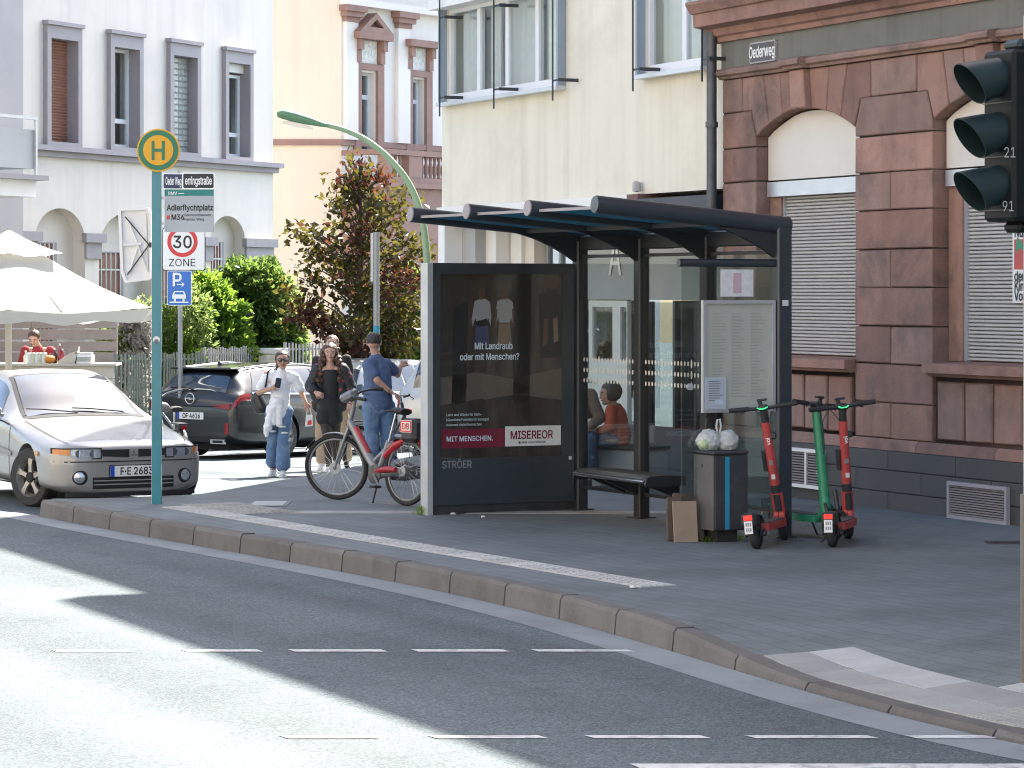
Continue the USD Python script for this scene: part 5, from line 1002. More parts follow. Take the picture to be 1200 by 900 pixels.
bar((147, 254), (175, 287), 0.008, 'iron', -0.035); bar((149.5, 322), (175, 287), 0.008, 'iron', -0.035); bar((145, 287), (166, 286), 0.02, 'white_paint'); bar((150, 258), (162, 287), 0.012, 'white_paint', -0.01); bar((162, 288), (151, 322), 0.012, 'white_paint', -0.01); bar((162, 288), (173, 320), 0.012, 'white_paint', -0.01); bar((172, 250), (174, 318), 0.008, 'steel_light', -0.03)
MB().bx(X(175), 0.0, -0.03, 0.0, Z(290), Z(284)).build('bracket', 'iron', rs)

# ---------------------------------------------------------------- street lamp and plain post
D = 42.0; l0 = (at(501, D), D); gz_ = ground_z(*l0)
lp = thing('street_lamp', 'green curved street lamp reaching over the side street behind the shelter', 'street lamp', (*l0, gz_)); X = lambda px: at(px, D) - l0[0]; Z = lambda py: zat(py, D) - gz_
cur = [(501, 620), (501, 480), (501, 360), (500.5, 310), (497, 270), (490, 240), (478, 213), (462, 192), (443, 174), (422, 160), (400, 151), (384, 147)]
pts = [(0, 0, 0)] + [(X(a), 0, Z(b)) for a, b in cur[1:]]
ps = np.array(pts); t = np.linspace(0, len(ps) - 1, 60); sm_ = np.stack([PchipInterpolator(np.arange(len(ps)), ps[:, k])(t) for k in range(3)], 1)
MB().tube(sm_, np.linspace(0.06, 0.034, 60), 14).build('pole', 'lamp_green', lp, True)
hp = [(386, 148, 0.035), (378, 146.5, 0.05), (362, 142, 0.085), (345, 137.5, 0.10), (331, 134.5, 0.09), (325, 135, 0.05)]
mb = MB().tube([(X(a), 0, Z(b) + (0.01)) for a, b, r in hp], [r for _, _, r in hp], 14, squash=0.75); mb.build('lamp_head', 'lamp_head', lp, 60)
mb = MB().tube([(X(a), 0, Z(b + 6)) for a, b in ((366, 145), (352, 141), (338, 138.5), (331, 138))], [0.04, 0.075, 0.075, 0.03], 12, squash=0.5); mb.build('lamp_bowl', 'window_glass', lp, 60)
D = 45.0; g0 = (at(441, D), D); gz_ = ground_z(*g0)
gp = thing('grey_post', 'plain grey metal post in front of the dark tree', 'post', (*g0, gz_)); Z = lambda py: zat(py, D) - gz_
MB().cyl((0, 0, 0), (0, 0, Z(272)), 0.045, 12).build('pole', 'pole_grey', gp, 40); MB().bx(-0.085, -0.05, -0.02, 0.02, Z(330), Z(273)).build('clamp_rail', 'steel_light', gp); MB().lathe([(0.046, Z(392)), (0.047, Z(382))], 12).build('sticker', 'bin_blue', gp, True)

# ---------------------------------------------------------------- parasol and stall at the left
D = 44.0; u0 = (at(10, D), D); gz_ = ground_z(*u0)
pa = thing('parasol', 'large white square parasol over the stall at the left edge', 'parasol', (*u0, gz_), 0.0); Z = lambda py: zat(py, D) - gz_
MB().cyl((0, 0, 0), (0, 0, Z(272)), 0.05, 12).build('pole', 'pale_wood', pa, 40)
def canopy(r0, z0, r1, z1, sag, m_name, nz=10):
    mb = MB(); v = []; seg = 12; ang_ = [math.radians(a) for a in (-90, 0, 90, 180)]
    cs = [np.array([math.cos(a), math.sin(a)]) for a in ang_]
    for i in range(nz + 1):
        k = i / nz; r = r0 + (r1 - r0) * k; z = z0 + (z1 - z0) * k - sag * math.sin(math.pi * k)
        for e in range(4):
            for j in range(seg):
                w = j / seg; q = (cs[e] * (1 - w) + cs[(e + 1) % 4] * w) * r; dz = -0.10 * k * math.sin(math.pi * w) * sag * 8 + 0.02 * math.sin(9 * w + e) * k
                q = q * (1 - 0.10 * k * math.sin(math.pi * w)); v.append([q[0], q[1], z + dz])
    n = 4 * seg; f = [[i * n + j, i * n + (j + 1) % n, (i + 1) * n + (j + 1) % n, (i + 1) * n + j] for i in range(nz) for j in range(n)]
    return mb.add(v, f).build(m_name, 'canvas', pa, 50)
canopy(0.5, Z(300) + 0.02, 2.12, Z(362), 0.06, 'canopy'); canopy(0.03, Z(270), 0.80, Z(298), 0.03, 'vent_cap')
mb = MB(); v = []; seg = 16
for e in range(4):
    for j in range(seg + 1):
        w = j / seg; a, b = math.radians(-90 + 90 * e), math.radians(90 * e); q = np.array([math.cos(a), math.sin(a)]) * (1 - w) + np.array([math.cos(b), math.sin(b)]) * w
        q = q * 2.12 * (1 - 0.10 * math.sin(math.pi * w)); z = Z(362) - 0.048 * math.sin(math.pi * w); v += [[q[0], q[1], z], [q[0] * 1.005, q[1] * 1.005, z - 0.16 - 0.03 * math.sin(5 * math.pi * w)]]
n = len(v) // 2; mb.add(v, [[2 * i, 2 * i + 1, 2 * i + 3, 2 * i + 2] for i in range(n - 1)]).build('valance', 'canvas', pa, True)
for a in range(8): MB().cyl((0.05 * math.cos(a * .785), 0.05 * math.sin(a * .785), Z(290)), (2.05 * (1 if a % 2 == 0 else 0.64) * math.cos(a * .785), 2.05 * (1 if a % 2 == 0 else 0.64) * math.sin(a * .785), Z(362) - 0.03), 0.014, 6).build('rib', 'pale_wood', pa, 40)
MB().tube([(2.1, 0, Z(362) - 0.1), (2.16, 0, Z(370)), (2.2, 0, Z(382))], 0.05, 6, squash=0.3).build('strap', 'grey_panel', pa)
D = 49.0
sc0 = (at(138, D), D); gz_ = ground_z(*sc0)
sc = thing('board_screen', 'weathered screen of wide horizontal boards behind the stall', 'screen', (*sc0, gz_)); Z = lambda py: zat(py, D) - gz_
for i, (ya_, yb_) in enumerate(((374, 384.6), (386, 398), (400, 411.5), (413, 425), (427, 439), (441, 453))):
    for a, b in ((-3.2, -1.42), (-1.415, 0.0)): MB().bx(a, b, RNG.uniform(-0.004, 0.004), 0.03, Z(yb_), Z(ya_), ch=0.004).build('board', 'weathered_wood', sc)
for x in (-3.1, -1.42, -0.06): MB().bx(x - 0.04, x + 0.04, 0.036, 0.11, 0.0, Z(374)).build('post', 'weathered_wood', sc)
D = 46.5; c0_ = (at(134, D), D); gz_ = ground_z(*c0_)
ct = thing('stall_counter', 'pale wooden stall counter under the parasol', 'counter', (*c0_, gz_)); Z = lambda py: zat(py, D) - gz_
MB().bx(-3.2, 0.04, -0.1, 0.6, Z(428.5), Z(426)).build('top', 'pale_wood', ct)
for i in range(3): MB().bx(-3.1, 0.0, -0.03, 0.0, Z(429) - 0.19 - 0.2 * i, Z(429) - 0.2 * i, ch=0.004).build('board', 'pale_wood', ct)
for x in (-3.0, -0.1): MB().bx(x, x + 0.06, 0.05, 0.12, 0.0, Z(428.5)).build('leg', 'weathered_wood', ct)
zt = zat(426, D) + 0.001
mat('pumpkin', (0.6, 0.22, 0.03), 0.6, var=0.15, scale=10); mat('bottle_dark', (0.03, 0.03, 0.025), 0.2, coat=0.5); mat('bottle_red', (0.3, 0.03, 0.05), 0.3, coat=0.5); mat('jar_pale', (0.55, 0.55, 0.42), 0.4, var=0.3, scale=25)
def onc(px, dy=0.1): return (at(px, D), D + dy, zt)
bt = [(0, 0), (0.035, 0), (0.038, 0.14), (0.03, 0.18), (0.013, 0.22), (0.013, 0.27), (0, 0.27)]
for px, m, lb, s_ in ((63, 'bottle_dark', 'dark bottle on the stall counter beside the pumpkin', 0.85), (69, 'bottle_red', 'red bottle on the stall counter right of the dark one', 1.1), (72, 'bottle_red', 'short red bottle on the stall counter, rightmost bottle', 0.8), (29, 'jar_pale', 'pale jar at the left end of the stall counter', 0.7)):
    b_ = thing('bottle', lb, 'bottle', onc(px), 0, 'goods on the stall counter'); MB().lathe([(r, z * s_) for r, z in bt], 14).build('body', m, b_, 40); MB().lathe([(0.015, 0.25 * s_), (0.016, 0.28 * s_), (0, 0.28 * s_)], 10).build('cap', 'letter_white', b_, 40)
for i in range(5):
    tag(MB().lathe([(0, 0), (0.045, 0), (0.048, 0.1), (0.05, 0.16), (0.04, 0.17), (0, 0.17)], 12, onc(35 + i * 4.2, -0.02)).build('paper_cup', 'jar_pale' if i % 2 else 'print_white', None, 40), '%s jar in the row on the stall counter, number %s from the left' % ('pale patterned' if i % 2 else 'white', ('one', 'two', 'three', 'four', 'five')[i]), 'jar', 'row of jars on the stall counter')
mb = MB(); t = trimesh.creation.icosphere(3, 1.0); v = np.asarray(t.vertices); an = np.arctan2(v[:, 1], v[:, 0]); v = v * (1 - 0.08 * np.abs(np.sin(an * 4)))[:, None] * [0.095, 0.09, 0.07] + [0, 0, 0.065]; pk = thing('pumpkin', 'orange pumpkin on the stall counter', 'pumpkin', onc(58, 0)); mb.add(v, t.faces).build('fruit', 'pumpkin', pk, True); MB().cyl((0, 0, 0.125), (0.012, 0, 0.16), 0.01, 6).build('stalk', 'weathered_wood', pk)
wb_ = thing('bread_basket', 'open wooden tray tilted on the stall counter', 'tray', onc(79, 0.1)); MB().prism([(-0.14, 0), (0.14, 0), (0.16, 0.2), (0.02, 0.15), (-0.16, 0.03)], -0.1, 0.1).build('tray', 'pale_wood', wb_); MB().prism([(0.0, 0.16), (0.16, 0.205), (0.17, 0.26), (0.02, 0.24)], -0.09, 0.09).build('lid', 'weathered_wood', wb_)
sc_ = thing('kitchen_scale', 'white box shaped shop scale at the right of the stall counter', 'scale', onc(98, 0.1)); MB().prism([(-0.14, 0.0), (0.14, 0.0), (0.14, 0.13), (-0.1, 0.15)], -0.1, 0.12).build('body', 'white_paint', sc_); MB().bx(-0.1, 0.11, -0.104, -0.1005, 0.03, 0.1).build('panel', 'grey_panel', sc_); MB().bx(-0.13, 0.12, -0.1, 0.11, 0.152, 0.17).build('plate', 'white_paint', sc_)
# fences
def fence(label, pA, pB, h, m, step, twist=0.0):
    a, b = np.array(pA), np.array(pB); L_ = np.linalg.norm(b - a); g = thing('bar_fence', label, 'fence', (*a, ground_z(*a)), math.atan2(*(b - a)[::-1]))
    for z in (0.12, h - 0.1): MB().bx(0, L_, 0.012, 0.03, z, z + 0.03).build('rail', m, g)
    for x in np.arange(0.05, L_, step): MB().bx(-0.012, 0.012, -0.012, 0.011, 0.0, h + 0.02 * math.sin(x * 13)).xf([[1, 0, twist * math.sin(x * 7), x], [0, 1, 0, 0], [0, 0, 1, 0.02], [0, 0, 0, 1]]).build('bar', m, g)
    for x in np.arange(0, L_ + 0.1, 2.2): MB().bx(x - 0.025, x + 0.025, 0.031, 0.08, 0, h + 0.04).build('post', m, g)
fence('green garden fence of uneven upright bars between the stall and the teal pole', (at(139, 48.5), 48.5), (at(242, 50.5), 50.5), 1.62, 'fence_green', 0.085, 0.03)
fence('grey iron garden fence in front of the laurel hedge', (at(243, 51), 51), (at(300, 53), 53), 1.74, 'grey_panel', 0.10)
fence('grey iron garden fence below the dark tree', (at(337, 53), 53), (at(512, 57), 57), 1.84, 'grey_panel', 0.10)
D = 53.0; p_ = (at(318, D), D); gp_ = thing('gate_pillar', 'pale stone gate pillar between the two iron fences', 'pillar', (*p_, ground_z(*p_))); zt = zat(408, D) - ground_z(*p_)
MB().bx(-0.24, 0.24, 0, 0.4, 0, zt - 0.1, ch=0.02).build('shaft', 'relief_white', gp_); MB().bx(-0.29, 0.29, -0.05, 0.45, zt - 0.1, zt, ch=0.02).build('cap', 'white_panel', gp_)

for k, (px, py, sz) in enumerate(((531, 603.5, .03), (566, 607, .02), (742, 690, .025))):
    q = G(px, py); tag(MB().add(*lump((q[0], q[1], .012), (sz, sz, .012), .4, 9, k, 2)).build('paper_scrap', 'print_white', None, True), ('crumpled white paper scrap at the foot of the advertising panel', 'tiny paper scrap on the paving before the advertising panel', 'paper scrap near the end of the tactile strip')[k], 'litter')
# ---------------------------------------------------------------- cars
def car_paint(name, col, flake=0.0, rough=0.3):
    mat(name, col, rough, metal=flake, var=0.04, scale=2, coat=0.8, dirt=tuple(np.array(col) * 0.8 + 0.02), dscale=3, damt=0.3)
car_paint('paint_silver', (0.29, 0.28, 0.262), 0.35, 0.36); car_paint('paint_black', (0.008, 0.008, 0.009)); car_paint('paint_white', (0.62, 0.63, 0.62)); car_paint('paint_pale', (0.50, 0.51, 0.50), 0.3)
mat('car_glass', (0.012, 0.016, 0.018), 0.03, var=0.2, coat=1.0, spec=0.8); mat('car_glass_blue', (0.01, 0.03, 0.05), 0.04, coat=1.0, spec=0.8)
mat('lamp_clear', (0.45, 0.47, 0.5), 0.12, metal=0.6, var=0.35, scale=30, coat=1.0); mat('lamp_amber', (0.55, 0.20, 0.04), 0.15, var=0.2, scale=30, coat=1.0); mat('lamp_red', (0.26, 0.006, 0.01), 0.12, var=0.25, scale=20, coat=1.0)
mat('plate_white', (0.74, 0.74, 0.73), 0.35, var=0.02); mat('plate_blue', (0.01, 0.06, 0.42), 0.35); mat('rim_silver', (0.40, 0.38, 0.35), 0.4, metal=0.5, var=0.15, scale=12, dirt=(0.15, 0.12, 0.1), dscale=8); mat('underbody', (0.012, 0.012, 0.013), 0.8)
class Car:
    """Body lofted through stations (x forward, zbot, zbelt, ztop, half widths at sill, belt and top edge, drop of the top edge)."""
    def __init__(s, st):
        st = np.array(sorted(st), float); s.x = st[:, 0]; s.I = [PchipInterpolator(s.x, st[:, k]) for k in range(1, 8)]; s.x0, s.x1 = s.x[0], s.x[-1]
    def sec(s, x):
        zb, zl, zt, ws, wl, wt, dr = [float(i(x)) for i in s.I]
        return np.array([[0, zb], [ws * 0.8, zb], [ws * 0.985, zb + 0.07], [max(ws, wl) * 1.012, (zb * 0.45 + zl * 0.55)], [wl, zl], [wt, zt - dr], [wt * 0.55, zt - dr * 0.22], [0, zt]])
    def P(s, x, v):
        q = s.sec(x); v = min(max(v, 0), 7); i = min(int(v), 6); t = v - i
        p0 = q[i - 1] if i > 0 else q[i] * [-1, 1] if i == 0 else q[i]; p1, p2 = q[i], q[i + 1]; p3 = q[i + 2] if i + 2 < 8 else q[6] * [-1, 1]
        if i == 0: p0 = p1 * 2 - p2
        k = 0.5 if i not in (0, 1) else 0.15
        m1, m2 = (p2 - p0) * k * 0.7, (p3 - p1) * k * 0.7; t2, t3 = t * t, t ** 3
        w = (2 * t3 - 3 * t2 + 1) * p1 + (t3 - 2 * t2 + t) * m1 + (-2 * t3 + 3 * t2) * p2 + (t3 - t2) * m2
        return np.array([x, max(w[0], 0) if v < 7 else 0.0, w[1]])
    def solid(s):
        xs = np.unique(np.concatenate([np.linspace(a, b, 6) for a, b in zip(s.x, s.x[1:])])); vs = np.unique(np.concatenate([[0, 1, 1.5], np.linspace(2, 7, 24)]))
        half = [[s.P(x, v) for v in vs] for x in xs]; ring = [np.array(h + [p * [1, -1, 1] for p in h[-2:0:-1]]) for h in half]; n = len(ring[0]); V = list(np.vstack(ring)); F = []
        for i in range(len(xs) - 1):
            for j in range(n): a, b, c, d = i * n + j, i * n + (j + 1) % n, (i + 1) * n + (j + 1) % n, (i + 1) * n + j; F += [[a, d, c], [a, c, b]]
        for i, fl in ((0, False), (len(xs) - 1, True)):
            V.append(ring[i].mean(0)); k = len(V) - 1
            for j in range(n): a, b = i * n + j, i * n + (j + 1) % n; F.append([k, b, a] if fl else [k, a, b])
        m = m3.Manifold(m3.Mesh(np.array(V, np.float32), np.array(F, np.uint32)))
        if m.volume() < 0: m = m3.Manifold(m3.Mesh(np.array(V, np.float32), np.array(F, np.uint32)[:, ::-1]))
        return m
    def patch(s, xa, xb, va, vb, off=0.004, side=1, nx=10, nv=8, skew=0.0):
        """A thin cover lying on the body between two x and two rows; skew slides x along the rows."""
        fl = np.array([1, side, 1]); g = []
        for v in np.linspace(va, vb, nv):
            for k in np.linspace(0, 1, nx):
                x = (xa[0] + (xa[1] - xa[0]) * (v - va) / (vb - va)) * (1 - k) + (xb[0] + (xb[1] - xb[0]) * (v - va) / (vb - va)) * k if isinstance(xa, tuple) else xa + (xb - xa) * k
                e = 0.01; p = s.P(x, v); du = s.P(min(x + e, s.x1), v) - s.P(max(x - e, s.x0), v); dv = s.P(x, min(v + 0.05, 7)) - s.P(x, max(v - 0.05, 0)); nrm = np.cross(du, dv); nrm /= np.linalg.norm(nrm) + 1e-9
                c = p - np.array([x, 0, 0.6]); nrm = nrm if nrm @ (c + [0.0, 0, 0]) > 0 else -nrm
                g.append((p + nrm * off) * fl)
        return MB().add(g, [[j * nx + i, j * nx + i + 1, (j + 1) * nx + i + 1, (j + 1) * nx + i] for j in range(nv - 1) for i in range(nx - 1)])
    def top(s, xa, xb, va, off=0.004, nx=10, nv=7):
        a = s.patch(xa, xb, va, 7, off, 1, nx, nv); b = s.patch(xa, xb, va, 7, off, -1, nx, nv); return a.add(b.v[0], b.f[0])
    def strip(s, y0, y1, z0, z1, end=1, off=0.006, dep=0.02, n=8, zz=None):
        """Something set into the nose (end 1) or the tail (-1), following its plan curve."""
        xs = np.linspace(s.x1, s.x1 - 0.6, 60) if end > 0 else np.linspace(s.x0, s.x0 + 0.6, 60); f = []; zm = (z0 + z1) / 2
        ws = []
        for x in xs:
            q = np.array([s.P(x, v)[1:] for v in np.linspace(2, 5.9, 27)]); ws.append(np.interp(zm, q[:, 1], q[:, 0]) if q[:, 1].min() <= zm <= q[:, 1].max() else (q[:, 0].max() if zm < q[:, 1].min() else 0.0))
        ws = np.maximum.accumulate(np.array(ws)); v = []
        for k, y in enumerate(np.linspace(y0, y1, n)):
            xx = np.interp(abs(y), ws, xs) if abs(y) > ws[0] else xs[0]; t = k / (n - 1); za, zb_ = (z0, z1) if zz is None else (z0 + zz[0] * t, z1 + zz[1] * t)
            for x_, z in ((xx + end * off, za), (xx + end * off, zb_), (xx - end * dep, zb_), (xx - end * dep, za)): v.append([x_, y, z])
        F = [[i * 4 + j, i * 4 + (j + 1) % 4, (i + 1) * 4 + (j + 1) % 4, (i + 1) * 4 + j] for i in range(n - 1) for j in range(4)] + [[0, 1, 2, 3], [4 * n - 1, 4 * n - 2, 4 * n - 3, 4 * n - 4]]
        return MB().add(v, F)
def wheel(parent, c, R, steer=0.0, side=1, spokes=5, rimm='rim_silver', w=0.2):
    g = thing('wheel', None, None, tuple(c), steer, parent=parent); s_ = side
    MB().lathe([(R * 0.66, -w / 2), (R * 0.93, -w / 2), (R, -w * 0.36), (R, w * 0.36), (R * 0.93, w / 2), (R * 0.66, w / 2)], 36, axis='y').build('tyre', 'rubber', g, 35)
    MB().lathe([(0.0, s_ * w * 0.05), (R * 0.62, s_ * w * 0.05), (R * 0.655, s_ * w * 0.42), (R * 0.67, s_ * w * 0.47), (R * 0.67, -s_ * w * 0.4), (0, -s_ * w * 0.4)], 32, axis='y').build('rim', rimm, g, 35)
    mb = MB(); MB().lathe([(0.0, s_ * w * 0.48), (R * 0.17, s_ * w * 0.47), (R * 0.2, s_ * w * 0.3), (0.0, s_ * w * 0.28)], 18, axis='y').build('hub_cap', 'underbody' if rimm == 'rim_silver' else rimm, g, 35)
    MB().lathe([(R * 0.2, s_ * w * 0.06), (R * 0.6, s_ * w * 0.06), (R * 0.6, s_ * w * 0.07), (R * 0.2, s_ * w * 0.07)], 24, axis='y').build('brake_disc', 'underbody', g, 35)
    for i in range(spokes):
        a = 2 * math.pi * i / spokes + 0.3; ca, sa = math.cos(a), math.sin(a); t = np.array([-sa, 0, ca]); r = np.array([ca, 0, sa]); v = []
        for rr, hw, y in ((R * 0.14, R * 0.085, 0.40), (R * 0.4, R * 0.07, 0.42), (R * 0.66, R * 0.12, 0.40)):
            for dy in (0, -0.12): v += [r * rr + t * hw + [0, s_ * w * (y + dy), 0], r * rr - t * hw + [0, s_ * w * (y + dy), 0]]
        MB().add(v, [[0, 1, 5, 4], [4, 5, 9, 8], [2, 6, 7, 3], [6, 10, 11, 7], [0, 4, 6, 2], [4, 8, 10, 6], [1, 3, 7, 5], [5, 7, 11, 9]]).build('spoke', rimm, g)
def mirror(parent, x, z, y, m):
    for s_ in (-1, 1):
        mb = MB().add(*lump((x, s_ * (y + 0.1), z + 0.06), (0.05, 0.1, 0.065), 0.04, 3, 2, 3)); g = thing('door_mirror', None, None, parent=parent); mb.build('shell', m, g, True)
        MB().bx(x - 0.055, x - 0.05, s_ * (y + 0.1) - 0.075, s_ * (y + 0.1) + 0.075, z + 0.015, z + 0.105).build('mirror_glass', 'chrome', g); MB().cyl((x, s_ * (y - 0.02), z + 0.01), (x, s_ * (y + 0.06), z + 0.03), 0.02, 8).build('arm', m, g)
def plate(parent, c, txt, end, w=0.52, h=0.11, yaw=0.0):
    """A number plate; end 1 faces +x, -1 faces -x."""
    g = thing('number_plate', None, None, tuple(c), (math.pi / 2 if end > 0 else -math.pi / 2), parent=parent)
    MB().bx(-w / 2 - 0.008, w / 2 + 0.008, 0.0, 0.012, -h / 2 - 0.008, h / 2 + 0.008).build('holder', 'underbody', g); MB().bx(-w / 2, w / 2, -0.004, -0.0002, -h / 2, h / 2).build('face', 'plate_white', g); MB().bx(-w / 2, -w / 2 + 0.045, -0.0065, -0.0042, -h / 2, h / 2).build('country_band', 'plate_blue', g)
    MB().text(txt, h * 0.68, (0.025, -0.0065, -h * 0.34), 0.002, True, 0.82, True).build('characters', 'letter_black', g)
def body(parent, C, paint, axles, R, W, wells=True):
    m = C.solid()
    for x in axles:
        for s_ in (-1, 1):
            cy = m3.Manifold.cylinder(0.5, R * 1.16, R * 1.16, 36).rotate([90, 0, 0]).translate([x, s_ * (W - 0.02) + 0.25, R * 1.0]); m = m - cy
    q = m.to_mesh(); v, f = q.vert_properties[:, :3], q.tri_verts
    obj('body', trimesh.Trimesh(v, f, process=False), paint, parent, 28)
    MB().bx(C.x0 + 0.25, C.x1 - 0.25, -W * 0.66, W * 0.66, 0.16, 0.34).build('underbody', 'underbody', parent)
# silver saloon at the left
fw = np.array([0.45, -0.893]); F_ = np.array([-3.93, 31.02]); cpos = F_ - fw * 2.3; RZ = math.atan2(fw[1], fw[0])
gal = thing('silver_saloon', 'silver four door saloon with its front to the viewer parked at the left edge', 'car', (*cpos, ground_z(*cpos)), RZ)
GC = Car([(2.30, .20, .50, .625, .30, .30, .22, .012), (2.285, .185, .52, .65, .50, .50, .38, .015), (2.25, .175, .54, .675, .64, .64, .5, .02), (2.16, .17, .57, .705, .755, .755, .6, .025), (2.0, .17, .60, .74, .82, .815, .66, .03), (1.75, .18, .64, .785, .85, .845, .69, .035), (1.3, .19, .72, .85, .862, .852, .70, .035), (.82, .2, .82, .915, .865, .855, .70, .03), (.66, .2, .85, .95, .865, .855, .69, .04), (.2, .2, .88, 1.20, .865, .855, .63, .075), (-.22, .2, .89, 1.355, .865, .855, .57, .06), (-.75, .2, .90, 1.395, .865, .855, .56, .05), (-1.15, .2, .91, 1.355, .865, .855, .555, .06), (-1.6, .21, .93, 1.12, .862, .85, .57, .05), (-1.8, .23, .94, 1.03, .855, .84, .6, .03), (-2.15, .27, .93, 1.01, .82, .80, .62, .03), (-2.28, .34, .84, .92, .72, .70, .5, .03)])
body(gal, GC, 'paint_silver', (1.40, -1.235), 0.31, 0.865)
GC.top(.74, -.25, 5.06, 0.003, 12, 8).build('windscreen_seal', 'underbody', gal, True); GC.top(.68, -.18, 5.25, 0.006, 12, 8).build('windscreen', 'car_glass', gal, True); GC.top(-1.2, -1.66, 5.2, 0.005).build('rear_window', 'car_glass', gal, True)
for s_ in (-1, 1):
    GC.patch((.42, .06), (-.48, -.48), 4.12, 4.86, 0.006, s_).build('side_window', 'car_glass', gal, True); GC.patch((-.54, -.54), (-1.5, -1.18), 4.12, 4.86, 0.006, s_).build('side_window', 'car_glass', gal, True)
    GC.patch(.75, -1.6, 3.98, 4.08, 0.006, s_, 14, 3).build('waist_trim', 'underbody', gal, True); GC.patch(.9, -.95, 2.9, 3.12, 0.01, s_, 14, 3).build('side_moulding', 'paint_silver', gal, True)
    for x in (.82, -.52, -1.35): GC.patch(x, x - .012, 2.1, 4.0, 0.003, s_, 2, 12).build('door_seam', 'underbody', gal, True)
    GC.strip(s_ * .36, s_ * .66, .545, .635, 1, 0.012, 0.02, 8).build('headlight', 'lamp_clear', gal); GC.strip(s_ * .665, s_ * .80, .55, .635, 1, 0.012, 0.02, 8).build('indicator', 'lamp_amber', gal)
    GC.strip(s_ * .345, s_ * .808, .533, .647, 1, 0.006, 0.02, 10).build('lamp_surround', 'underbody', gal); GC.strip(s_ * .05, s_ * .34, .548, .63, 1, 0.008, 0.02, 6, (0.012, 0)).build('grille', 'underbody', gal)
    for nm_, m_, r_, e_ in (('fog_lamp_recess', 'underbody', .085, 0.0), ('fog_lamp', 'lamp_clear', .062, .006)):
        MB().lathe([(0, .016 + e_), (r_ * .8, .013 + e_), (r_, .004 + e_), (r_, -.05), (0, -.05)], 22).xf([[0, 0, 1, 0], [1, 0, 0, 0], [0, 1, 0, 0], [0, 0, 0, 1]]).turn(s_ * .30).move((2.262, s_ * .575, .345)).build(nm_, m_, gal, 40)
    MB().bx(2.295, 2.302, s_ * 0.011 - 0.011, s_ * 0.011 + 0.011, 0, 0).build('badge', 'chrome', gal) if False else None
for s_ in (-1, 1):
    GC.patch((2.12, .86), (2.105, .845), 4.9, 5.0, 0.003, s_, 2, 2).build('bonnet_seam', 'underbody', gal, True) if False else GC.patch(2.1, .84, 4.93, 4.97, 0.004, s_, 30, 2).build('bonnet_seam', 'underbody', gal, True)
    for k in range(2): y = s_ * (.44 + .14 * k); MB().lathe([(0, 0), (.035, .0), (.042, .012), (0, .012)], 16).xf([[0, 0, 1, 2.285 - .03 * k], [1, 0, 0, y], [0, 1, 0, .59], [0, 0, 0, 1]]).build('lamp_reflector', 'chrome', gal, 40)
    MB().ell((.62, s_ * .36, 1.02), (.04, .03, .03)).build('seat', 'underbody', gal) if False else None
GC.top(.80, .70, 5.2, 0.004, 4, 7).build('scuttle', 'underbody', gal, True)
GC.strip(-.44, .44, .225, .345, 1, 0.006, 0.03, 12).build('lower_grille', 'underbody', gal)
for z in (.27, .31): GC.strip(-.43, .43, z - .006, z + .006, 1, 0.012, 0.0, 12).build('grille_bar', 'paint_silver', gal)
GC.strip(-.70, .70, .145, .19, 1, 0.006, 0.03, 16).build('lip', 'underbody', gal); GC.strip(-.80, .80, .500, .512, 1, 0.003, 0.02, 20).build('bumper_seam', 'underbody', gal)
for a in (90, 210, 330):
    r = math.radians(a); d = np.array([math.cos(r), math.sin(r)]); t = np.array([-d[1], d[0]]); pts = [d * 0.001, d * .022 + t * .0125, d * .044, d * .022 - t * .0125]
    MB().prism([(p[0], p[1]) for p in pts], 0, .006).turn(math.pi / 2).move((2.315, 0, .585)).build('badge_diamond', 'chrome', gal)
plate(gal, (2.318, 0.0, .405), 'F·E 2683', 1); mirror(gal, .50, .92, .86, 'paint_silver')
for y0 in (-.1, -.62): MB().tube([GC.P(.70, 7)[0:1].tolist() + [y0 + .55, .955] , [.62, y0 + .2, .99], [.60, y0 + .0, 1.0]], .008, 5).build('wiper', 'underbody', gal)
wheel(gal, (1.40, -.765, .31), .31, 0.40, -1); wheel(gal, (1.40, .765, .31), .31, 0.40, 1); wheel(gal, (-1.235, -.765, .31), .31, 0, -1); wheel(gal, (-1.235, .765, .31), .31, 0, 1)
GC.patch(1.78, 1.70, 3.55, 3.75, 0.012, -1, 3, 3).build('side_repeater', 'lamp_amber', gal, True)
MB().lathe([(0, 0), (.05, 0), (.05, .004), (0, .004)], 16).xf([[0, 0.3, 0.95, .28], [1, 0, 0, -.52], [0, .95, -.3, 1.02], [0, 0, 0, 1]]).build('sticker', 'sign_green', gal)

def estate_stations(L, H, W, hood=.98, belt=.98):
    h = L / 2
    return [(h, .24, .55, .72, W * .42, W * .4, W * .3, .02), (h - .05, .2, .58, .76, W * .7, W * .68, W * .5, .03), (h - .2, .18, .64, .82, W * .9, W * .88, W * .66, .03), (h - .6, .18, .74, .91, W * .985, W * .97, W * .76, .035), (h - 1.2, .19, .86, hood, W, W * .985, W * .8, .03), (h - 1.38, .19, .89, hood + .04, W, W * .985, W * .78, .05), (h - 1.95, .19, belt - .04, H - .17, W, W * .985, W * .7, .08), (h - 2.5, .19, belt - .02, H - .02, W, W * .985, W * .66, .06), (h - 3.3, .2, belt, H, W, W * .985, W * .655, .055), (-h + .62, .21, belt + .04, H - .04, W, W * .98, W * .64, .055), (-h + .36, .23, belt + .05, H - .12, W * .985, W * .96, W * .63, .06), (-h + .2, .25, belt + .04, H - .32, W * .965, W * .94, W * .66, .06), (-h + .1, .27, belt - .02, belt + .10, W * .94, W * .92, W * .7, .04), (-h + .05, .29, belt - .08, belt + .0, W * .9, W * .89, W * .7, .03), (-h, .34, belt - .25, belt - .16, W * .8, W * .8, W * .6, .03)]
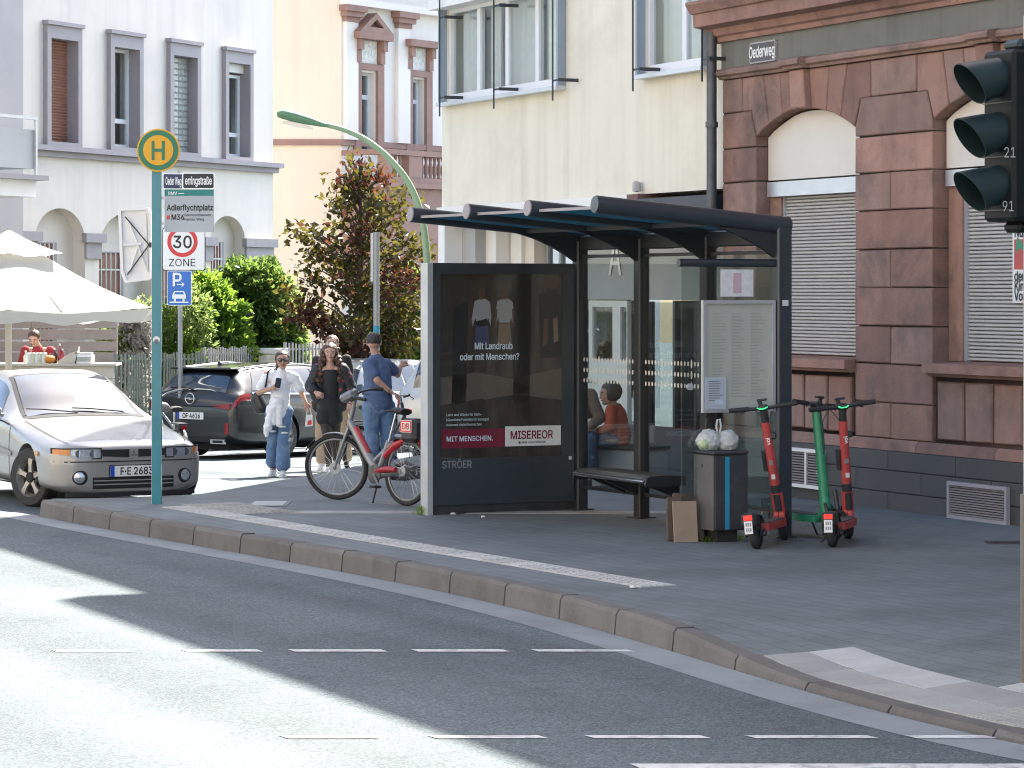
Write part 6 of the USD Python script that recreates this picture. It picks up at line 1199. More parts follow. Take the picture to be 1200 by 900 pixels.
# black estate seen from behind
ps = 32.0; fw = np.array([math.sin(math.radians(ps)), math.cos(math.radians(ps))]); rc = np.array([at(222, 46.8), 46.8]); cpos = rc + fw * 2.495; RZO = math.atan2(fw[1], fw[0])
op = thing('black_estate', 'black estate car seen from behind between the teal pole and the walkers', 'car', (*cpos, ground_z(*rc) - 0.02), RZO)
OC = Car(estate_stations(4.99, 1.50, .93)); body(op, OC, 'paint_black', (1.58, -1.25), .345, .93)
OC.top(-2.17, -2.385, 5.12, 0.006, 8, 8).build('rear_window', 'car_glass_blue', op, True); OC.top(.98, .12, 5.15, 0.006, 8, 6).build('windscreen', 'car_glass', op, True)
for s_ in (-1, 1):
    OC.patch((.75, .35), (-.22, -.22), 4.15, 4.85, 0.006, s_).build('side_window', 'car_glass', op, True); OC.patch((-.28, -.28), (-1.15, -1.12), 4.15, 4.85, 0.006, s_).build('side_window', 'car_glass', op, True); OC.patch((-1.2, -1.18), (-2.02, -1.75), 4.2, 4.85, 0.006, s_).build('side_window', 'car_glass', op, True)
    OC.patch((.78, .25), (-2.1, -1.7), 4.86, 4.96, 0.009, s_, 20, 3).build('chrome_strip', 'chrome', op, True); OC.patch(.8, -2.05, 4.05, 4.12, 0.009, s_, 16, 3).build('chrome_strip', 'chrome', op, True)
    for x in (.62, -.25, -1.2): OC.patch(x, x - .012, 2.1, 4.05, 0.003, s_, 2, 12).build('door_seam', 'underbody', op, True)
    OC.patch(-2.46, -2.12, 3.72, 4.06, 0.014, s_, 10, 4).build('tail_light', 'lamp_red', op, True); OC.strip(s_ * .50, s_ * .78, .83, .875, -1, .02, .02, 8, (-0.02, 0.025)).build('tail_light', 'lamp_red', op)
    OC.strip(s_ * .70, s_ * .76, .42, .60, -1, .012, .02, 4).build('reflector', 'lamp_red', op); OC.strip(s_ * .42, s_ * .70, .27, .34, -1, .016, .02, 6).build('exhaust_trim', 'chrome', op); OC.strip(s_ * .47, s_ * .66, .285, .325, -1, .020, .0, 5).build('exhaust', 'underbody', op)
    MB().tube([OC.P(.0, 5.0) * [1, s_, 1] + [0, 0, .02], OC.P(-.8, 5.1) * [1, s_, 1] + [0, 0, .04], OC.P(-1.85, 5.05) * [1, s_, 1] + [0, 0, .03]], .015, 8).build('roof_rail', 'chrome', op, True)
OC.strip(-.72, .72, .30, .38, -1, .01, .02, 12).build('lower_bumper', 'underbody', op); OC.strip(-.60, .60, .845, .86, -1, .02, .0, 12).build('chrome_strip', 'underbody', op)
MB().bx(-2.23, -1.95, -.60, .60, 1.415, 1.45, ch=.012).build('spoiler', 'paint_black', op); MB().prism([(-.06, 0), (.08, 0), (-.05, .07)], -.012, .012).move((-1.7, 0, 1.462)).build('aerial', 'underbody', op)
plate(op, (-2.50, -0.02, .70), 'OF 4616', -1, .52, .11)
MB().tube([(-2.485, .085 * math.cos(a), .965 + .085 * math.sin(a)) for a in np.linspace(0, 2 * math.pi, 25)], .009, 6).build('badge_ring', 'chrome', op, True); MB().prism([(-.12, -.005), (-.0, .012), (-.01, -.01), (.12, .005), (.0, -.012), (.01, .01)][::1] if False else [(-.12, .004), (.02, .02), (.01, .003), (.12, -.004), (-.02, -.02), (-.01, -.003)], -.004, .004).turn(-math.pi / 2).move((-2.487, 0, .965)).build('badge_bolt', 'chrome', op)
MB().tube([(-2.40, -.02, 1.10), (-2.405, .2, 1.14), (-2.40, .45, 1.13)], .009, 6).build('wiper', 'underbody', op, True); mirror(op, .72, 1.0, .93, 'paint_black')
for x in (1.58, -1.25):
    for s_ in (-1, 1): wheel(op, (x, s_ * .83, .345), .345, 0, s_, 10, 'rim_silver', .22)
# the cars parked beyond it
def plain_car(name, label, c, rz, L, H, W, paint, glass='car_glass', plate_txt=None, lights=True, hood=.98, belt=.98):
    g = thing(name, label, 'car', (*c, ground_z(*c)), rz); C = Car(estate_stations(L, H, W, hood, belt)); h = L / 2; body(g, C, paint, (h - .9, -h + 1.0), .33, W)
    C.top(-h + .33, -h + .115, 5.12, 0.006, 8, 8).build('rear_window', glass, g, True); C.top(h - 1.45, h - 2.4, 5.15, 0.006, 8, 6).build('windscreen', glass, g, True)
    for s_ in (-1, 1):
        C.patch((h - 1.75, h - 2.1), (h - 2.7, h - 2.7), 4.15, 4.85, 0.006, s_).build('side_window', glass, g, True); C.patch((h - 2.76, h - 2.76), (-h + 1.3, -h + 1.35), 4.15, 4.85, 0.006, s_).build('side_window', glass, g, True); C.patch((-h + 1.25, -h + 1.3), (-h + .5, -h + .68), 4.2, 4.85, 0.006, s_).build('side_window', glass, g, True)
        for x in (h - 1.7, h - 2.73, -h + 1.3): C.patch(x, x - .012, 2.1, 4.05, 0.003, s_, 2, 12).build('door_seam', 'underbody', g, True)
        C.patch(-h + .04, -h + .3, 3.5, 4.1, 0.012, s_, 8, 4).build('tail_light', 'lamp_red', g, True)
        for x in (h - .9, -h + 1.0): wheel(g, (x, s_ * (W - .1), .33), .33, 0, s_, 7, 'rim_silver', .2)
    C.strip(-W * .8, W * .8, .42, .52, -1, .014, .02, 14).build('bumper_strip', 'underbody', g); C.strip(-W * .78, W * .78, .30, .40, -1, .01, .02, 14).build('lower_bumper', 'underbody', g)
    if plate_txt: plate(g, (-h - .012, .0, belt - .28), plate_txt, -1)
    mirror(g, h - 1.75, belt, W, paint); MB().tube([(-h + .1, -.05, belt + .11), (-h + .1, .3, belt + .13)], .009, 6).build('wiper', 'underbody', g); return g
oc = np.array(cpos)
c = oc + np.array([1.75, 3.0]); plain_car('white_estate', 'white car roof showing above the black estate behind the walkers', c, RZO, 4.5, 1.62, .9, 'paint_white')
c = oc + np.array([3.3, 5.6]); plain_car('black_car', 'black car roof and rear window behind the man in blue', c, RZO, 4.4, 1.66, .9, 'paint_black')
q = np.array([at(524, 45.0), 45.0]); fw = np.array([0.36, 0.933]); plain_car('pale_van', 'pale silver people carrier cut off by the advertising panel', q + fw * 2.2, math.atan2(fw[1], fw[0]), 4.4, 1.80, .9, 'paint_pale', 'car_glass_blue', 'F', belt=1.06)

# ---------------------------------------------------------------- bicycles (local x forward, origin on the ground between the wheels)
mat('bike_silver', (0.24, 0.25, 0.26), 0.35, metal=0.5, var=0.1); mat('bike_red', (0.33, 0.015, 0.022), 0.4, coat=0.2, var=0.15); mat('bike_dark', (0.03, 0.03, 0.035), 0.4, coat=0.3); mat('spoke_steel', (0.45, 0.45, 0.46), 0.35, metal=0.8)
def bicycle(label, rear, d, frame, accent, steer=0.0, lean=0.0, R=0.335, style='plain', z0=0.0, wb=1.08):
    d = np.array(d, float) / np.hypot(*d); g = thing('bicycle', label, 'bicycle', (*rear, z0), math.atan2(d[1], d[0]))
    LN = trimesh.transformations.rotation_matrix(-lean, [1, 0, 0]); hd = np.array([wb - .17, 0, .78]); ht = np.array([wb - .22, 0, .93]); ax = (ht - hd) / np.linalg.norm(ht - hd); SR = trimesh.transformations.rotation_matrix(steer, ax, np.array([wb - .17 + .0, 0, .78]))
    def put(mb, n, m, sm=40, st=False, par=None):
        if st: mb.xf(SR)
        return mb.xf(LN).build(n, m, par or g, sm)
    def whl(x, st):
        w = thing('wheel', None, None, parent=g); th = np.linspace(0, 2 * math.pi, 49)
        for n, m, rr, r in (('tyre', 'rubber', R - .021, .0225), ('rim', 'bike_silver', R - .05, .013)): put(MB().tube([(x + rr * math.cos(a), 0, R + rr * math.sin(a)) for a in th], r, 10, False), n, m, True, st, w)
        put(MB().lathe([(0, -.05), (.03, -.045), (.022, -.02), (.022, .02), (.03, .045), (0, .05)], 14, (x, 0, R), 'y'), 'hub', 'bike_silver', 40, st, w)
        for k in range(28):
            a = 2 * math.pi * k / 28; b_ = a + (0.5 if k % 2 else -0.5); y = .035 if k % 4 < 2 else -.035
            put(MB().cyl((x + .025 * math.cos(b_), y, R + .025 * math.sin(b_)), (x + (R - .055) * math.cos(a), 0, R + (R - .055) * math.sin(a)), .0016, 3), 'spoke', 'spoke_steel', False, st, w)
        return w
    whl(0, False); whl(wb, True)
    def guard(x, a0, a1, st, n='mudguard'):
        th = np.linspace(a0, a1, 22); v = []
        for a in th: v += [[x + (R + .025) * math.cos(a), yy, R + (R + .025 - abs(yy) * .25) * math.sin(a)] for yy in (-.03, 0, .03)]
        put(MB().add(v, [[3 * i + j, 3 * i + j + 1, 3 * i + j + 4, 3 * i + j + 3] for i in range(21) for j in (0, 1)]), n, 'bike_dark', True, st)
    guard(0, 0.45, 2.9, False); guard(wb, 0.5, 2.6, True)
    BB = np.array([.44, 0, .29]); sc = np.array([.29, 0, .62]); st_ = np.array([.20, 0, .90])
    big = style == 'rental'
    if big:
        put(MB().tube([hd + [0, 0, .02], (.62, 0, .48), BB + [.02, 0, .04]], [.04, .045, .05], 12), 'down_tube', frame, 50); put(MB().tube([(.80, 0, .715), (.58, 0, .47)], .031, 10).move((.012, 0, .02)), 'frame_panel', accent, 50)
        put(MB().tube([BB + [-.03, 0, 0], (.30, 0, .31), (.12, 0, .335), (0, .05, R)], [.05, .045, .04, .035], 12), 'chain_stay', frame, 50); put(MB().tube([BB + [-.02, .045, .03], (.27, .055, .345), (.1, .065, .35)], [.02, .035, .025], 8), 'chain_cover', accent, 50)
        put(MB().tube([BB, sc], .034, 12), 'seat_tube', frame, 40); put(MB().tube([sc, st_], .015, 10), 'seat_post', 'chrome', 40); put(MB().tube([(.34, 0, .47), (.2, 0, .58), (.02, 0, .66)], [.035, .045, .02], 10), 'rear_frame', accent, 50); put(MB().tube([(.52, 0, .40), (.34, 0, .53), (.2, 0, .62)], .028, 10), 'top_tube', frame, 50)
        put(MB().bx(-.20, .02, -.115, .115, .62, .86, ch=.04), 'rear_box', 'bin_grey', False)
        for s_ in (-1, 1):
            t = 1 if s_ > 0 else -1
            put(MB().bx(-.17, .0, s_ * .118 - .002, s_ * .118 + .002, .72, .84), 'sign', 'print_white', False); put(MB().prism(sbox(-.165, .725, -.005, .835).difference(sbox(-.152, .738, -.018, .822)), -.0015, .0015).move((0, s_ * .1215, 0)), 'sign_frame', 'sign_red', False)
            tm = MB().text('DB', .06, (0, 0, 0), .002, True, .95, True)
            if s_ > 0: tm.turn(math.pi)
            put(tm.move((-.085, s_ * .1225, .75)), 'lettering', 'sign_red', False)
        put(MB().bx(-.215, -.19, -.045, .045, .60, .66, ch=.015), 'tail_lamp', 'lamp_red', False); put(MB().tube([(.05, 0, .66), (-.16, 0, .61)], .03, 8), 'carrier', 'bike_silver', 40)
        put(MB().bx(-.05, .16, -.07, .07, .655, .70, ch=.02), 'carrier_plate', 'bike_silver', False)
        put(MB().bx(wb - .27, wb - .10, -.085, .085, 1.02, 1.12, ch=.03).xf(trimesh.transformations.rotation_matrix(.45, [0, 1, 0], (wb - .2, 0, 1.06))), 'bike_computer', 'bike_silver', False, True); put(MB().bx(wb - .25, wb - .13, -.06, .06, 1.118, 1.126).xf(trimesh.transformations.rotation_matrix(.45, [0, 1, 0], (wb - .2, 0, 1.06))), 'display', 'car_glass_blue', False, True)
    else:
        put(MB().tube([hd, BB], .018, 8), 'down_tube', frame, 40); put(MB().tube([hd + [0, 0, .1], sc + [-.02, 0, .06]], .016, 8), 'top_tube', frame, 40); put(MB().tube([BB, sc], .017, 8), 'seat_tube', frame, 40); put(MB().tube([sc, st_], .013, 8), 'seat_post', 'chrome', 40)
        for s_ in (-1, 1): put(MB().tube([BB, (0, s_ * .06, R)], .011, 6), 'chain_stay', frame, 40); put(MB().tube([sc, (0, s_ * .06, R)], .01, 6), 'seat_stay', frame, 40)
        put(MB().bx(-.22, .2, -.06, .06, .74, .755), 'carrier', 'bike_dark', False)
        for s_ in (-1, 1): put(MB().tube([(-.18, s_ * .05, .745), (0, s_ * .06, R)], .006, 5), 'carrier_stay', 'bike_dark', 40)
        put(MB().bx(wb - .12, wb - .06, -.03, .03, .82, .88, ch=.012), 'front_lamp', accent, False, True); put(MB().bx(-.25, -.225, -.03, .03, .68, .73), 'tail_lamp', 'lamp_red', False)
    put(MB().tube([hd - ax * .06, ht + ax * .03], .024, 10), 'head_tube', frame, 40); put(MB().tube([ht, ht + ax * .12], .015, 8), 'stem', 'bike_silver', 40, True)
    for s_ in (-1, 1): put(MB().tube([hd - ax * .05 + [0, s_ * .02, 0], hd - ax * .12 + [.0, s_ * .05, 0], (wb - .02, s_ * .052, R + .06), (wb, s_ * .052, R)], .016 if big else .012, 8), 'fork_blade', frame, 50, True)
    hb = ht + ax * .13; put(MB().tube([hb + [-.14, -.29, .02], hb + [-.08, -.24, .03], hb + [.01, -.12, .02], hb, hb + [.01, .12, .02], hb + [-.08, .24, .03], hb + [-.14, .29, .02]], .012, 8), 'handlebar', 'bike_dark' if big else 'bike_silver', True, True)
    for s_ in (-1, 1): put(MB().tube([hb + [-.06, s_ * .255, .03], hb + [-.19, s_ * .31, .015]], .018, 8), 'grip', 'rubber', 40, True); put(MB().tube([hb + [-.02, s_ * .2, .02], hb + [.02, s_ * .26, -.02], hb + [-.04, s_ * .3, -.03]], .006, 5), 'brake_lever', 'iron', 40, True)
    q = [(-.15, .075), (-.08, .085), (.0, .07), (.07, .035), (.15, .022)]
    put(MB().tube([(st_[0] + x, 0, st_[2] + .03 - .012 * abs(x) / .15) for x, r in q], [r for x, r in q], 14, True, .42), 'saddle', 'rubber', 60)
    th = np.linspace(0, 2 * math.pi, 25); put(MB().lathe([(.0, .05), (.085, .05), (.095, .054), (.085, .058), (0, .058)], 24, BB, 'y'), 'chainring', 'bike_dark', 30)
    for s_ in (-1, 1):
        e = BB + np.array([.0 - s_ * .12, s_ * .085, -s_ * .12]); put(MB().tube([BB + [0, s_ * .06, 0], e], .011, 6), 'crank', 'bike_silver', 40); put(MB().bx(-.045, .045, -.045, .045, -.012, .012, ch=.006).move(e + [0, s_ * .05, 0]), 'pedal', 'rubber', False)
    put(MB().tube([(.38, .04, .26), (.34, .14, .03), (.33, .15, .012)], .011, 6), 'kickstand', 'bike_dark', 40)
    if big: put(MB().lathe([(.02, .054), (.06, .054), (.062, .06), (.02, .06)], 20, (wb, 0, R), 'y'), 'brake_disc', 'steel_light', 30, True); put(MB().lathe([(.0, -.075), (.05, -.07), (.06, -.05), (.06, .05), (.05, .07), (0, .075)], 18, (0, 0, R), 'y'), 'gear_hub', 'bike_silver', 40); put(MB().tube([(.30, -.062, .36), (.1, -.062, .42), (-.09, -.062, .37), (-.1, -.062, .29), (.1, -.062, .26), (.3, -.062, .26)], .022, 8), 'chain_guard', 'bin_grey', 60)
    return g
bicycle('silver and red rental bicycle with a DB box beside the advertising panel', (at(476, 29.33), 29.33), (-.68, .73), 'bike_silver', 'bike_red', 0.60, -0.05, .335, 'rental')
bicycle('red bicycle held by the man in the blue shirt', (at(422, 38.6), 38.6), (.60, .80), 'bike_dark', 'bike_red', -0.2, 0.0, .34, z0=ground_z(0, 39.0))
bicycle('dark bicycle parked between the silver saloon and the black estate', (at(214, 37.0), 37.0), (-.36, .93), 'bike_dark', 'chrome', 0.5, 0.06, .34, z0=ground_z(0, 37.5))
# ---------------------------------------------------------------- people (local -y is towards the viewer, +x to the right of the picture)
mat('skin', (0.46, 0.27, 0.20), 0.5, var=0.06, scale=8); mat('skin_warm', (0.42, 0.235, 0.165), 0.5, var=0.06, scale=8); mat('lips', (0.35, 0.12, 0.11), 0.4); mat('eye_white', (0.5, 0.47, 0.45), 0.3); mat('eye_dark', (0.02, 0.015, 0.012), 0.2)
mat('hair_dark', (0.03, 0.018, 0.013), 0.45, var=0.35, scale=40, bump=0.6, bscale=120); mat('hair_brown', (0.075, 0.035, 0.02), 0.45, var=0.4, scale=40, bump=0.6, bscale=120); mat('hair_grey', (0.035, 0.028, 0.025), 0.55, var=0.3, scale=60, bump=0.5, bscale=160)
mat('cotton_white', (0.76, 0.76, 0.78), 0.85, var=0.04, scale=6, bump=0.3, bscale=25); mat('cotton_blue', (0.075, 0.115, 0.22), 0.85, var=0.12, scale=10, bump=0.3, bscale=30); mat('cotton_black', (0.012, 0.012, 0.013), 0.8, var=0.2, scale=8); mat('cotton_red', (0.28, 0.02, 0.025), 0.85, var=0.1); mat('fleece_orange', (0.42, 0.075, 0.03), 0.9, var=0.1, bump=0.4, bscale=60); mat('jacket_brown', (0.17, 0.125, 0.09), 0.85, var=0.12)
mat('denim', (0.10, 0.17, 0.29), 0.85, var=0.28, scale=9, bump=0.3, bscale=60, dirt=(0.3, 0.38, 0.48), dscale=5, damt=0.5); mat('denim_dark', (0.05, 0.085, 0.16), 0.85, var=0.2, scale=9, bump=0.3); mat('tights', (0.035, 0.02, 0.016), 0.6, var=0.2); mat('chino', (0.38, 0.27, 0.17), 0.85, var=0.1); mat('sneaker_white', (0.74, 0.73, 0.71), 0.6, var=0.04); mat('sneaker_sole', (0.12, 0.09, 0.07), 0.7); mat('leather_black', (0.015, 0.015, 0.016), 0.35)
usdkit.material(stage, '/World/Looks/floral_black', {'geo': ('geometry', {}), 'v': ('voronoi_texture', {'scale': 9.0, 'randomness': 0.9}), 'r': ('rgb_ramp', {'ramp': [(0.0, (0.33, 0.03, 0.05)), (0.18, (0.25, 0.03, 0.04)), (0.24, (0.012, 0.012, 0.014)), (1, (0.012, 0.012, 0.014))]}), 'p': ('principled_bsdf', {'roughness': 0.6})}, [('geo.position', 'v.vector'), ('v.distance', 'r.fac'), ('r.color', 'p.base_color')], surface='p.BSDF')
V3 = lambda *q: np.array(q, float)
def blob(bones, refine=0.025, smooth=8, extra=(), cut=None, fold=0.0, seed=1):
    """One continuous skin over bones (p, q, radius at p, radius at q)."""
    parts = []
    for p, q, a, b in bones:
        s = [m3.Manifold.sphere(r, 14).translate([float(k) for k in c]) for c, r in ((p, a), (q, b))]; parts.append(m3.Manifold.batch_hull(s))
    m = m3.Manifold.batch_boolean(parts + list(extra), m3.OpType.Add)
    if cut is not None:
        for c in cut: m = m - c
    m = m.refine_to_length(refine).to_mesh(); t = trimesh.Trimesh(m.vert_properties[:, :3], m.tri_verts, process=True)
    trimesh.smoothing.filter_taubin(t, iterations=smooth); v = np.array(t.vertices)
    if fold:
        n = np.array(t.vertex_normals); v = v + n * ((meshkit.fbm(v * [9, 9, 22] + seed, 3, seed) - 0.5) * fold)[:, None]
    return (v, np.asarray(t.faces))
def sph(c, r): return m3.Manifold.sphere(1.0, 20).scale([float(k) for k in np.broadcast_to(r, 3)]).translate([float(k) for k in c])
def block(x0, x1, y0, y1, z0, z1): return m3.Manifold.cube([x1 - x0, y1 - y0, z1 - z0]).translate([x0, y0, z0])
def hand_bones(w, d, up, s=1.0, curl=0.6, thumb=1):
    """Palm and five bent fingers from the wrist w along d; up is the back of the hand; thumb on the side cross(d, up)*thumb."""
    d = d / np.linalg.norm(d); up = up - d * (up @ d); up /= np.linalg.norm(up) + 1e-9; sd = np.cross(d, up) * thumb; B = []
    pal = [w + d * 0.02 * s, w + d * 0.085 * s]
    for k in (-1, 0, 1): B.append((pal[0] + sd * 0.018 * k * s, pal[1] + sd * 0.028 * k * s, 0.018 * s, 0.014 * s))
    for k, L in ((1.35, .068), (.45, .078), (-.45, .072), (-1.35, .055)):
        p = pal[1] + sd * 0.024 * k * s; a = curl * 0.5
        for j in range(3):
            q = p + (d * math.cos(a) - up * math.sin(a)) * L * s * (0.42, 0.32, 0.26)[j]; B.append((p, q, (.0095, .0088, .0082)[j] * s, (.0088, .0082, .0075)[j] * s)); p = q; a += curl * 0.6
    p = pal[0] + sd * .028 * s; q = p + (d * .75 + sd * .6 - up * .3) * .045 * s; r_ = q + (d * .95 + sd * .1 - up * .45) * .035 * s; B += [(p, q, .013 * s, .0105 * s), (q, r_, .0105 * s, .0085 * s)]
    return B
def person(label, loc, J, rz=0.0, skin='skin', head_yaw=0.0, head_pitch=0.0, hair=None, female=False, hands=True, hand_up=None, face=True):
    """J: joints neck, chest, waist, hip, head and for each side a/b (picture left/right): sh, el, wr, hd, hp, kn, an, toe."""
    g = thing('person', label, 'person', loc, rz); J = {k: np.asarray(v, float) for k, v in J.items()}; f = 0.9 if female else 1.0
    HR = trimesh.transformations.euler_matrix(head_pitch, 0, head_yaw)[:3, :3]; hc = J['head']; H = lambda *q: hc + HR @ np.array(q, float)
    bones = [(J['neck'], hc + HR @ V3(0, .015, -.06), .055 * f, .052 * f), (J['chest'], J['neck'], .12 * f, .06 * f), (J['waist'], J['chest'], .115 * f, .13 * f), (J['hip'], J['waist'], .13, .115 * f)]
    bones += [(H(0, .012, .03), H(0, .012, .03), .092, .092), (H(0, -.02, .03), H(0, -.045, -.06), .082, .046), (H(0, .03, .0), H(0, -.03, -.05), .08, .055), (H(0, -.098, .005), H(0, -.108, -.022), .011, .015), (H(0, -.07, -.085), H(0, -.07, -.085), .026, .026)]
    for s_ in (-1, 1): bones.append((H(s_ * .086, .01, .01), H(s_ * .084, .012, -.025), .014, .011)); bones.append((H(s_ * .035, -.078, -.02), H(s_ * .035, -.078, -.02), .022, .022))
    for s_ in 'ab':
        sh, el, wr, hd = (J[k + s_] for k in ('sh', 'el', 'wr', 'hd')); bones += [(J['chest'] * .35 + J['neck'] * .35 + sh * .3, sh, .075 * f, .058 * f), (sh, el, .052 * f, .042 * f), (el, wr, .041 * f, .027 * f)]
        hp, kn, an, toe = (J[k + s_] for k in ('hp', 'kn', 'an', 'toe')); bones += [(hp, kn, .088, .056), (kn, kn * .6 + an * .4, .056, .055), (kn * .6 + an * .4, an, .053, .036), (an, toe, .036, .026)]
        if hands: bones += hand_bones(wr, hd - wr, (hand_up or {}).get(s_, V3(0, -1, 0.2)), 0.95 * f, 0.9, 1 if s_ == 'a' else -1)
    obj('body', blob(bones, 0.02, 6), skin, g, True)
    if face:
        for s_ in (-1, 1):
            MB().ell((0, 0, 0), (.0115, .006, .006)).xf(np.block([[HR, (H(s_ * .034, -.094, .012))[:, None]], [np.zeros((1, 3)), np.ones((1, 1))]])).build('eye', 'eye_white', g, True); MB().ell((0, 0, 0), (.0065, .004, .0062)).xf(np.block([[HR, (H(s_ * .034, -.1005, .012))[:, None]], [np.zeros((1, 3)), np.ones((1, 1))]])).build('pupil', 'eye_dark', g, True)
            MB().tube([H(s_ * .016, -.101, .034), H(s_ * .036, -.099, .039), H(s_ * .055, -.087, .032)], .0045, 6).build('eyebrow', 'hair_dark', g, True)
        MB().tube([H(-.024, -.088, -.055), H(0, -.099, -.054), H(.024, -.088, -.055)], [.003, .0085, .003], 8).build('mouth', 'lips', g, True)
    if hair == 'short':
        hm = sph((0, .016, .038), (.099, .108, .098)) - block(-.2, .2, -.2, -.056, -.2, .072) - block(-.2, .2, -.2, .005, -.2, .015) - block(-.2, .2, -.2, .3, -.3, -.065) - block(-.2, .2, -.2, .06, -.3, -.02)
    elif hair == 'tied':
        hm = sph((0, .02, .035), (.102, .115, .105)) - block(-.2, .2, -.2, -.058, -.2, .08) - block(-.085, .085, -.2, -.01, -.2, .06); hm = hm + sph((0, .12, -.02), (.045, .05, .06)) + sph((-.055, .07, -.12), (.04, .04, .1))
    elif hair == 'bob':
        hm = sph((0, .02, .03), (.112, .122, .118)) - block(-.095, .095, -.2, -.055, -.2, .075) - block(-.3, .3, -.3, .3, -.4, -.085); 
    elif hair == 'curly':
        r = np.random.default_rng(5); hm = sph((0, .025, .04), (.108, .118, .11)) - block(-.075, .075, -.2, -.05, -.2, .07); L = []
        for s_ in (-1, 1):
            for k in range(46):
                z = r.uniform(-.36, .06); u = (0.06 - z) / .42; L.append(sph((s_ * (.075 + .055 * u + r.uniform(-.02, .035)), r.uniform(-.055, .08) - .02 * u, z), r.uniform(.022, .038)))
        for k in range(30): L.append(sph((r.uniform(-.1, .1), r.uniform(.07, .13), r.uniform(-.34, .05)), r.uniform(.03, .045)))
        hm = m3.Manifold.batch_boolean([hm] + L, m3.OpType.Add)
    if hair:
        m = hm.refine_to_length(.014).to_mesh(); t = trimesh.Trimesh(m.vert_properties[:, :3], m.tri_verts, process=True); trimesh.smoothing.filter_taubin(t, iterations=5); v = np.array(t.vertices); n = np.array(t.vertex_normals); v = v + n * ((meshkit.fbm(v * 45, 3, 3) - .5) * (.022 if hair == 'curly' else .01))[:, None]
        obj('hair', (v @ HR.T + hc, np.asarray(t.faces)), (J.get('hairmat') if False else person.hair_mat), g, True)
    return g, J, H
def shoe(g, an, toe, m='sneaker_white'):
    d = toe - an; d[2] = 0; d /= np.linalg.norm(d) + 1e-9; b = V3(an[0], an[1], min(an[2], 0.09)); z = b[2] - .085
    p = lambda a, h: b + d * a + V3(0, 0, h + z - b[2])
    s = thing('shoe', None, None, parent=g); obj('upper', blob([(p(-.05, .06), p(.02, .075), .045, .045), (p(.02, .06), p(.13, .045), .045, .036), (p(.13, .045), p(.16, .04), .036, .03)], .02, 5), m, s, True)
    sd = V3(-d[1], d[0], 0); pts = [p(-.09, 0), p(-.04, 0) + sd * .045, p(.12, 0) + sd * .046, p(.19, 0), p(.12, 0) - sd * .046, p(-.04, 0) - sd * .045]
    MB().slab(Polygon([(q[0], q[1]) for q in pts]).buffer(.004), max(z, 0.0) + .0, max(z, 0.0) + .028).build('sole', 'sneaker_sole' if m != 'sneaker_white' else 'sneaker_white', s)
def legs_cloth(g, J, m, name, r=(.115, .085, .085), top=None, end=.06, fold=.02, seat=.145):
    B = [(J['hip'] + V3(0, 0, .03), J['hip'] + V3(0, 0, -.03), seat, seat)]
    for s_ in 'ab':
        hp, kn, an = J['hp' + s_], J['kn' + s_], J['an' + s_]; e = an + (kn - an) * end / max(np.linalg.norm(kn - an), .01); B += [(J['hip'], hp, seat - .01, r[0]), (hp, kn, r[0], r[1]), (kn, e, r[1], r[2])]
    return obj(name, blob(B, .025, 5, fold=fold, seed=3), m, g, True)
person.hair_mat = 'hair_dark'
# woman in the white shirt
D = 39.0; x0 = at(328, D); gz_ = ground_z(x0, D)
J = dict(head=(.035, -.03, 1.515), neck=(.03, 0, 1.385), chest=(.01, 0, 1.22), waist=(0, 0, 1.02), hip=(-.01, 0, .90), sha=(-.165, 0, 1.335), ela=(-.27, -.03, 1.10), wra=(-.09, -.20, 1.16), hda=(-.01, -.24, 1.205), shb=(.19, 0, 1.32), elb=(.28, .03, 1.10), wrb=(.345, -.06, .965), hdb=(.36, -.08, .90), hpa=(-.10, 0, .86), kna=(-.09, .02, .50), ana=(-.10, .16, .12), toea=(-.11, .03, .04), hpb=(.08, 0, .86), knb=(.05, -.08, .49), anb=(.045, -.08, .085), toeb=(.05, -.20, .03))
g, J, H = person('woman in a white shirt and ripped jeans walking with a phone in her hand', (x0, D, gz_), J, 0, 'skin_warm', .12, 0, 'tied', True, hand_up={'a': V3(0, -1, .3), 'b': V3(0, -1, 0)})
legs_cloth(g, J, 'denim', 'jeans', (.098, .08, .10), end=.08, fold=.03, seat=.13)
B = [(J['neck'] + V3(0, 0, -.01), J['chest'], .07, .135), (J['chest'], J['waist'], .135, .13), (J['waist'], J['hip'] + V3(0, 0, -.06), .13, .145), (J['sha'] - V3(-.02, 0, .03), J['shb'] - V3(.02, 0, .03), .075, .075)]
for s_ in 'ab': B += [(J['neck'] * .5 + J['sh' + s_] * .5 - V3(0, 0, .02), J['sh' + s_] - V3(0, 0, .01), .062, .062), (J['sh' + s_] - V3(0, 0, .01), J['sh' + s_] * .3 + J['el' + s_] * .7, .062, .072)]
obj('shirt', blob(B, .025, 5, fold=.03, seed=2), 'cotton_white', g, True)
B = [(V3(-.02, -.10, .98), V3(-.10, -.10, .86), .08, .075), (V3(-.10, -.10, .86), V3(-.155, -.12, .64), .075, .05), (V3(-.155, -.12, .64), V3(-.165, -.10, .55), .05, .03), (V3(.0, -.10, .92), V3(.0, -.13, .70), .075, .04), (V3(-.08, -.10, .84), V3(-.07, -.12, .72), .07, .045)]
obj('tied_overshirt', blob(B, .02, 6, fold=.05, seed=5), 'cotton_white', g, True)
for k, (x, z) in enumerate(((.04, .66), (.07, .58), (-.09, .60))): MB().ell((x, -.10 - .03 * (x > 0), z), (.05, .04, .016)).build('jeans_tear', 'print_white', g, True)
for s_ in 'ab': shoe(g, J['an' + s_], J['toe' + s_])
for s_ in (-1, 1): MB().ell((0, 0, 0), (.030, .008, .024)).xf(trimesh.transformations.translation_matrix(H(s_ * .036, -.104, .012))).build('sunglass_lens', 'car_glass', g, True)
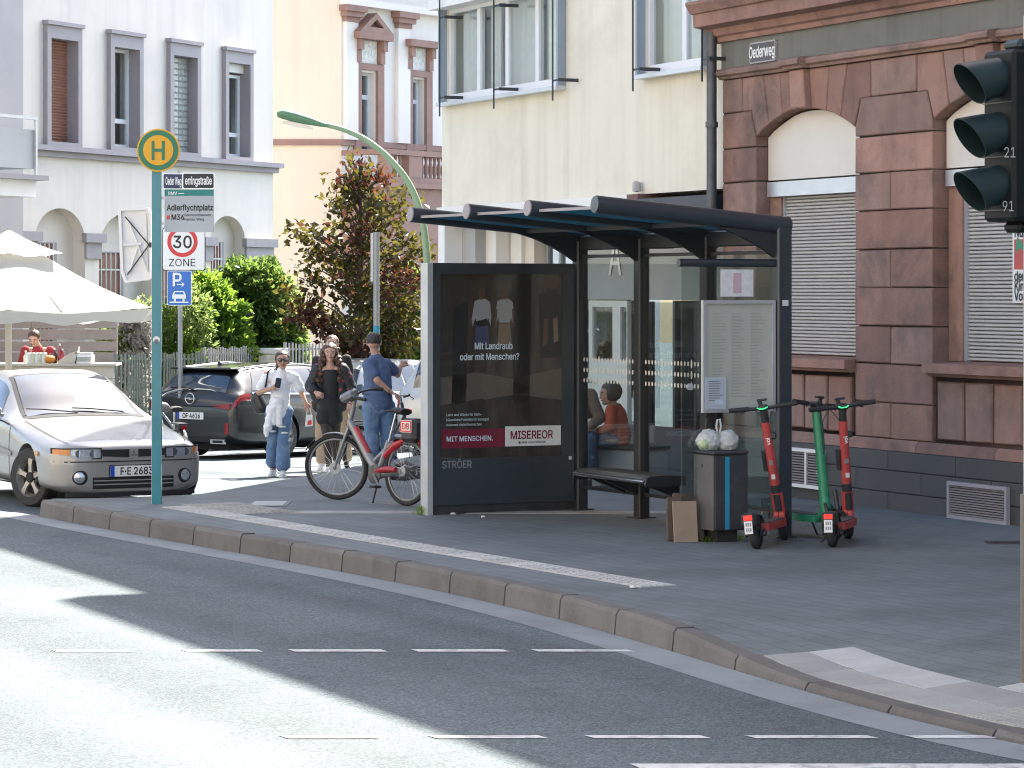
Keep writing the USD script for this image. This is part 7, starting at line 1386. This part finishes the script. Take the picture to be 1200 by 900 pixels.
MB().tube([H(-.085, -.02, .02), H(-.066, -.097, .022), H(0, -.113, .022), H(.066, -.097, .022), H(.085, -.02, .02)], .005, 6).build('sunglass_frame', 'leather_black', g, True)
ph = thing('phone', 'dark phone in the hand of the woman in the white shirt', 'phone', (x0 + .0, D - .30, gz_ + 1.235), 0.0); MB().prism(rr(-.037, -.07, .037, .07, .012), -.005, .005).xf(trimesh.transformations.euler_matrix(-.5, 0.15, 0)).build('case', 'leather_black', ph); MB().prism(rr(-.034, -.066, .034, .066, .01), .0055, .0065).xf(trimesh.transformations.euler_matrix(-.5, .15, 0)).build('screen', 'car_glass_blue', ph)
sb = thing('shoulder_bag', 'black shoulder bag hanging beside the white shirt', 'bag', (x0, D, gz_)); obj('pouch', blob([(V3(-.30, .10, 1.04), V3(-.24, .08, .90), .07, .085), (V3(-.34, .12, 1.0), V3(-.28, .1, .88), .05, .07)], .025, 6), 'leather_black', sb, True); MB().tube([(-.24, .03, 1.06), (-.175, -.09, 1.2), (-.15, -.08, 1.37), (-.12, .03, 1.41), (-.2, .12, 1.2), (-.28, .12, 1.06)], .014, 6, squash=.4).build('strap', 'leather_black', sb, True)
pk = thing('paper_bag', 'small white and pink bag dangling from the hand of the woman in white', 'bag', (x0 + .385, D - .1, gz_ + .66)); MB().prism([(-.05, 0), (.05, .01), (.045, .15), (-.035, .16)], -.02, .02).build('bag', 'print_white', pk); MB().prism([(-.02, .02), (.04, .03), (.035, .09), (-.01, .08)], -.0225, -.0202).build('print', 'sign_red', pk); MB().tube([(-.03, 0, .15), (-.02, 0, .24), (.02, 0, .24), (.03, 0, .15)], .004, 5).build('handle', 'print_white', pk, True)
# woman with the long curls
D = 39.9; x0 = at(386, D); gz_ = ground_z(x0, D); person.hair_mat = 'hair_brown'
J = dict(head=(.01, -.02, 1.615), neck=(.01, 0, 1.475), chest=(.015, 0, 1.29), waist=(.01, 0, 1.10), hip=(.0, 0, .96), sha=(-.16, 0, 1.415), ela=(-.25, .02, 1.17), wra=(-.17, -.17, 1.10), hda=(-.10, -.21, 1.07), shb=(.19, 0, 1.41), elb=(.28, .05, 1.17), wrb=(.27, -.06, .96), hdb=(.27, -.09, .88), hpa=(-.09, 0, .92), kna=(-.03, -.03, .53), ana=(.0, -.02, .085), toea=(-.02, -.16, .03), hpb=(.08, 0, .92), knb=(.08, .10, .54), anb=(.07, .27, .17), toeb=(.08, .16, .07))
g, J, H = person('woman with long brown curls in a black dress and floral jacket', (x0, D, gz_), J, 0, 'skin', .05, 0, 'curly', True, hand_up={'a': V3(0, -1, .3), 'b': V3(0, -1, 0)})
B = []
for s_ in 'ab': hp, kn, an = J['hp' + s_], J['kn' + s_], J['an' + s_]; B += [(J['hip'], hp, .12, .096), (hp, kn, .096, .062), (kn, kn * .6 + an * .4, .062, .060), (kn * .6 + an * .4, an, .058, .041)]
obj('tights', blob(B, .025, 5), 'tights', g, True)
obj('dress', blob([(V3(.015, -.02, 1.345), J['waist'], .115, .115), (J['waist'], J['hip'], .115, .15), (J['hip'], V3(-.06, 0, .76), .15, .125), (J['hip'], V3(.06, 0, .76), .15, .125)], .025, 5, cut=[block(-.5, .5, -.5, .5, 1.40, 2)], fold=.015), 'cotton_black', g, True)
for s_, k in (('a', -1), ('b', 1)):
    B = [(V3(.015 + k * .07, .02, 1.44), J['sh' + s_], .055, .078), (J['sh' + s_], J['el' + s_], .078, .085), (J['el' + s_], J['el' + s_] * .35 + J['wr' + s_] * .65, .08, .075), (J['sh' + s_] - V3(k * .04, -.02, .02), V3(k * .15 + .01, .03, 1.0), .08, .085), (V3(k * .15 + .01, .03, 1.0), V3(k * .17, .05, .90), .085, .07)]
    obj('jacket_side', blob(B, .025, 5, fold=.03, seed=7), 'floral_black', g, True)
obj('jacket_back', blob([(V3(-.1, .09, 1.38), V3(.12, .09, 1.38), .06, .06), (V3(-.12, .11, 1.0), V3(.13, .11, 1.0), .06, .06), (V3(0, .1, 1.38), V3(0, .12, 1.0), .08, .1)], .03, 5, fold=.02), 'floral_black', g, True)
for s_ in 'ab': shoe(g, J['an' + s_], J['toe' + s_])
# man walking behind her
D = 41.5; x0 = at(389, D); gz_ = ground_z(x0, D)
J = dict(head=(0, 0, 1.75), neck=(0, .02, 1.60), chest=(0, .02, 1.40), waist=(0, .02, 1.18), hip=(0, .02, 1.03), sha=(-.20, .02, 1.53), ela=(-.25, .04, 1.25), wra=(-.24, -.02, 1.0), hda=(-.24, -.04, .92), shb=(.20, .02, 1.53), elb=(.25, .04, 1.25), wrb=(.24, -.02, 1.0), hdb=(.24, -.04, .92), hpa=(-.11, 0, .98), kna=(-.15, -.04, .53), ana=(-.14, .0, .09), toea=(-.15, -.16, .03), hpb=(.11, 0, .98), knb=(.17, .05, .54), anb=(.2, .16, .12), toeb=(.2, .02, .04))
g, J, H = person('tall brown haired man in tan trousers hidden behind the curly haired woman', (x0, D, gz_), J, 0, 'skin', 0, 0, 'short')
legs_cloth(g, J, 'chino', 'trousers', (.11, .085, .08)); B = [(J['neck'] - V3(0, 0, .05), J['chest'], .10, .165), (J['chest'], J['hip'], .165, .16)]
for s_ in 'ab': B += [(J['chest'] * .4 + J['sh' + s_] * .6, J['sh' + s_], .09, .08), (J['sh' + s_], J['el' + s_], .078, .065), (J['el' + s_], J['wr' + s_], .062, .048)]
obj('jacket', blob(B, .03, 5, fold=.02), 'cotton_black', g, True)
for s_ in 'ab': shoe(g, J['an' + s_], J['toe' + s_])
# man in the blue shirt, back to the viewer, holding the red bicycle
D = 37.2; x0 = at(443, D); gz_ = ground_z(x0, D); person.hair_mat = 'hair_grey'
J = dict(head=(-.05, .03, 1.735), neck=(-.03, .02, 1.585), chest=(-.01, .03, 1.36), waist=(.0, .0, 1.14), hip=(.01, .02, .99), sha=(-.12, -.12, 1.47), ela=(.0, -.20, 1.27), wra=(.17, -.14, 1.12), hda=(.24, -.08, 1.09), shb=(.09, .16, 1.48), elb=(.23, .30, 1.33), wrb=(.27, .32, 1.44), hdb=(.33, .36, 1.47), hpa=(-.09, -.02, .94), kna=(-.07, -.03, .51), ana=(-.08, -.01, .09), toea=(-.05, .13, .03), hpb=(.10, .06, .94), knb=(.12, .06, .51), anb=(.13, .1, .09), toeb=(.16, .24, .03))
g, J, H = person('man in a blue shirt and jeans standing with his back turned', (x0, D, gz_), J, 0, 'skin', 2.0 + math.pi * .30, 0, 'short', hand_up={'a': V3(0, -.3, 1), 'b': V3(0, -1, .3)})
legs_cloth(g, J, 'denim', 'jeans', (.115, .09, .085), fold=.02, seat=.165)
B = [(J['sha'] * .9 + J['shb'] * .1 - V3(0, 0, .03), J['shb'] * .9 + J['sha'] * .1 - V3(0, 0, .03), .10, .10), (J['neck'] - V3(0, 0, .05), J['chest'], .085, .175), (J['chest'], J['waist'], .175, .175), (J['waist'], J['hip'], .175, .175), (J['waist'] + V3(-.06, -.02, 0), J['waist'] + V3(-.06, -.02, -.05), .13, .13)]
for s_ in 'ab': B += [(J['sh' + s_] - V3(0, 0, .015), J['sh' + s_] * .35 + J['el' + s_] * .65, .08, .074)]
obj('shirt', blob(B, .025, 5, fold=.025, seed=4), 'cotton_blue', g, True)
MB().tube([J['wra'] * .9 + J['ela'] * .1 + V3(.036 * math.cos(a) * .3, .034 * math.cos(a), .034 * math.sin(a)) for a in np.linspace(0, 2 * math.pi, 13)], .007, 6).build('wristband', 'leather_black', g, True)
for s_ in 'ab': shoe(g, J['an' + s_], J['toe' + s_], 'leather_black')
# man in red behind the counter
D = 47.6; x0 = at(45, D); gz_ = ground_z(x0, D) + .30; person.hair_mat = 'hair_brown'
J = dict(head=(-.04, -.16, 1.60), neck=(.0, -.06, 1.47), chest=(0, .0, 1.28), waist=(0, .04, 1.08), hip=(0, .06, .95), sha=(-.2, -.02, 1.40), ela=(-.26, -.08, 1.13), wra=(-.15, -.3, 1.06), hda=(-.1, -.36, 1.05), shb=(.2, -.02, 1.40), elb=(.27, -.08, 1.13), wrb=(.15, -.3, 1.06), hdb=(.1, -.36, 1.05), hpa=(-.1, .06, .9), kna=(-.11, .04, .48), ana=(-.11, .06, .08), toea=(-.12, -.08, .03), hpb=(.1, .06, .9), knb=(.11, .04, .48), anb=(.11, .06, .08), toeb=(.12, -.08, .03))
g, J, H = person('man in a dark red shirt bending over the stall counter', (x0, D, gz_), J, 0, 'skin', -.15, .55, 'short')
legs_cloth(g, J, 'denim_dark', 'trousers', (.11, .085, .08)); B = [(J['neck'] - V3(0, 0, .05), J['chest'], .085, .16), (J['chest'], J['hip'], .16, .155)]
for s_ in 'ab': B += [(J['chest'] * .4 + J['sh' + s_] * .6, J['sh' + s_], .09, .08), (J['sh' + s_], J['sh' + s_] * .3 + J['el' + s_] * .7, .08, .075)]
obj('shirt', blob(B, .025, 5, fold=.02), 'cotton_red', g, True)
for s_ in 'ab': shoe(g, J['an' + s_], J['toe' + s_], 'leather_black')
# child and adult seated on a low wall behind the shelter
D = 32.3; x0 = at(718, D)
sw_ = thing('low_seat_wall', 'low grey wall used as a seat behind the shelter glass', 'wall', (x0, D, 0), RB.rz + .35); MB().bx(-.95, .5, -.05, .35, -.02, .40, ch=.015).build('block', 'grey_panel', sw_); MB().bx(-.97, .52, -.07, .37, .401, .44, ch=.01).build('cap', 'granite', sw_)
person.hair_mat = 'hair_dark'
J = dict(head=(-.03, -.01, .99), neck=(.0, .02, .87), chest=(.03, .03, .76), waist=(.05, .04, .62), hip=(.06, .04, .53), sha=(-.02, -.10, .83), ela=(-.03, -.15, .65), wra=(-.15, -.12, .60), hda=(-.21, -.10, .60), shb=(.06, .14, .83), elb=(.03, .18, .65), wrb=(-.12, .08, .60), hdb=(-.19, .04, .60), hpa=(.0, -.04, .51), kna=(-.26, -.07, .50), ana=(-.24, -.06, .16), toea=(-.35, -.07, .08), hpb=(.02, .10, .51), knb=(-.25, .07, .49), anb=(-.2, .09, .16), toeb=(-.31, .1, .08))
for k in J:
    if k[:2] in ('kn', 'an', 'to'): pass
g, J, H = person('child with dark hair in an orange jacket sitting behind the shelter glass', (x0, D, 0), J, 0, 'skin', -math.pi / 2 + .25, .1, 'bob', True, hand_up={'a': V3(0, 0, 1), 'b': V3(0, 0, 1)})
B = [(J['neck'] - V3(0, 0, .03), J['chest'], .065, .125), (J['chest'], J['hip'], .125, .145)]
for s_ in 'ab': B += [(J['chest'] * .5 + J['sh' + s_] * .5, J['sh' + s_], .07, .062), (J['sh' + s_], J['el' + s_], .06, .054), (J['el' + s_], J['wr' + s_], .054, .04)]
obj('jacket', blob(B, .02, 5, fold=.02), 'fleece_orange', g, True); B = []
for s_ in 'ab': B += [(J['hip'] - V3(0, 0, .02), J['hp' + s_], .11, .09), (J['hp' + s_], J['kn' + s_], .088, .066), (J['kn' + s_], J['an' + s_] + V3(0, 0, .04), .066, .056)]
obj('jeans', blob(B, .02, 5, fold=.015), 'denim_dark', g, True)
for s_ in 'ab': shoe(g, J['an' + s_] - V3(0, 0, .06), J['toe' + s_], 'sneaker_white')
bw = thing('green_tub', 'small green tub with white napkins on the lap of the child', 'tub', (x0 - .24, D - .12, .565)); MB().lathe([(0, 0), (.05, 0), (.075, .08), (.068, .08), (.045, .01), (0, .01)], 18).build('tub', 'food_green', bw, 40); MB().add(*lump((0, 0, .11), (.055, .05, .06), .4, 14, 4, 3)).build('napkin', 'print_white', bw, True)
x1 = at(681, D)
J = dict(head=(-.16, -.05, 1.19), neck=(-.10, 0, 1.05), chest=(-.06, .02, .88), waist=(-.02, .04, .68), hip=(.0, .06, .55), sha=(-.24, -.02, .99), ela=(-.27, -.12, .75), wra=(-.12, -.25, .66), hda=(-.05, -.29, .65), shb=(.10, .0, .98), elb=(.20, -.06, .74), wrb=(.1, -.25, .66), hdb=(.03, -.3, .65), hpa=(-.1, .0, .53), kna=(-.14, -.40, .50), ana=(-.14, -.42, .1), toea=(-.15, -.55, .04), hpb=(.1, .0, .53), knb=(.08, -.42, .50), anb=(.06, -.40, .1), toeb=(.07, -.53, .04))
g, J, H = person('adult in a brown jacket sitting beside the child, mostly hidden by the shelter post', (x1, D, 0), J, 0, 'skin', .6, .3, 'short')
B = [(J['neck'] - V3(0, 0, .05), J['chest'], .09, .16), (J['chest'], J['hip'], .16, .16)]
for s_ in 'ab': B += [(J['chest'] * .5 + J['sh' + s_] * .5, J['sh' + s_], .09, .08), (J['sh' + s_], J['el' + s_], .076, .066), (J['el' + s_], J['wr' + s_], .064, .048)]
obj('jacket', blob(B, .025, 5, fold=.02), 'jacket_brown', g, True); B = []
for s_ in 'ab': B += [(J['hip'], J['hp' + s_], .13, .10), (J['hp' + s_], J['kn' + s_], .10, .075), (J['kn' + s_], J['an' + s_] + V3(0, 0, .03), .075, .06)]
obj('trousers', blob(B, .025, 5), 'denim_dark', g, True)
for s_ in 'ab': shoe(g, J['an' + s_], J['toe' + s_], 'leather_black')
# ---------------------------------------------------------------- plants
leaf_mat('leaf_light', (0.12, 0.2, 0.055), (0.62, 0.8, 0.25)); leaf_mat('leaf_bright', (0.1, 0.22, 0.025), (0.55, 0.85, 0.10)); leaf_mat('leaf_laurel', (0.06, 0.12, 0.03), (0.4, 0.62, 0.12), gloss=0.2); leaf_mat('leaf_wine', (0.075, 0.036, 0.028), (0.24, 0.085, 0.045), gloss=0.22); leaf_mat('leaf_wine_green', (0.055, 0.056, 0.018), (0.22, 0.19, 0.035), gloss=0.25); leaf_mat('blossom_white', (0.62, 0.6, 0.56), (0.4, 0.38, 0.34), 0.15)
mat('bark', (0.10, 0.075, 0.055), 0.9, var=0.25, scale=12, bump=0.6, bscale=30)
def leaves(pts, nrm, size, seed, aspect=0.5, droop=0.2):
    """Small folded leaves (four triangles each) at the given points."""
    r = np.random.default_rng(seed); n = len(pts); d = r.normal(size=(n, 3)) + nrm * 0.9; d[:, 2] -= droop; d /= np.linalg.norm(d, axis=1, keepdims=True); s = np.cross(d, r.normal(size=(n, 3))); s /= np.linalg.norm(s, axis=1, keepdims=True); u = np.cross(s, d)
    L = size * r.uniform(0.45, 1.5, (n, 1)); W = L * aspect * 0.5
    v = np.stack([pts, pts + d * L * 0.5 + s * W + u * W * 0.35, pts + d * L, pts + d * L * 0.5 - s * W + u * W * 0.35, pts + d * L * 0.5], 1).reshape(-1, 3); b = np.arange(n)[:, None] * 5
    return v, np.concatenate([b + [0, 1, 4], b + [1, 2, 4], b + [2, 3, 4], b + [3, 0, 4]])
def bush(name, label, cat, x, D, base, lobes, n, size, m, seed, group=None, m2=None, aspect=0.5, shell=0.55):
    """lobes: (dx, dy, dz, rx, ry, rz) ellipsoids; leaves crowd towards their outsides in clumps with gaps."""
    lobes = [(a * 1.15, b, c * 1.30, d * 1.15, e * 1.1, f * 1.30) for a, b, c, d, e, f in lobes]; n = int(n * 1.7)
    g = thing(name, label, cat, (x, D, base), 0, group); r = np.random.default_rng(seed); P, N = [], []; vol = np.array([l[3] * l[4] * l[5] for l in lobes]) ** .67
    for l, w in zip(lobes, vol / vol.sum()):
        k = int(n * w * 1.9); d = r.normal(size=(k, 3)); d /= np.linalg.norm(d, axis=1, keepdims=True); rad = shell + (1 - shell) * r.random((k, 1)) ** .6; p = d * rad * (1 + .22 * (meshkit.fbm(d * 3.2 + seed, 3, seed)[:, None] - .5) * 2); p = p * l[3:] + l[:3]
        keep = meshkit.fbm(p * 3.4 / max(.5, l[3]) + seed * 3, 3, seed + 1) > .47; P.append(p[keep]); N.append(d[keep])
    P, N = np.vstack(P), np.vstack(N); keep = P[:, 2] > 0.02; P, N = P[keep], N[keep]
    if m2 is None: obj('foliage', leaves(P, N, size, seed, aspect), m, g, kind='stuff')
    else:
        c = meshkit.fbm(P * 1.6 + 9, 2, seed) + .25 * N[:, 0] > (m2[1]); obj('foliage', leaves(P[~c], N[~c], size, seed, aspect), m, g, kind='stuff'); obj('foliage', leaves(P[c], N[c], size, seed + 1, aspect), m2[0], g, kind='stuff')
    return g
def stems(g, pts, m='bark'):
    for p in pts: MB().tube(p, np.linspace(p[0][2] * 0 + .045, .01, len(p)) if len(p) > 2 else [.03, .012], 7).build('branch', m, g, True)
gb = lambda px, D: ground_z(at(px, D), D)
D = 52.0; b = gb(200, D)
g = bush('garden_shrub', 'pale green feathery shrub behind the sign post', 'shrub', at(196, D), D, b, [(0, 0, .95, .75, .6, .95), (.3, .1, 1.5, .45, .45, .75), (-.35, 0, 1.2, .5, .5, .8), (-.75, .1, 1.0, .4, .5, .75)], 9000, .11, 'leaf_light', 11, m2=('leaf_bright', .62), aspect=.35); stems(g, [[(0, 0, 0), (.05, 0, .6), (.1, 0, 1.3)], [(0, 0, 0), (-.2, .05, .6), (-.35, 0, 1.2)]])
D = 53.0; b = gb(255, D)
g = bush('garden_shrub', 'bright yellow green shrub left of the big laurel', 'shrub', at(253, D), D, b, [(0, 0, 1.1, .62, .5, 1.2), (-.15, 0, 1.8, .4, .4, .65), (.25, 0, .7, .4, .4, .6)], 7000, .13, 'leaf_bright', 12, aspect=.45); stems(g, [[(0, 0, 0), (.0, 0, .8), (-.1, 0, 1.7)]])
D = 54.0; b = gb(302, D)
g = bush('laurel_bush', 'big round dark green laurel bush with glossy leaves', 'bush', at(303, D), D, b, [(0, 0, 1.3, .78, .7, 1.3), (-.1, 0, 2.05, .62, .55, .62), (.35, 0, 1.2, .45, .5, 1.0), (-.5, 0, 1.7, .4, .45, .7)], 15000, .11, 'leaf_laurel', 13, m2=('leaf_light', .66), aspect=.5); stems(g, [[(0, 0, 0), (.0, 0, .9), (-.05, 0, 2.0)], [(0, 0, 0), (.2, 0, .8), (.35, 0, 1.6)]])
D = 50.0; b = gb(152, D)
g = bush('flowering_shrub', 'shrub full of white blossom beside the board screen', 'shrub', at(153, D), D, b, [(0, 0, 1.0, .28, .3, .95), (.08, 0, 1.55, .25, .28, .35)], 2600, .08, 'leaf_light', 14, m2=('blossom_white', .46), aspect=.7); stems(g, [[(0, 0, 0), (.0, 0, .6), (.05, 0, 1.4)]])
D = 56.0; b = gb(480, D)
for k, (px, s_, sd, lb) in enumerate(((470, .9, 15, 'bright green bush just left of the lamp pole'), (492, 1.05, 16, 'bright green bush behind the lamp pole'), (520, 1.0, 17, 'bright green bush hidden behind the advertising panel'))):
    g = bush('garden_bush', lb, 'bush', at(px, D), D + .2 * k, b, [(0, 0, 1.3, .5 * s_, .5, 1.15 * s_), (.1, 0, 1.9, .35 * s_, .4, .55 * s_)], 5200, .13, 'leaf_bright', sd, m2=('leaf_laurel', .6)); stems(g, [[(0, 0, 0), (.0, 0, .8), (.05, 0, 1.7)]])
D = 57.5; b = gb(330, D)
# dark red leaved tree
D = 51.5; px0 = 421; b = gb(px0, D); tx = at(px0, D); mpp = D / FPX; zz = lambda py: zat(py, D) - b
tr = thing('copper_tree', 'dark red leaved tree with a loose pointed crown in front of the peach villa', 'tree', (tx, D, b))
trunk = [(0, 0, 0), (.02, 0, 1.2), (-.02, .02, 2.2), (.03, 0, 3.3), (.02, 0, 4.3), (0, 0, zz(185))]
MB().tube(trunk, [.085, .075, .062, .045, .028, .01], 10).build('trunk', 'bark', tr, True)
r = np.random.default_rng(21); P, N, S = [], [], []; br = MB(); nb_ = 0
hw = [(190, 12, 14), (205, 22, 30), (230, 38, 48), (255, 60, 62), (280, 78, 74), (305, 60, 84), (330, 66, 88), (350, 78, 76), (370, 70, 70), (392, 46, 64), (410, 30, 50)]    # half widths of the crown in photo pixels
ys = np.array([q[0] for q in hw]); wl_, wr_ = np.array([q[1] for q in hw]), np.array([q[2] for q in hw])
for k in range(105):
    py = r.uniform(188, 412); a = r.uniform(0, 2 * math.pi); ca, sa = math.cos(a), math.sin(a); w = np.interp(py, ys, wl_ if ca < 0 else wr_) * mpp * (0.72 + .45 * r.random() ** 1.3); e = np.array([ca * w, sa * w * .8, zz(py)]); st0 = np.array([0, 0, max(zz(py) - .15 - .5 * w, .9)])
    tt_ = np.linspace(0, 1, 6); c = st0[None] * (1 - tt_[:, None]) + e[None] * tt_[:, None]; c[:, 2] += .12 * np.sin(math.pi * tt_) * w
    MB().tube(c, np.linspace(.022, .005, 6), 5).build('branch', 'bark', tr, True)
    m_ = int(8 + 36 * w); t_ = r.uniform(.25, 1.05, m_) ** .8; q = st0[None] * (1 - t_[:, None]) + e[None] * t_[:, None] + r.normal(size=(m_, 3)) * [.10, .10, .085]; P.append(q); N.append((q - [0, 0, zz(330)]) / 1.2)
    m_ = int(12 * w + 3); q = e + r.normal(size=(m_, 3)) * [.14, .13, .10]; P.append(q); N.append(q * [.6, .6, 0])
P, N = np.vstack(P), np.vstack(N); c = meshkit.fbm(P * 1.3 + 2, 2, 8) - .06 * (P[:, 2] < zz(330)) + .05 * (P[:, 2] > zz(260)) > .43
obj('foliage', leaves(P[~c], N[~c], .125, 31, .62, .3), 'leaf_wine', tr, kind='stuff'); obj('foliage', leaves(P[c], N[c], .125, 32, .62, .3), 'leaf_wine_green', tr, kind='stuff')
# weeds in the paving joints
def weed(label, x, y, h, n, seed):
    g = thing('weed', label, 'weed', (x, y, 0), 0); r = np.random.default_rng(seed)
    for k in range(n):
        a = r.uniform(0, 6.28); l = h * r.uniform(.5, 1); d = np.array([math.cos(a), math.sin(a), 0]) * l * r.uniform(.4, 1.1); s = np.array([-math.sin(a), math.cos(a), 0]) * .005; p0 = np.array([r.normal() * .035, r.normal() * .035, 0]); p1 = p0 + d * .45 + [0, 0, l * .75]; p2 = p0 + d + [0, 0, l * r.uniform(.5, 1)]
        MB().add([p0 - s, p0 + s, p1 + s, p1 - s, p2], [[0, 1, 2, 3], [3, 2, 4, 4]]).build('blade', 'leaf_bright', g)
q = G(494, 603); weed('tuft of grass at the foot of the advertising panel', q[0], q[1], .13, 22, 3)
q = G(826, 634); weed('low weeds at the foot of the litter bin', q[0], q[1] - .05, .07, 26, 4)
q = G(868, 632); weed('small weeds right of the foot of the litter bin', q[0], q[1], .05, 14, 5)

q = RB.w(RB.s(711, 1.25), 1.25)
g = bush('potted_plant', 'bright leafy plant behind the glass of the shop door', 'plant', q[0], q[1], 0.0, [(0, 0, 1.22, .34, .18, .42), (.12, 0, 1.0, .25, .16, .3)], 1500, .13, 'leaf_bright', 41); stems(g, [[(0, 0, .5), (.0, 0, 1.0), (.02, 0, 1.6)]])
MB().lathe([(0, 0), (.16, 0), (.22, .55), (.2, .56), (.18, .52), (0, .52)], 18).build('pot', 'brown_stone', g, 40)
